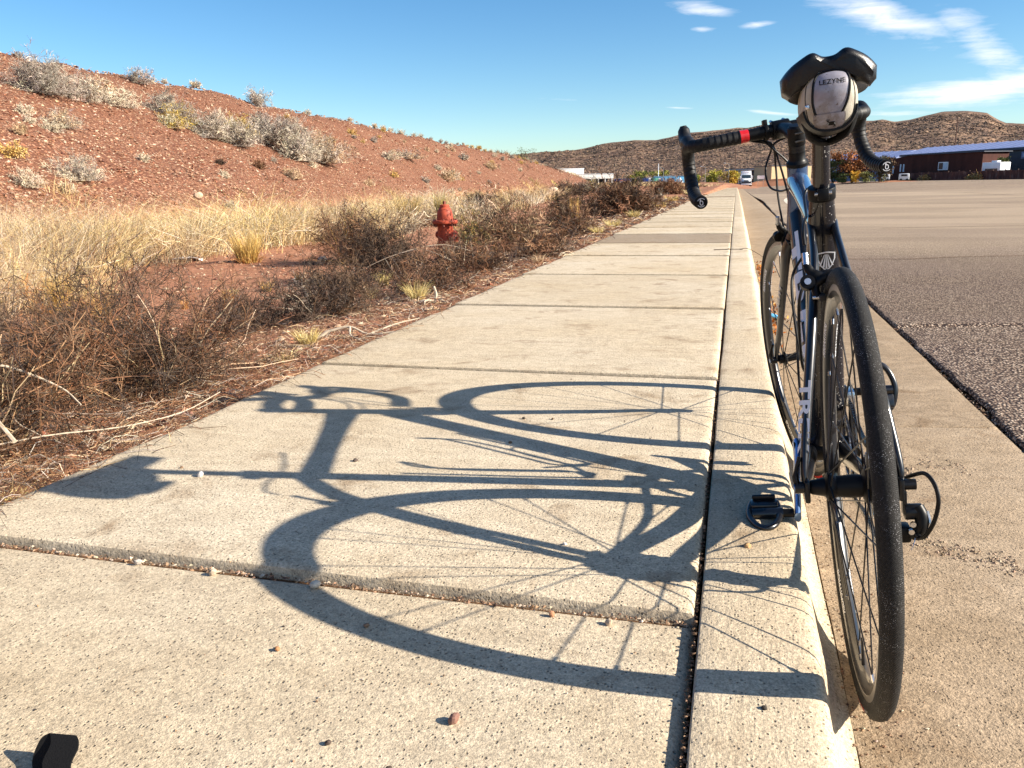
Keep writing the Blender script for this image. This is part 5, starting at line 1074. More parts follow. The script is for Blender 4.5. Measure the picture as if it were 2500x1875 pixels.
# brown building
a, L = front_xy(27.4, 171, 39.2, 155.0); t = bldg('barn_building', 'dark brown sided building with one small white framed window', 27.4, 171, -.25, a)
V = [(0, 0, 0), (L, 0, 0), (L, 6, 0), (0, 6, 0), (0, 0, 3.9), (L * .22, 0, 4.5), (L, 0, 4.5), (L, 6, 4.5), (L * .22, 6, 4.5), (0, 6, 3.9)]
MB().add(V, [(0, 1, 6, 5, 4), (1, 2, 7, 6), (2, 3, 9, 8, 7), (3, 0, 4, 9), (4, 5, 8, 9), (5, 6, 7, 8)]).build('wall', 'brown_siding', t, smooth=False)
MB().box((L * .60, 3, 4.58), (L * .84, 6.6, .14)).build('roof', 'slate_trim', t)
wx = L * .62; wv = MB().box((wx, -.08, 2.45), (2.0, .14, 1.35)).build('window', 'white_paint', t); MB().box((wx - .42, -.17, 2.45), (.82, .05, 1.08)).build('pane', 'glass_dark', wv); MB().box((wx + .48, -.17, 2.45), (.82, .05, 1.08)).build('pane', 'window_pale', wv)
for k, x in enumerate((1.3, 3.0, 3.7)): MB().box((x, -.06, 2.35 if k else 2.1), (.28, .08, 1.35)).build('narrow_window', 'window_pale', t)
# rusty panel fence with posts
a, L = front_xy(28.9, 166.2, 46, 124); t = empty('panel_fence', (28.9, 166.2, -.25), a); tag(t, 'rust stained dark panel fence along the lot in front of the brown building', 'fence')
n = 34
for k in range(n):
    MB().box((L * (k + .5) / n, 0, .72 + .03 * math.sin(k * 2.3)), (L / n - .03, .07 + .01 * (k % 2), 1.42 + .08 * math.sin(k * 1.7))).build('panel', 'rusty_fence', t, smooth=False)
    if k % 2 == 0: MB().box((L * k / n, .07, .78), (.12, .12, 1.6)).build('post', 'pole_wood', t, smooth=False)
pole('leaning rusty post in front of the panel fence', 34.4, 153.5, -.2, 1.5, .05, grp=None, cat='post', name='fence_post')
# camper, car and vans behind the fence
a_ = R(-67)
t = empty('camper', (37.8, 149.5, -.2), R(-55)); tag(t, 'white camper shell with a roof vent parked behind the fence', 'camper'); MB().box((1.6, 1.2, 1.9), (3.3, 2.2, 1.5)).build('shell', 'white_paint', t, bevel=.08); MB().box((1.6, 1.1, 2.78), (1.1, .8, .28)).build('roof_vent', 'white_paint', t, bevel=.08); MB().box((1.7, .08, 1.45), (2.2, .06, .5)).build('window', 'glass_dark', t); MB().box((1.6, 1.2, .85), (5.2, 2.0, .75)).build('body', 'white_paint', t, bevel=.1); wheels(t, 4, 2.2, (.2, 3.1), .38)
t = empty('parked_car', (42.0, 141.5, -.2), R(-60)); tag(t, 'white car with only its curved roof showing above the fence', 'car'); MB().box((2.0, .9, .7), (4.3, 1.75, .7)).build('body', 'white_paint', t, bevel=.15, seg=3); MB().box((2.1, .9, 1.3), (2.5, 1.6, .62), top=.8).build('roof', 'white_paint', t, bevel=.15, seg=3); MB().box((2.1, .06, 1.25), (1.9, .06, .34)).build('window', 'glass_dark', t); wheels(t, 4, 1.8, (.8, 3.3), .33)
for k, (lx, ly, lab) in enumerate(((22.4, 146.5, 'white van half hidden by the trees beside the brown building'), (25.2, 146.0, 'second white vehicle right against the dark end of the brown building'))):
    t = empty('parked_van', (lx, ly, -.2), R(-8)); tag(t, lab, 'van', 'vehicles parked by the trees'); t.scale = (.75, .75, .75); MB().box((.9, .9, 1.0), (2.0, 1.9, 1.3)).build('body', 'white_paint', t, bevel=.12); MB().box((.9, -.06, 1.3), (1.2, .05, .4)).build('window', 'glass_dark', t); wheels(t, 2, 1.8, (.3, 1.5), .3)
# tan brush heaps at the foot of the fence
for k, (x, y, s_) in enumerate(((31.5, 158.5, .9), (29.6, 163.0, .6), (36.8, 146.5, 1.0), (36.0, 148.5, .6))):
    shrub(['orange dry weeds at the foot of the fence below the narrow windows', 'small orange weed at the left end of the fence', 'straw coloured weeds at the fence left of the camper', 'low weeds just left of the straw coloured ones'][k], x, y, s_ * 1.0, s_ * 2.6, ORNG + GOLD, ORNG + YGOLD, z=-.2, n0=26, n1=7, n2=6, thick=.04, tw=.04, group='weeds along the fence')
# red earth bank behind the truck, scrub along the far road edge
def mound(name, label, x, y, z, L, wd, h, rz):
    n, m = 26, 8; V = []
    for i in range(n):
        for j in range(m):
            u, q = i / (n - 1), j / (m - 1); V.append((L * (u - .5), wd * (q - .5), h * math.sin(math.pi * u) ** .5 * math.sin(math.pi * q) * (1 + .7 * float(fbm(np.array(u * 7), np.array(q * 3 + x), 3, 5))) - .3))
    F = [(i * m + j, (i + 1) * m + j, (i + 1) * m + j + 1, i * m + j + 1) for i in range(n - 1) for j in range(m - 1)]
    o = MB().add(V, F).build(name, 'red_dirt'); o.location = (x, y, z); o.rotation_euler = (0, 0, rz); o['kind'] = 'structure'
mound('earth_bank', '', 10, 209, -1.0, 17, 5, 1.9, R(-6)); mound('earth_bank', '', -19, 95, .0, 26, 8, .6, R(4)); mound('earth_bank', '', 22, 140, -.3, 16, 4, .55, R(-6))
# scrub and boulders of the distant hills
N = 80000; r_h = rng.uniform(335, 830, N); a = np.radians(rng.uniform(-17, 21, N)); x, y = np.sin(a) * r_h, np.cos(a) * r_h; sz = rng.uniform(.28, .85, N) * (1 + .8 * rng.random(N) ** 4) * (r_h / 500) ** .5
stones(N, x, y, gz(x, y) + sz * .05, sz, [(.045, .035, .030), (.065, .046, .036), (.10, .066, .047), (.17, .11, .074), (.12, .08, .057), (.24, .165, .11)], 'hill_scrub', flat=.42)
# ------------------------------------------------------------------ bicycle (local axes: x forward, y left, z up, origin under the rear axle)
bike = empty('bicycle'); tag(bike, 'black road bike with drop handlebar leaning on its left pedal against the curb', 'bicycle')
psi, phi, pit = .0045, .1101, -.0016
f0 = Vector((-math.sin(psi), math.cos(psi), 0)); l0 = Vector((-math.cos(psi), -math.sin(psi), 0)); up = Vector((0, 0, 1))
l2 = math.cos(phi) * l0 - math.sin(phi) * up; u2 = math.cos(phi) * up + math.sin(phi) * l0
f2 = math.cos(pit) * f0 + math.sin(pit) * u2; u3 = math.cos(pit) * u2 - math.sin(pit) * f0
BM_ = Matrix(((f2.x, l2.x, u3.x, .2299), (f2.y, l2.y, u3.y, 1.2753), (f2.z, l2.z, u3.z, -.1606), (0, 0, 0, 1)))
bike.location = BM_.to_translation(); bike.rotation_euler = BM_.to_euler()
RT = .0145; RW = .338; BB = np.array([.42, 0, .263]); HA = R(72); FA = np.array([1.0, 0, RW])
SD = np.array([-math.cos(HA), 0, math.sin(HA)]); PD = np.array([math.sin(HA), 0, math.cos(HA)]); SP = FA - .045 * PD
DELTA = .21
Msteer = Matrix.Translation(SP) @ Matrix.Rotation(DELTA, 4, Vector(SD)) @ Matrix.Translation(-Vector(SP))
def steered(o):
    o.data.transform(Msteer); return o
def steerp(p): return np.array((Msteer @ Vector(p))[:])

def wheel(name, C, front):
    root = bpy.data.objects.new(name, None); col.objects.link(root); root.parent = bike
    fx = steered if front else (lambda o: o)
    def ring(prof, nseg=160, close=True):
        """prof: (radius, v) loop revolved about the axle"""
        m = len(prof); V = []; F = []
        for i in range(nseg):
            a = 2 * math.pi * i / nseg
            for r_, v_ in prof: V.append((C[0] + r_ * math.cos(a), v_, C[2] + r_ * math.sin(a)))
        for i in range(nseg):
            j = (i + 1) % nseg
            for k in range(m if close else m - 1): F.append((i * m + k, i * m + (k + 1) % m, j * m + (k + 1) % m, j * m + k))
        return V, F
    Rm = RW - RT
    tp = [(Rm + RT * math.sin(t) * (1.0 if math.sin(t) > 0 else 1.05), RT * .98 * math.cos(t)) for t in np.linspace(-.75, math.pi + .75, 22)]
    tp += [(Rm - .0105, -.008), (Rm - .0105, .008)]
    V, F = ring(tp, 200); fx(fix_normals(MB().add(V, F).build('tire', 'tire_rubber', root)))
    # rim: aero section with pale machined brake track
    rr = Rm - .009
    V, F = ring([(rr, .0098), (rr - .0105, .0112), (rr - .011, .0108), (rr - .011, -.0108), (rr - .0105, -.0112), (rr, -.0098)], 200)
    rim = fx(fix_normals(MB().add(V, F).build('brake_track', 'rim_side', root)))
    V, F = ring([(rr - .0108, .0108), (rr - .018, .0098), (rr - .026, .0062), (rr - .029, .0), (rr - .026, -.0062), (rr - .018, -.0098), (rr - .0108, -.0108)], 200)
    fx(fix_normals(MB().add(V, F).build('rim', 'black_paint', root)))
    # rim lettering, both sides
    for side in (1, -1):
        for cen in (R(212), R(40), R(300)):
            V, F = text_geo('BONTRAGER', .0125, .0004)
            wd = V[:, 0].max(); P = []
            for x, y, _ in V:
                a = cen - side * (x - wd / 2) / (rr - .016) if False else cen + (-side) * (x - wd / 2) * 1.25 / (rr - .016)
                r_ = (rr - .0215) + y * .95
                vv = side * (np.interp(r_, [rr - .026, rr - .018, rr - .0108], [.0062, .0098, .0108]) + .0004)
                P.append((C[0] + r_ * math.cos(a), vv, C[2] + r_ * math.sin(a)))
            fx(MB().add(P, F).build('rim_lettering', 'white_decal', root, smooth=False))
    # red and white tyre label near the ground contact
    for side in (1, -1):
        V = []; F = []
        for i in range(14):
            a = R(243 + i * 1.1)
            for r_, q in ((Rm + .001, 1.0), (Rm + .006, .93)): V.append((C[0] + r_ * math.cos(a), side * RT * q * 1.0, C[2] + r_ * math.sin(a)))
            if i: F.append((2 * i - 2, 2 * i - 1, 2 * i + 1, 2 * i))
        fx(MB().add(V, F).build('tire_label', 'red_decal', root, smooth=False))
        V, F = text_geo('BONTRAGER', .0062, .0002); P = []
        for x, y, _ in V:
            a = R(236) + x / Rm * (1 if side > 0 else -1); r_ = Rm + .0005 + y * .8; P.append((C[0] + r_ * math.cos(a), side * (RT * .985 + .0004), C[2] + r_ * math.sin(a)))
        fx(MB().add(P, F).build('tire_lettering', 'grey_decal', root, smooth=False))
    # hub
    A = lambda v_: (C[0], v_, C[2])
    hb = MB()
    if front: prof = [(.006, -.052), (.0125, -.050), (.0125, -.040), (.019, -.038), (.019, -.034), (.0105, -.028), (.0098, 0), (.0105, .028), (.019, .034), (.019, .038), (.0125, .040), (.0125, .050), (.006, .052)]
    else: prof = [(.007, -.066), (.011, -.064), (.011, -.022), (.0265, -.0215), (.0265, -.017), (.0175, -.013), (.0185, .0), (.0165, .024), (.0225, .032), (.0225, .037), (.015, .041), (.0115, .060), (.007, .066)]
    Mh = Matrix.Translation((C[0], 0, C[2])) @ Matrix.Rotation(-math.pi / 2, 4, 'X'); hub = fx(MB().lathe(prof, Mh, 24).build('hub', 'satin_black', root))
    if front:
        fx(MB().lathe([(.0128, -.024), (.0128, -.018)], Mh, 20).build('hub_band', 'blue_and_sky_tinted_alloy', hub)); fx(MB().lathe([(.0122, -.017), (.0122, -.012)], Mh, 20).build('hub_band', 'white_decal', hub))
    # quick release skewer: nut on the right, lever on the left
    e = .062 if front else .073
    sk = MB().cyl(A(-e - .016), A(-e + .004), .0085, n=14).cyl(A(e - .004), A(e + .012), .0095, n=14).cyl(A(-e), A(e), .0045, n=10)
    fx(sk.build('skewer', 'black_alloy', root))
    d = np.array([.25, 0, .97]) if not front else np.array([-.2, 0, .98]); d /= np.linalg.norm(d); b0 = np.array(A(e + .006))
    lv = MB().tube(catmull([b0, b0 + d * .018 + [0, .004, 0], b0 + d * .048 + [0, -.004, 0]], 5), [.008] * 6 + [.0055] * 5, 10, False, ((0, 1, 0), .6)); fx(lv.build('skewer_lever', 'satin_black', root))
    fx(MB().cyl(A(e + .0105), A(e + .0135), .0062, n=16).build('skewer_end', 'blue_and_sky_tinted_alloy', root))
    # spokes with pale nipples
    n = 18 if front else 24; rn = rr - .027
    for k in range(n):
        side = 1 if k % 2 == 0 else -1
        if front: fa, vf, fr = 2 * math.pi * k / n, .036 * side, .0165; ra = fa
        else:
            pair = k // 2; ra = 2 * math.pi * (pair + (.14 if k % 2 else -.14)) / (n / 2); sgn = 1 if (pair % 2 == 0) else -1; fa = ra + sgn * (1.25 if side < 0 else .9); vf, fr = (.0345 if side > 0 else -.0192), (.0205 if side > 0 else .0245)
        p0 = np.array([C[0] + fr * math.cos(fa), vf, C[2] + fr * math.sin(fa)]); p1 = np.array([C[0] + rn * math.cos(ra), .0015 * side, C[2] + rn * math.sin(ra)])
        sp = fx(MB().cyl(p0, p1, .0014, .0012, n=5).build('spoke', 'black_alloy', root))
        d_ = (p1 - p0) / np.linalg.norm(p1 - p0); fx(MB().cyl(p1 - d_ * .012, p1 + d_ * .003, .0023, n=6).build('nipple', 'silver', sp))
    a = R(262 if not front else 190); fx(MB().cyl((C[0] + rn * math.cos(a), 0, C[2] + rn * math.sin(a)), (C[0] + (rn - .045) * math.cos(a), 0, C[2] + (rn - .045) * math.sin(a)), .0028, .002, n=8).build('valve', 'black_alloy', root))
    return root
wheel('rear_wheel', np.array([0, 0, RW]), False); wheel('front_wheel', FA, True)

# ---- frame
fr = bpy.data.objects.new('frame', None); col.objects.link(fr); fr.parent = bike
STD = np.array([-math.cos(R(73)), 0, math.sin(R(73))]); clamp = BB + .542 * STD
HT_T = SP + SD * ((BB[2] + .575 - SP[2]) / SD[2]); HT_B = HT_T - SD * .155
def path(pts, n=6): return catmull(pts, n)
def oval(pts, ra, side=1.0, n=18, mat='black_paint', name='tube', parent=None, sub=6):
    """ra: radius list per control point in the bike plane; side: v radius factor list or number"""
    P = path(pts, sub); k = np.linspace(0, len(ra) - 1, len(P)); r_ = np.interp(k, range(len(ra)), ra); s_ = np.interp(k, range(len(ra)), side if not np.isscalar(side) else [side] * len(ra))
    return MB().tube(P, r_, n, False, ((0, 1, 0), list(s_))).build(name, mat, parent or fr)
# seat tube: mast flares towards the tyre
st = oval([BB + STD * .02, BB + STD * .16, BB + STD * .30, BB + STD * .40, BB + STD * .48, BB + STD * .545], [.021, .021, .020, .020, .020, .0205], [1.75, 1.7, 1.58, 1.46, 1.22, .95], mat='splashed_black', name='seat_tube')
# top tube with broad facetted front
TT0 = BB + STD * .468; TT1 = HT_T - SD * .040
oval([TT0, lerp(TT0, TT1, .35), lerp(TT0, TT1, .7), lerp(TT0, TT1, .93), TT1], [.019, .0165, .019, .025, .026], [1.1, 1.2, 1.15, 1.02, .95], mat='sky_tinted_black_paint', name='top_tube')
oval([HT_T, HT_T - SD * .05, HT_T - SD * .11, HT_B], [.0235, .0235, .026, .028], [1.0, .95, 1.0, 1.05], mat='sky_tinted_black_paint', name='head_tube')
DT0 = HT_B + SD * .035 - PD * .02
dt = oval([DT0, lerp(DT0, BB, .35), lerp(DT0, BB, .7), BB + [.01, 0, .01]], [.028, .0265, .0265, .030], [.92, .92, 1.0, 1.25], mat='black_paint', name='down_tube')
MB().cyl(BB + [0, .045, 0], BB - [0, .045, 0], .0245, n=26).build('bottom_bracket', 'satin_black', fr)
# stays
DO = {1: np.array([0, .066, RW]), -1: np.array([0, -.066, RW])}
for s_ in (1, -1):
    oval([BB + STD * .485 + [.004, .020 * s_, 0], (.250, .0200 * s_, .704), (.186, .0245 * s_, .656), (.112, .040 * s_, .560), (.050, .058 * s_, .445), (.010, .0685 * s_, RW + .03), DO[s_] + [.002, .003 * s_, .004]], [.009, .0095, .0105, .0108, .0100, .010, .0085], [.7, .7, .70, .78, .76, .60, .5], mat='black_paint', name='seat_stay')
    oval([BB + [-.015, .030 * s_, -.004], (.33, .036 * s_, .268), (.20, .050 * s_, .287), (.08, .062 * s_, .315), DO[s_] + [.004, 0, -.006]], [.020, .018, .014, .012, .009], [.62, .55, .6, .55, .5], mat='black_paint', name='chain_stay')
    MB().box(tuple(DO[s_] + [.004, .001 * s_, -.004]), (.040, .008, .036)).build('dropout', 'black_alloy', fr, bevel=.003)
MB().tube(path([(.168, .028, .648), (.169, 0, .650), (.168, -.028, .648)], 5), .0075, 10).build('seat_stay_bridge', 'black_paint', fr)
# seat clamp
MB().cyl(clamp - STD * .012, clamp + STD * .010, .0232, n=24).box(tuple(clamp + [-.024, 0, -.004]), (.014, .018, .020)).build('seat_clamp', 'satin_black', fr, bevel=.0015)
MB().cyl(clamp + [-.026, .014, -.002], clamp + [-.026, -.014, -.002], .0034, n=10).build('clamp_bolt', 'silver', fr)
# bottle cages (resin loops) with shield and white patch
for nm, A0, B0, nrm, off in (('bottle_cage', lerp(DT0, BB, .30), lerp(DT0, BB, .72), None, .034), ('bottle_cage', BB + STD * .36, BB + STD * .14, None, .030)):
    A0, B0 = np.array(A0), np.array(B0); ax = (B0 - A0) / np.linalg.norm(B0 - A0); nn = np.cross(ax, [0, 1, 0]); nn = nn if nn[2] > 0 or nm == 'x' else -nn
    if A0[0] < .45: nn = np.array([abs(nn[0]), 0, abs(nn[2])]) 
    m = MB(); base = nn * off; cen = nn * (off + .037)
    m.tube(path([A0 + base, A0 + base + ax * .06, B0 + base - ax * .02, B0 + base + nn * .01], 6), .0045, 8)
    for s_ in (1, -1):
        m.tube(path([B0 + base, B0 + cen + np.array([0, .030 * s_, 0]) - ax * .005, B0 + cen + np.array([0, .038 * s_, 0]) - ax * .06, A0 + cen + np.array([0, .037 * s_, 0]) + ax * .05, A0 + cen + nn * .034 + np.array([0, .012 * s_, 0]) + ax * .012, A0 + cen + nn * .037 + ax * .010], 6), .0042, 8, False, ((0, 1, 0), .75))
    m.tube(path([B0 + base, B0 + cen, B0 + cen + nn * .035 - ax * .006], 5), .0045, 8)
    m.build(nm, 'satin_black', bike)
# lettering wrapped on tubes
def decal(txt, A, B, rad_side, height, mat, side=1, name='lettering', bold=.02, ext=1.0, shear=0.0, parent=None, flip=1, rad_up=None, flat_len=None):
    """letters running from A to B on the flank of a tube; side 1 = left flank"""
    V, F = text_geo(txt, 1.0, bold, shear); x0, x1 = V[:, 0].min(), V[:, 0].max(); y0, y1 = V[:, 1].min(), V[:, 1].max(); A, B = np.array(A, float), np.array(B, float); ax = B - A; L = np.linalg.norm(ax); ax /= L
    n = np.cross(ax, [0, 1, 0]); n /= np.linalg.norm(n); n = n * flip; ru = rad_up or rad_side; P = []
    for x, y, _ in V:
        t = (x - x0) / (x1 - x0); h_ = ((y - y0) / (y1 - y0) - .5) * height; an = h_ / ru + .42 * (1 if name == 'lettering' else 0); P.append(A + ax * t * L + n * math.sin(an) * (ru + .0006) + np.array([0, side * math.cos(an) * (rad_side + .0006), 0]))
    return MB().add(P, F).build(name, mat, parent or bike, smooth=False)
A_, B_ = np.array(lerp(DT0, BB, .10)), np.array(lerp(DT0, BB, .80))
decal('TREK', A_, B_, .0262, .044, 'white_decal', 1, bold=.035, parent=fr, flip=-1, rad_up=.0275); decal('TREK', B_, A_, .0262, .044, 'white_decal', -1, bold=.035, parent=fr, flip=1, rad_up=.0275)
# left and right seat stay lettering on the outer / rear face
def stay_text(s_):
    A0, B0 = np.array([.070, .0525 * s_, .492]), np.array([.022, .0650 * s_, .384]); ax = B0 - A0; L = np.linalg.norm(ax); ax /= L
    n = np.array([-.80, .50 * s_, -.1]); n -= ax * (n @ ax); n /= np.linalg.norm(n); tt = np.cross(n, ax)
    if s_ > 0: tt = -tt
    V, F = text_geo('TREK', 1.0, .03); x0, x1, y0, y1 = V[:, 0].min(), V[:, 0].max(), V[:, 1].min(), V[:, 1].max(); P = []
    for x, y, _ in V:
        h_ = ((y - y0) / (y1 - y0) - .5) * .0195; P.append(A0 + ax * L * (x - x0) / (x1 - x0) - tt * h_ * s_ + n * .0088 * (1 - (h_ / .012) ** 2 * .25))
    MB().add(P, F).build('lettering', 'white_decal', fr, smooth=False)
stay_text(1)
for q in (.37, .385, .40): MB().tube([(.022 + (q - .37) * .5, -.0672, q), (.020 + (q - .37) * .5, -.0672, q - .006)], .0088, 12, False, ((0, 1, 0), .66)).build('stripe', 'white_decal' if q > .375 else 'orange_decal', fr)
# shield badge on the back of the seat tube
def badge():
    c = BB + STD * .415; c = np.array([c[0] - .0206, -.004, c[2]]); upv = STD; m = MB(); th = .0018; yv = np.array([0, -1, 0.0])   # yv: right as seen from behind
    O = [(-.0155, .016), (0, .018), (.0155, .016), (.0150, .004), (.010, -.009), (.004, -.016), (0, -.0185), (-.004, -.016), (-.010, -.009), (-.0150, .004)]
    def P3(x, y, o): return c + yv * x + upv * y + np.array([-1, 0, 0]) * (o - 9.0 * x * x)
    n = len(O); k = 1 - .14
    V = [P3(x, y, .0012) for x, y in O] + [P3(x * k, y * k, .0012) for x, y in O]; F = [(i, (i + 1) % n, n + (i + 1) % n, n + i) for i in range(n)]; m.add(V, F)
    for a0, a1 in ((-.36, -.27), (-.19, -.09), (-.045, .045), (.09, .19), (.27, .36)):
        T_ = .0150; V = [P3(a0 * .009, T_ * .85, .0012), P3(a1 * .009, T_ * .85, .0012)]; bl = 1 - abs(a0 + a1) * .55; V += [P3(a1 * .034, -.0165 * bl + .002, .0012), P3(a0 * .034, -.0165 * bl + .002, .0012)]; m.add(V, [(0, 1, 2, 3)])
    return m.build('shield_badge', 'white_decal', fr, smooth=False)
badge()
MB().tube([BB + STD * .50 + [.018, 0, 0], BB + STD * .525 + [.018, 0, 0]], .004, 8, False, ((0, 1, 0), 3.6)).build('red_accent', 'red_decal', fr)

# ---- fork
fk = bpy.data.objects.new('fork', None); col.objects.link(fk); fk.parent = bike
cr = HT_B - SD * .004
steered(MB().tube(path([cr + SD * .006, cr - SD * .018, cr - SD * .035], 4), [.027, .029, .024] if False else np.linspace(.0275, .026, 9), 20).build('fork_crown', 'black_paint', fk))
for s_ in (1, -1):
    top = cr - SD * .012 + [0, .014 * s_, 0]; drop = FA + [0, .0555 * s_, 0]
    pts = [top, cr - SD * .055 + PD * .004 + [0, .031 * s_, 0], cr - SD * .13 + PD * .010 + [0, .038 * s_, 0], lerp(cr - SD * .13 + PD * .010 + [0, .038 * s_, 0], drop, .6), drop + [-.002, 0, .02], drop + [.001, 0, -.004]]
    P = path(pts, 6); k = np.linspace(0, 5, len(P)); r_ = np.interp(k, range(6), [.020, .0195, .018, .0145, .011, .009]); sf_ = np.interp(k, range(6), [.75, .60, .50, .48, .5, .5])
    steered(MB().tube(P, r_, 16, False, ((0, 1, 0), list(sf_))).build('fork_blade', 'black_paint', fk))
    V, F = text_geo('TREK', 1.0, .02); A0 = np.array(pts[2]) + [.0, 0, -.01]; B0 = np.array(lerp(pts[2], pts[4], .42)); ax = B0 - A0; L = np.linalg.norm(ax); ax /= L; n = np.cross(ax, [0, 1, 0]); x0, x1, y0, y1 = V[:, 0].min(), V[:, 0].max(), V[:, 1].min(), V[:, 1].max()
    P = [A0 + ax * L * (x - x0) / (x1 - x0) + n * (-s_) * ((y - y0) / (y1 - y0) - .5) * .018 * -1 + np.array([0, s_ * .0098, 0]) for x, y, _ in V]
    steered(MB().add(P, F).build('lettering', 'grey_decal', fk, smooth=False))

# ---- headset spacers, stem, bar
stem = bpy.data.objects.new('stem', None); col.objects.link(stem); stem.parent = bike
BC = HT_T + SD * .0531 + PD * .130
steered(MB().lathe([(.0245, -.002), (.0245, .006), (.021, .010), (.0185, .014), (.0185, .030)], Matrix.Translation(HT_T) @ Vector(SD).to_track_quat('Z', 'Y').to_matrix().to_4x4(), 26).build('headset_cone', 'satin_black', stem))
sb = HT_T + SD * .048
for k in range(2): steered(MB().cyl(HT_T + SD * (.031 + .008 * k), HT_T + SD * (.0385 + .008 * k), .0182, n=24).build('spacer', 'black_alloy', stem))
steered(MB().cyl(HT_T + SD * .047, HT_T + SD * .088, .0195, n=24).build('stem_clamp', 'satin_black', stem, bevel=.002))
steered(MB().cyl(HT_T + SD * .088, HT_T + SD * .092, .0175, .015, n=24).build('top_cap', 'satin_black', stem))
P = path([HT_T + SD * .067 + PD * .005, HT_T + SD * .066 + PD * .06, BC - PD * .012], 5); steered(MB().tube(P, [.0185, .018, .0175, .017, .0165, .0165, .0165, .017, .0175, .018, .019], 18).build('stem_body', 'satin_black', stem))
steered(MB().cyl(BC + [0, .021, 0], BC - [0, .021, 0], .0225, n=24).build('bar_clamp', 'satin_black', stem, bevel=.002))
for s_ in (1, -1):
    for q in (-.016, .016): steered(MB().cyl(BC + PD * .014 + SD * q + [0, .015 * s_, 0], BC + PD * .030 + SD * q * .9 + [0, .015 * s_, 0], .0042, n=10).build('stem_bolt', 'silver', stem))
    steered(MB().cyl(HT_T + SD * (.060 + .018 * (s_ > 0)) - PD * .022 + [0, .010, 0], HT_T + SD * (.060 + .018 * (s_ > 0)) - PD * .022 - [0, .010, 0], .0026, n=10).build('stem_bolt', 'dark_steel', stem))
hb = bpy.data.objects.new('handlebar', None); col.objects.link(hb); hb.parent = bike
HW = .2138
def barpt(s_): return [np.array(p) for p in ((0, 0, 0), (0, .05 * s_, 0), (0, .12 * s_, 0), (.002, .172 * s_, 0), (.016, (HW - .012) * s_, .001), (.045, (HW + .000) * s_, .003), (.072, (HW + .001) * s_, -.006), (.088, (HW + .001) * s_, -.032), (.086, (HW + .002) * s_, -.066), (.062, (HW + .004) * s_, -.102), (.022, (HW + .006) * s_, -.124), (-.0485, (HW + .0065) * s_, -.1351))]
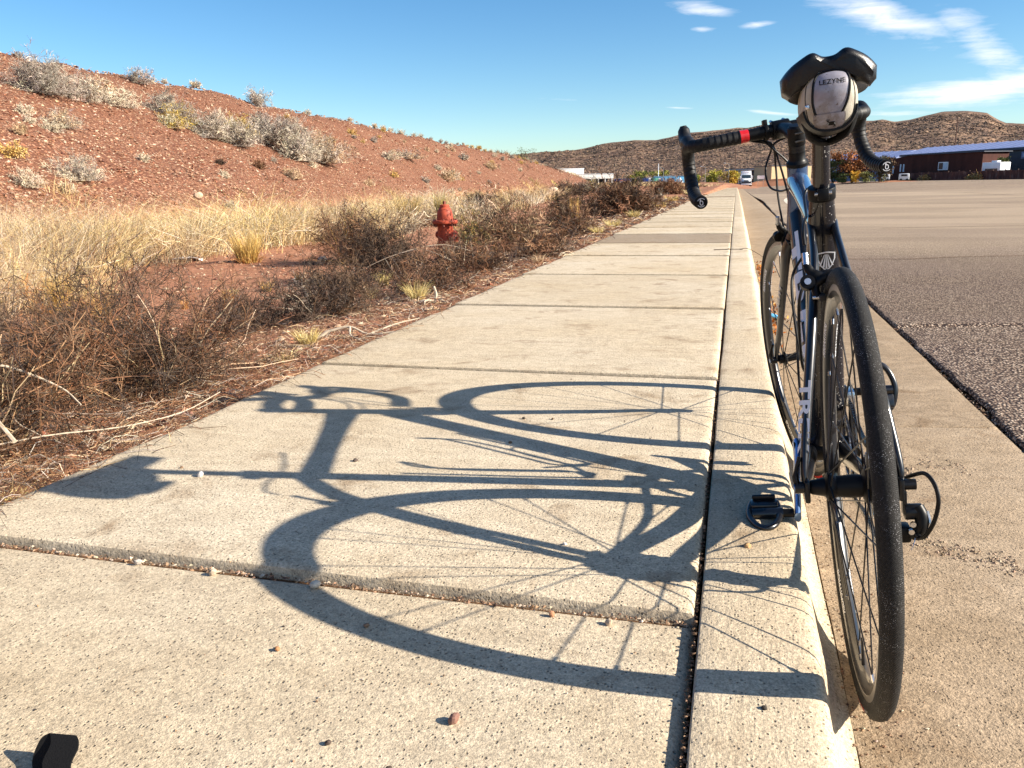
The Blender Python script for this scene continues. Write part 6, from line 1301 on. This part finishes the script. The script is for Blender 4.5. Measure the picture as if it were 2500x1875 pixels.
for s_ in (1, -1):
    P = path([BC + p for p in barpt(s_)], 14); arc = np.concatenate([[0], np.cumsum(np.linalg.norm(np.diff(P, axis=0), axis=1))])
    i0 = np.searchsorted(arc, .052); i1 = np.searchsorted(arc, .080)
    core = [i for i in range(0, i1 + 3)]; steered(MB().tube(P[core], np.interp(arc[core], [0, .03, .06, .11], [.0158, .0158, .0152, .0125]), 18).build('bare_bar', 'satin_black', hb))
    # glossy red finishing band
    q = np.linspace(.078 if s_ > 0 else .078, .099, 5); Q = np.stack([np.interp(q, arc, P[:, k]) for k in range(3)], 1); steered(MB().tube(Q, [.0152, .0158, .0156, .0158, .0162], 20).build('finishing_tape', 'red_tape', hb))
    # tape: overlapping wraps
    q = np.arange(.098, arc[-1], .0016); Q = np.stack([np.interp(q, arc, P[:, k]) for k in range(3)], 1); pitch = .0145; ph = (q % pitch) / pitch; rr_ = .0152 + .0016 * (ph ** 1.4) - .0006 * (ph > .93)
    steered(MB().tube(Q, rr_, 18).build('bar_tape', 'bar_tape', hb))
    e1 = P[-1]; d_ = P[-1] - P[-3]; d_ /= np.linalg.norm(d_); pl = steered(MB().cyl(e1 - d_ * .004, e1 + d_ * .0045, .0150, .0130, n=24).build('end_plug', 'satin_black', hb))
    q0 = Vector(e1 + d_ * .0050); Mq = Matrix.Translation(q0) @ Vector(d_).to_track_quat('Z', 'Y').to_matrix().to_4x4()
    m = MB(); n = 16
    for a0, a1, ra, rb in ((.6, 2.6, .0095, .0108), (3.6, 5.4, .0095, .0108)):
        V = []; F = []
        for k in range(n): a = a0 + (a1 - a0) * k / (n - 1); V += [(ra * math.cos(a), ra * math.sin(a), 0), (rb * math.cos(a), rb * math.sin(a), 0)]; F += [(2 * k - 2, 2 * k - 1, 2 * k + 1, 2 * k)] if k else []
        m.add(V, F, Mq)
    V = []; F = []
    for k in range(20): a = 2 * math.pi * k / 20; V += [(.0028 * math.cos(a), -.001 + .0042 * math.sin(a), 0), (.0044 * math.cos(a), -.001 + .0060 * math.sin(a), 0)]; F.append((2 * k, 2 * k + 1, (2 * k + 3) % 40, (2 * k + 2) % 40))
    m.add(V, F, Mq); m.add([(-.0044, 0, 0), (-.0024, .0, 0), (-.0005, .0085, 0), (-.003, .0085, 0)], [(0, 1, 2, 3)], Mq)
    steered(m.build('plug_logo', 'white_decal', pl, smooth=False))
    # hood, lever
    b0 = BC + np.array([.050, HW * s_, .008]); hd = path([b0 + [-.012, 0, -.004], b0 + [.012, 0, .006], b0 + [.040, 0, .010], b0 + [.062, -.002 * s_, .020], b0 + [.075, -.004 * s_, .042], b0 + [.076, -.004 * s_, .054]], 6)
    steered(MB().tube(hd, np.interp(np.linspace(0, 5, len(hd)), range(6), [.0155, .0185, .018, .0185, .0165, .0085]), 18, False, ((0, 1, 0), .92)).build('brake_hood', 'hood_rubber', hb))
    lv = path([b0 + [.064, .002 * s_, .012], b0 + [.078, .004 * s_, -.010], b0 + [.074, .007 * s_, -.045], b0 + [.062, .010 * s_, -.080], b0 + [.058, .013 * s_, -.108]], 6)
    steered(MB().tube(lv, np.interp(np.linspace(0, 4, len(lv)), range(5), [.012, .0115, .0105, .0095, .0075]), 12, False, ((0, 1, 0), .55)).build('brake_lever', 'black_alloy', hb))
    lv = path([b0 + [.052, -.006 * s_, -.004], b0 + [.060, -.008 * s_, -.030], b0 + [.054, -.006 * s_, -.060], b0 + [.048, -.004 * s_, -.072]], 5); steered(MB().tube(lv, np.interp(np.linspace(0, 3, len(lv)), range(4), [.008, .009, .008, .005]), 10, False, ((0, 1, 0), .5)).build('shift_lever', 'black_alloy', hb))
    steered(MB().box(tuple(b0 + [.066, (.0075) * s_, -.030]), (.004, .003, .030)).build('lever_badge', 'silver', hb))
# small light mount on the bar beside the stem
steered(MB().cyl(BC + [0, .040, 0], BC + [0, .031, 0], .020, n=20).box(tuple(BC + [.0, .0355, .021]), (.018, .010, .016)).build('computer_mount', 'satin_black', hb, bevel=.0015))

# ---- cables (from the levers, round the head tube into the frame)
def cable(pts, name='cable', r=.0026, par=None, mat='satin_black'): return MB().tube(path(pts, 8), r, 8).build(name, mat, par or bike)
bl = steerp(BC + [.006, .050, -.016]); br = steerp(BC + [.006, -.050, -.016])
cable([steerp(BC + [.004, .10, -.012]), bl, steerp(BC + [.012, .022, -.040]), (.93, .006, .84), (.895, -.004, .80), (.86, .018, .775), (.82, .022, .76)])
cable([steerp(BC + [.004, -.08, -.014]), br, steerp(BC + [.015, .01, -.028]), (.95, .052, .875), (.93, .066, .835), (.89, .060, .795), (.84, .040, .782), (.79, .026, .784)])
cable([steerp(BC + [.004, .07, -.014]), steerp(BC + [.02, .020, -.035]), (.95, .040, .84), (.925, .040, .77), (.89, .034, .70), (.84, .030, .665), (.80, .026, .655)])
cable([steerp(BC + [.004, .04, -.016]), steerp(BC + [.03, .01, -.05]), steerp(cr + PD * .055 - SD * .01 + SD * .03), steerp(cr + PD * .058 - SD * .045 + [0, .016, 0])])
cable([(.42, .010, .787), (.40, .018, .775), (.33, .022, .752), (.275, .026, .742), (.22, .034, .738), (.172, .040, .722), (.160, .040, .702)], r=.0026)

# ---- brakes
def caliper(c, nrm, fwd, name, fx, side=1):
    """dual pivot caliper around a wheel: c = bolt point, nrm = outward (away from frame), dn = towards the axle"""
    root = bpy.data.objects.new(name, None); col.objects.link(root); root.parent = bike; c = np.array(c, float); nrm = np.array(nrm, float); nrm /= np.linalg.norm(nrm); dn = np.array(fwd, float); dn -= nrm * (dn @ nrm); dn /= np.linalg.norm(dn); L_ = np.array([0, 1.0, 0])
    c = c + nrm * .014
    for s_ in (1, -1):
        P = path([c + L_ * .002 * s_ - dn * .004, c + L_ * .018 * s_ + dn * .002 + nrm * .003, c + L_ * .027 * s_ + dn * .010, c + L_ * .028 * s_ + dn * .020, c + L_ * .025 * s_ + dn * .031], 5)
        fx(MB().tube(P, np.interp(np.linspace(0, 4, len(P)), range(5), [.0085, .0080, .0070, .0065, .006]), 10, False, (tuple(nrm), .8)).build('brake_arm', 'satin_black', root))
        fx(MB().box(tuple(c + L_ * .0190 * s_ + dn * .031), (.036, .010, .011)).build('brake_pad', 'tyre_black', root, bevel=.002))
        fx(MB().cyl(c + L_ * .022 * s_ + dn * .031, c + L_ * .034 * s_ + dn * .031, .0038, n=10).build('pad_bolt', 'silver', root))
    P = path([c + L_ * .020 * side - dn * .002, c + L_ * .034 * side - dn * .014, c + L_ * .040 * side - dn * .030], 5); fx(MB().tube(P, [.009] * 4 + [.0075] * 4 + [.0065] * 3, 10, False, (tuple(nrm), .7)).build('upper_arm', 'satin_black', root))
    e = c + L_ * .040 * side - dn * .030; fx(MB().cyl(e + dn * .004, e - dn * .016, .0052, n=12).build('barrel_adjuster', 'silver', root)); fx(MB().cyl(e, c + L_ * .040 * side + dn * .004, .0012, n=5).build('brake_wire', 'silver', root))
    fx(MB().cyl(c + L_ * .040 * side + dn * .006 - nrm * .004, c + L_ * .040 * side + dn * .006 + nrm * .010, .0120, n=18).build('pinch_disc', 'satin_black', root)); fx(MB().cyl(c + L_ * .040 * side + dn * .006 + nrm * .010, c + L_ * .040 * side + dn * .006 + nrm * .0125, .0055, n=12).build('pinch_bolt', 'silver', root))
    fx(MB().cyl(c - nrm * .012, c + nrm * .012, .0085, n=16).build('pivot_bolt', 'black_alloy', root))
caliper((.157, 0, .640), (-.92, 0, .40), (-.40, 0, -.92), 'rear_brake', lambda o: o, 1)
caliper(cr - SD * .02 + PD * .024, PD, -SD, 'front_brake', steered, 1)

# ---- drivetrain
dr = bpy.data.objects.new('drivetrain', None); col.objects.link(dr); dr.parent = bike
def ring_gear(C, v_, r0, r1, teeth, th, name, mat, parent, spider=True):
    V = []; F = []; n = teeth * 4
    for sd_ in (-1, 1):
        for k in range(n):
            a = 2 * math.pi * k / n; ro = r1 + (.0022 if k % 4 in (1, 2) else -.0012)
            V += [(C[0] + r0 * math.cos(a), v_ + sd_ * th / 2, C[2] + r0 * math.sin(a)), (C[0] + ro * math.cos(a), v_ + sd_ * th / 2, C[2] + ro * math.sin(a))]
    for k in range(n):
        j = (k + 1) % n; a, b, c, d = 2 * k, 2 * k + 1, 2 * j + 1, 2 * j; o = 2 * n; F += [(a, b, c, d), (o + a, o + d, o + c, o + b), (b, o + b, o + c, c), (a, d, o + d, o + a)]
    return fix_normals(MB().add(V, F).build(name, mat, parent, smooth=False))
ring_gear(BB, -.0465, .088, .1005, 50, .0025, 'chainring', 'dark_steel', dr); ring_gear(BB, -.0400, .056, .069, 34, .0025, 'chainring', 'silver', dr)
CA = R(-153.86)
def crank(ang, s_, mat):
    root = bpy.data.objects.new('crank_arm', None); col.objects.link(root); root.parent = dr; d = np.array([math.cos(ang), 0, math.sin(ang)]); v0, v1 = (.056 * s_, .070 * s_); a = BB + [0, v0, 0]; b = BB + d * .1725 + [0, v1, 0]
    P = path([a - d * .018, a + d * .02, lerp(a, b, .5), b + d * .012], 6)
    MB().tube(P, np.interp(np.linspace(0, 3, len(P)), range(4), [.0165, .0185, .0145, .0130]), 16, False, ((0, 1, 0), .48)).build('arm', mat, root)
    MB().cyl(a - [0, .010 * s_, 0], a + [0, .006 * s_, 0], .0165, n=22).build('spindle_cap', 'satin_black', root)
    if s_ < 0:
        for k in range(5): aa = ang + k * 2 * math.pi / 5; MB().tube([BB + [0, -.050, 0], BB + np.array([math.cos(aa) * .085, -.048, math.sin(aa) * .085])], [.012, .006], 8, False, ((0, 1, 0), .5)).build('spider_arm', mat, root)
    return b, d, root
def pedal(b, s_, tilt, root_name='pedal'):
    root = bpy.data.objects.new(root_name, None); col.objects.link(root); root.parent = bike
    Mp = Matrix.Translation(Vector(b)) @ Matrix.Rotation(tilt, 4, 'Y'); sy = s_
    MB().cyl((0, .006 * sy, 0), (0, .040 * sy, 0), .0085, n=14).add([], []).build('axle', 'satin_black', root).data.transform(Mp)
    m = MB(); m.cyl((0, .026 * sy, 0), (0, .084 * sy, 0), .0115, .010, n=16); o = m.build('pedal_spindle_body', 'black_paint', root); o.data.transform(Mp)
    # cage: rounded loop around the spindle (single sided clip-in pedal)
    pts = [(-.040, .040 * sy, -.006), (-.044, .055 * sy, -.007), (-.040, .078 * sy, -.007), (-.014, .088 * sy, -.003), (.014, .088 * sy, 0), (.044, .076 * sy, .001), (.056, .060 * sy, .001), (.044, .044 * sy, .001), (.014, .034 * sy, 0), (-.018, .034 * sy, -.003)]
    P = catmull(pts, 6, True); V, F = sweep(P, .0062, 12, True); o = MB().add(V, F).build('pedal_cage', 'black_paint', root); o.data.transform(Mp)
    o = MB().box((-.024, .060 * sy, -.004), (.032, .052, .020)).build('platform', 'black_paint', root, bevel=.005); o.data.transform(Mp)
    o = MB().box((-.034, .060 * sy, -.018), (.010, .044, .010)).build('rear_binding', 'black_alloy', root, bevel=.003); o.data.transform(Mp)
    return root
b, d, rt_ = crank(CA, 1, 'blue_and_sky_tinted_alloy'); pedal(b, 1, R(174))  # silver left arm, reflected sky painted in as blue
b, d, rt_ = crank(CA + math.pi, -1, 'satin_black'); pedal(b, -1, R(-74))
# cassette
for k in range(8): ring_gear(np.array([0, 0, RW]), -.0235 - .0042 * k, .018, .0500 - .0034 * k, 27 - 2 * k, .0018, 'sprocket', 'dark_steel' if k % 2 else 'silver', dr)
MB().lathe([(.020, 0), (.0205, .038), (.016, .040)], Matrix.Translation((0, -.021, RW)) @ Matrix.Rotation(math.pi / 2, 4, 'X'), 24).build('freehub', 'dark_steel', dr)
# chain
r1 = .0405; a0 = np.array([-.012, -.040, RW + r1]); ch = [(-.034, -.040, RW + .018), (-.02, -.040, RW + r1 * .85), (0, -.040, RW + r1), (.20, -.043, .352), (.40, -.0465, BB[2] + .101), (.46, -.0465, BB[2] + .093), (.508, -.0465, BB[2] + .05), (.522, -.0465, BB[2]), (.508, -.0465, BB[2] - .05), (.46, -.0465, BB[2] - .093), (.40, -.0465, BB[2] - .100), (.20, -.043, .205), (.02, -.041, .222), (-.004, -.041, .232), (-.012, -.041, .250), (.010, -.041, .268), (.018, -.041, .284), (.002, -.041, .300), (-.030, -.040, RW - .012)]
Pc = catmull(ch, 14, True); al = np.concatenate([[0], np.cumsum(np.linalg.norm(np.diff(np.vstack([Pc, Pc[:1]]), axis=0), axis=1))]); n = int(al[-1] / .0127) // 2 * 2; m = MB(); Pcl = np.vstack([Pc, Pc[:1]])
for k in range(n):
    p = [np.array([np.interp((k + q) * al[-1] / n, al, Pcl[:, c]) for c in range(3)]) for q in (0, 1)]; dd = p[1] - p[0]; an = math.atan2(dd[2], dd[0]); M = Matrix.Translation(Vector((p[0] + p[1]) / 2)) @ Matrix.Rotation(-an, 4, 'Y'); w_ = .0031 if k % 2 else .0021
    for s_ in (1, -1): m.box((0, w_ * s_, 0), (.0185, .0010, .0078), M)
    m.box((-.0063, 0, 0), (.007, .0045, .0070), M)
m.build('chain', 'dark_steel', dr, smooth=False)
# front derailleur
MB().box((.418, -.047, .372), (.050, .020, .030)).build('front_derailleur', 'silver', dr, bevel=.004); MB().box((.395, -.030, .388), (.022, .024, .024)).build('derailleur_clamp', 'black_alloy', dr, bevel=.003)
# rear derailleur
rd_ = bpy.data.objects.new('rear_derailleur', None); col.objects.link(rd_); rd_.parent = bike
MB().add([], []).box((-.004, -.0715, .312), (.018, .006, .040)).build('hanger', 'black_alloy', rd_, bevel=.002)
MB().cyl((-.010, -.070, .298), (-.010, -.095, .298), .0125, n=18).build('mount_knuckle', 'black_alloy', rd_, bevel=.002)
MB().tube(path([(-.008, -.088, .304), (-.014, -.093, .292), (-.018, -.090, .274), (-.012, -.080, .262)], 5), np.interp(np.linspace(0, 3, 16), range(4), [.0135, .0125, .0115, .0115]), 12, False, ((0, 1, 0), .8)).build('outer_link', 'satin_black', rd_)
MB().tube(path([(-.014, -.1005, .300), (-.020, -.1025, .284), (-.020, -.097, .268)], 5), .0055, 10, False, ((0, 1, 0), .6)).build('link_plate', 'silver', rd_)
MB().box((-.004, -.066, .262), (.030, .026, .026)).build('lower_knuckle', 'satin_black', rd_, bevel=.005)
for z_, q in ((.272, -.0765), (.284, -.079)): MB().cyl((-.029, q, z_), (-.024, q, z_), .0042, n=12).build('limit_screw', 'silver', rd_)
for dv in (-.049, -.034): MB().tube([(.002, dv, .288), (.004, dv, .262), (.000, dv, .212)], [.013, .011, .012], 10, False, ((0, 1, 0), .12)).build('cage_plate', 'black_alloy', rd_)
for c in ((.004, .282), (.0, .216)): ring_gear(np.array([c[0], 0, c[1]]), -.041, .004, .0175, 11, .004, 'pulley', 'tyre_black', rd_)
cable([(.060, -.064, .318), (.025, -.076, .338), (-.005, -.0865, .355), (-.022, -.0985, .362), (-.045, -.106, .352), (-.056, -.108, .331), (-.055, -.102, .300), (-.046, -.092, .274), (-.032, -.086, .264)], 'shift_cable', .0031, rd_)
MB().cyl((-.032, -.086, .264), (-.022, -.083, .268), .0048, n=12).build('barrel_adjuster', 'black_alloy', rd_); cable([(-.028, -.082, .266), (-.034, -.078, .256), (-.036, -.074, .247)], 'wire_end', .0009, rd_, 'silver')
# chain stay cable down to the bottle area: inner loop seen in front of the seat stay
cable([(.60, .024, .50), (.56, .034, .50), (.50, .040, .44), (.47, .040, .36), (.455, .030, .30)], r=.0026)

# ---- seatpost and saddle
MB().cyl(clamp - STD * .03, clamp + STD * .135, .0145, n=26).build('seatpost', 'splashed_black', bike)
MB().box(tuple(clamp + STD * .142 + [.0, 0, .0]), (.042, .046, .022)).build('seatpost_head', 'satin_black', bike, bevel=.005)
sd_root = bpy.data.objects.new('saddle', None); col.objects.link(sd_root); sd_root.parent = bike
def saddle():
    U = np.concatenate([[0, .006, .016, .03, .05], np.linspace(.075, 1, 30)]); T = np.linspace(-1, 1, 41); V = []; F = []; nT = len(T)
    def hw(u): return np.interp(u, [0, .04, .12, .25, .42, .6, .8, .93, 1.0], [.060, .066, .0685, .066, .047, .027, .0195, .017, .010])
    def top(u, t):
        base = np.interp(u, [0, .15, .4, .7, 1.0], [.984, .986, .974, .970, .966]); dip = .0050 * math.exp(-(t / .24) ** 4) * np.interp(u, [0, .3, .7, 1], [1, .8, .6, 0]); w_ = hw(u); dr_ = np.interp(u, [0, .3, .6, 1], [.028, .029, .024, .018])
        return base - np.interp(u, [0, .006, .016, .03], [.009, .0045, .0015, 0]) + .003 * math.exp(-((abs(t) - .38) / .16) ** 2) * np.interp(u, [0, .3, .6, 1], [1, 1, .2, 0]) - dip - dr_ * abs(t) ** 3.3
    def uu(u, t): return .052 + u * .268 - (1 - u) ** 8 * .0 + .016 * math.exp(-(t / .25) ** 2) * (1 - u) ** 6 + .016 * abs(t) ** 3 * (1 - u) ** 4
    for u in U:
        for t in T: V.append((uu(u, t), hw(u) * t, top(u, t)))
        for t in T[::-1]:
            thick = np.interp(abs(t), [0, .3, .55, .85, 1], [.016, .026, .044, .040, .018]) * np.interp(u, [0, .006, .016, .03, .06, .5, 1], [.30, .58, .8, .93, 1, .8, .8]); V.append((uu(u, t) + .004 * (1 - u) ** 6, hw(u) * t * .985, min(top(u, t) - thick, np.interp(u, [0, .2, .6, 1], [.953, .950, .952, .950]) - .010 * math.exp(-((abs(t) - .68) / .22) ** 2))))
    m = 2 * nT
    for i in range(len(U) - 1):
        for k in range(m): F.append((i * m + k, i * m + (k + 1) % m, (i + 1) * m + (k + 1) % m, (i + 1) * m + k))
    F.append(tuple(range(m))[::-1]); F.append(tuple((len(U) - 1) * m + k for k in range(m)))
    bm = MB().add(V, F); o = fix_normals(bm.build('saddle_shell', 'saddle_cover', sd_root))
    for p in o.data.polygons: p.use_smooth = True
    for s_ in (1, -1):
        MB().tube(path([(.075, .030 * s_, .950), (.095, .028 * s_, .935), (.14, .0225 * s_, .928), (.22, .0215 * s_, .926), (.27, .017 * s_, .936), (.30, .010 * s_, .952)], 5), .0035, 8).build('saddle_rail', 'dark_steel', sd_root)
        MB().box((.085, .030 * s_, .949), (.03, .018, .012)).build('rail_socket', 'satin_black', sd_root, bevel=.003)
        # ribs of the base seen from below
        for q in (.042, .054): MB().tube(path([(.070, q * s_, .946), (.10, q * .95 * s_, .944), (.13, q * .8 * s_, .944)], 4), .0016, 6).build('base_rib', 'satin_black', sd_root)
saddle()

# ---- saddle bag (hangs from the saddle: a thing of its own)
bag = empty('saddle_bag'); bag.location = BM_.to_translation(); bag.rotation_euler = BM_.to_euler(); tag(bag, 'dirty white and grey saddle bag strapped under the black bicycle saddle', 'bag')
BC0 = (0.0015, .9165); BA, BBh = .0400, .0440     # centre (v, w), half sizes
def rear_u(v_, w_, lift=0.0):
    rho = min(1.0, (abs((v_ - BC0[0]) / BA) ** 2.4 + abs((w_ - BC0[1]) / BBh) ** 2.4) ** (1 / 2.4)); return .050 + .026 * (1 - math.sqrt(max(0.0, 1 - rho ** 2.6 * .985))) + (w_ - .92) * -.12 - lift
def cs(a): c = math.cos(a); return math.copysign(abs(c) ** (2 / 2.4), c)
def sn(a): c = math.sin(a); return math.copysign(abs(c) ** (2 / 2.4), c)
def bagbody():
    V = []; F = []; n = 40; rings = []
    for rho in (.12, .3, .5, .68, .82, .92, .98, 1.0): rings.append([(rear_u(BC0[0] + BA * rho * cs(a), BC0[1] + BBh * rho * sn(a)), BC0[0] + BA * rho * cs(a), BC0[1] + BBh * rho * sn(a)) for a in np.linspace(0, 2 * math.pi, n, endpoint=False)])
    for u, k, dz in ((.10, 1.02, -.001), (.13, 1.0, -.002), (.17, .93, -.001), (.20, .80, .003), (.215, .6, .006)): rings.append([(u, BC0[0] + BA * k * cs(a), BC0[1] + dz + BBh * k * sn(a)) for a in np.linspace(0, 2 * math.pi, n, endpoint=False)])
    for r_ in rings: V += r_
    for i in range(len(rings) - 1):
        for k in range(n): F.append((i * n + k, i * n + (k + 1) % n, (i + 1) * n + (k + 1) % n, (i + 1) * n + k))
    F += [tuple(range(n)), tuple((len(rings) - 1) * n + k for k in range(n))]
    o = fix_normals(MB().add(V, F).build('bag_body', 'bag_fabric', bag)); 
    for p in o.data.polygons: p.use_smooth = True
bagbody()
def patch(outline, name, mat, lift, rows=9, dome=0.0):
    """fill an outline given as (w, left v, right v) rows on the rear dome"""
    V = []; F = []; n = 12
    for i, (w_, vl, vr) in enumerate(outline):
        for k in range(n + 1):
            v_ = vl + (vr - vl) * k / n; V.append((rear_u(v_, w_, lift) - dome * math.sin(math.pi * k / n) * math.sin(math.pi * (i + .5) / len(outline)), v_, w_))
        if i:
            for k in range(n): q = (i - 1) * (n + 1) + k; F.append((q, q + 1, q + n + 2, q + n + 1))
    return fix_normals(MB().add(V, F).build(name, mat, bag))
def interp_outline(keys, n=14):
    w_ = np.linspace(keys[0][0], keys[-1][0], n); K = np.array(keys); o = np.argsort(K[:, 0]); return [(q, float(np.interp(q, K[o, 0], K[o, 1])), float(np.interp(q, K[o, 0], K[o, 2]))) for q in w_]
PK = [(.9565, .008, -.012), (.954, .0165, -.0200), (.946, .0225, -.0250), (.932, .0255, -.0250), (.916, .0265, -.0220), (.904, .0245, -.0170), (.8960, .0220, -.0125)]
patch(interp_outline(PK, 22), 'rear_panel', 'bag_panel', .0022, dome=.0012)
K_ = np.array(PK)
loop = [(w_, vl) for w_, vl, vr in PK[::-1]] + [(w_, vr) for w_, vl, vr in PK]
MB().tube(catmull([(rear_u(v_, w_, .0022), v_, w_) for w_, v_ in loop], 5), .0019, 8).build('piping', 'satin_black', bag)
for s_ in (1, -1):
    q = [(rear_u(BC0[0] + s_ * x, w_, .0003), BC0[0] + s_ * x, w_) for x, w_ in ((.026, .952), (.0325, .938), (.0345, .918), (.0325, .900), (.028, .886))]; MB().tube(catmull(q, 5), .0006, 6).build('seam', 'satin_black', bag)
patch(interp_outline([(.8975, .0260, -.0180), (.890, .0265, -.0185), (.882, .0240, -.0165), (.876, .017, -.011), (.8730, .008, -.003)], 12), 'lower_flap', 'bag_panel', .0042)
def bagtext(s, v0, w0, size, lift, name, bold=.0, sx=1.0):
    V, F = text_geo(s, 1.0, bold); k = size; P = []
    for x, y, _ in V: v_ = v0 - x * k * sx; w_ = w0 + y * k; P.append((rear_u(v_, w_, lift), v_, w_))
    return MB().add(P, F).build(name, 'satin_black', bag, smooth=False)
bagtext('LEZYNE', .0172, .9385, .0094, .0040, 'lettering', .010, 1.12)
def critter():
    m = MB(); c = (.0015, .8835)
    def P(x, y): v_, w_ = c[0] - x, c[1] + y; return (rear_u(v_, w_, .0047), v_, w_)
    n = 24; m.add([P(.0068 * math.cos(a) , .0026 * math.sin(a) * (1 + .15 * math.cos(a))) for a in np.linspace(0, 2 * math.pi, n, endpoint=False)], [tuple(range(n))])
    for k in range(5): a = R(62 + 15 * k); x0, y0 = -.0048, .0015; m.add([P(x0 - .0002, y0), P(x0 + .0004, y0), P(x0 + .0058 * math.cos(a) + .0002, y0 + .0052 * math.sin(a)), P(x0 + .0058 * math.cos(a) - .0002, y0 + .0052 * math.sin(a))], [(0, 1, 2, 3)])
    for k in range(5): a = R(242 + 15 * k); x0, y0 = .0046, -.0015; m.add([P(x0 - .0003, y0), P(x0 + .0003, y0), P(x0 + .0046 * math.cos(a) + .0002, y0 + .0042 * math.sin(a)), P(x0 + .0046 * math.cos(a) - .0002, y0 + .0042 * math.sin(a))], [(0, 1, 2, 3)])
    o = m.build('emblem', 'satin_black', bag, smooth=False)
    m = MB()
    for cx_ in (-.0050, .0050):
        for k in range(12):
            a, b = 2 * math.pi * k / 12, 2 * math.pi * (k + 1) / 12
            q = [(cx_ + r_ * math.cos(t), r_ * math.sin(t)) for r_, t in ((.0010, a), (.0013, a), (.0013, b), (.0010, b))]; m.add([(P(x, y)[0] - .0004, P(x, y)[1], P(x, y)[2]) for x, y in q], [(0, 1, 2, 3)])
    m.build('emblem_eyes', 'white_decal', o, smooth=False)
critter()
# black cradle and strap under the bag, with its metal hook
V = []; F = []; n = 30
for u, k, dz in ((.064, .955, .003), (.078, 1.0, .002), (.12, 1.02, .001), (.17, 1.0, .002)):
    for i in range(n + 1): a = math.pi * (1.06 + .88 * i / n); V.append((u, BC0[0] + (BA + .001) * k * cs(a), BC0[1] - .002 + dz + (BBh + .003) * k * sn(a)))
for j in range(3):
    for i in range(n): q = j * (n + 1) + i; F.append((q, q + 1, q + n + 2, q + n + 1))
k0 = len(V); V += [(x, BC0[0] + (y - BC0[0]) * .93, BC0[1] + (z - BC0[1]) * .93) for x, y, z in V]
for j in range(3):
    for i in range(n): q = k0 + j * (n + 1) + i; F.append((q, q + n + 1, q + n + 2, q + 1))
for i in range(n): F.append((i, k0 + i, k0 + i + 1, i + 1))
fix_normals(MB().add(V, F).build('cradle', 'satin_black', bag))
MB().tube(path([(.10, .034, .892), (.11, .026, .872), (.14, .014, .864), (.17, -.002, .861), (.14, -.016, .864), (.11, -.028, .874), (.10, -.036, .894)], 5), .006, 10, False, ((1, 0, 0), 2.4)).build('strap', 'web_strap', bag)
MB().tube(path([(.082, .0345, .902), (.078, .0330, .892), (.079, .0275, .884), (.082, .0215, .8805), (.086, .0195, .886), (.088, .0205, .893)], 6), .0011, 8).build('strap_hook', 'silver', bag)
MB().box((.060, .0335, .911), (.008, .006, .006)).build('zipper_pull', 'silver', bag, bevel=.001)
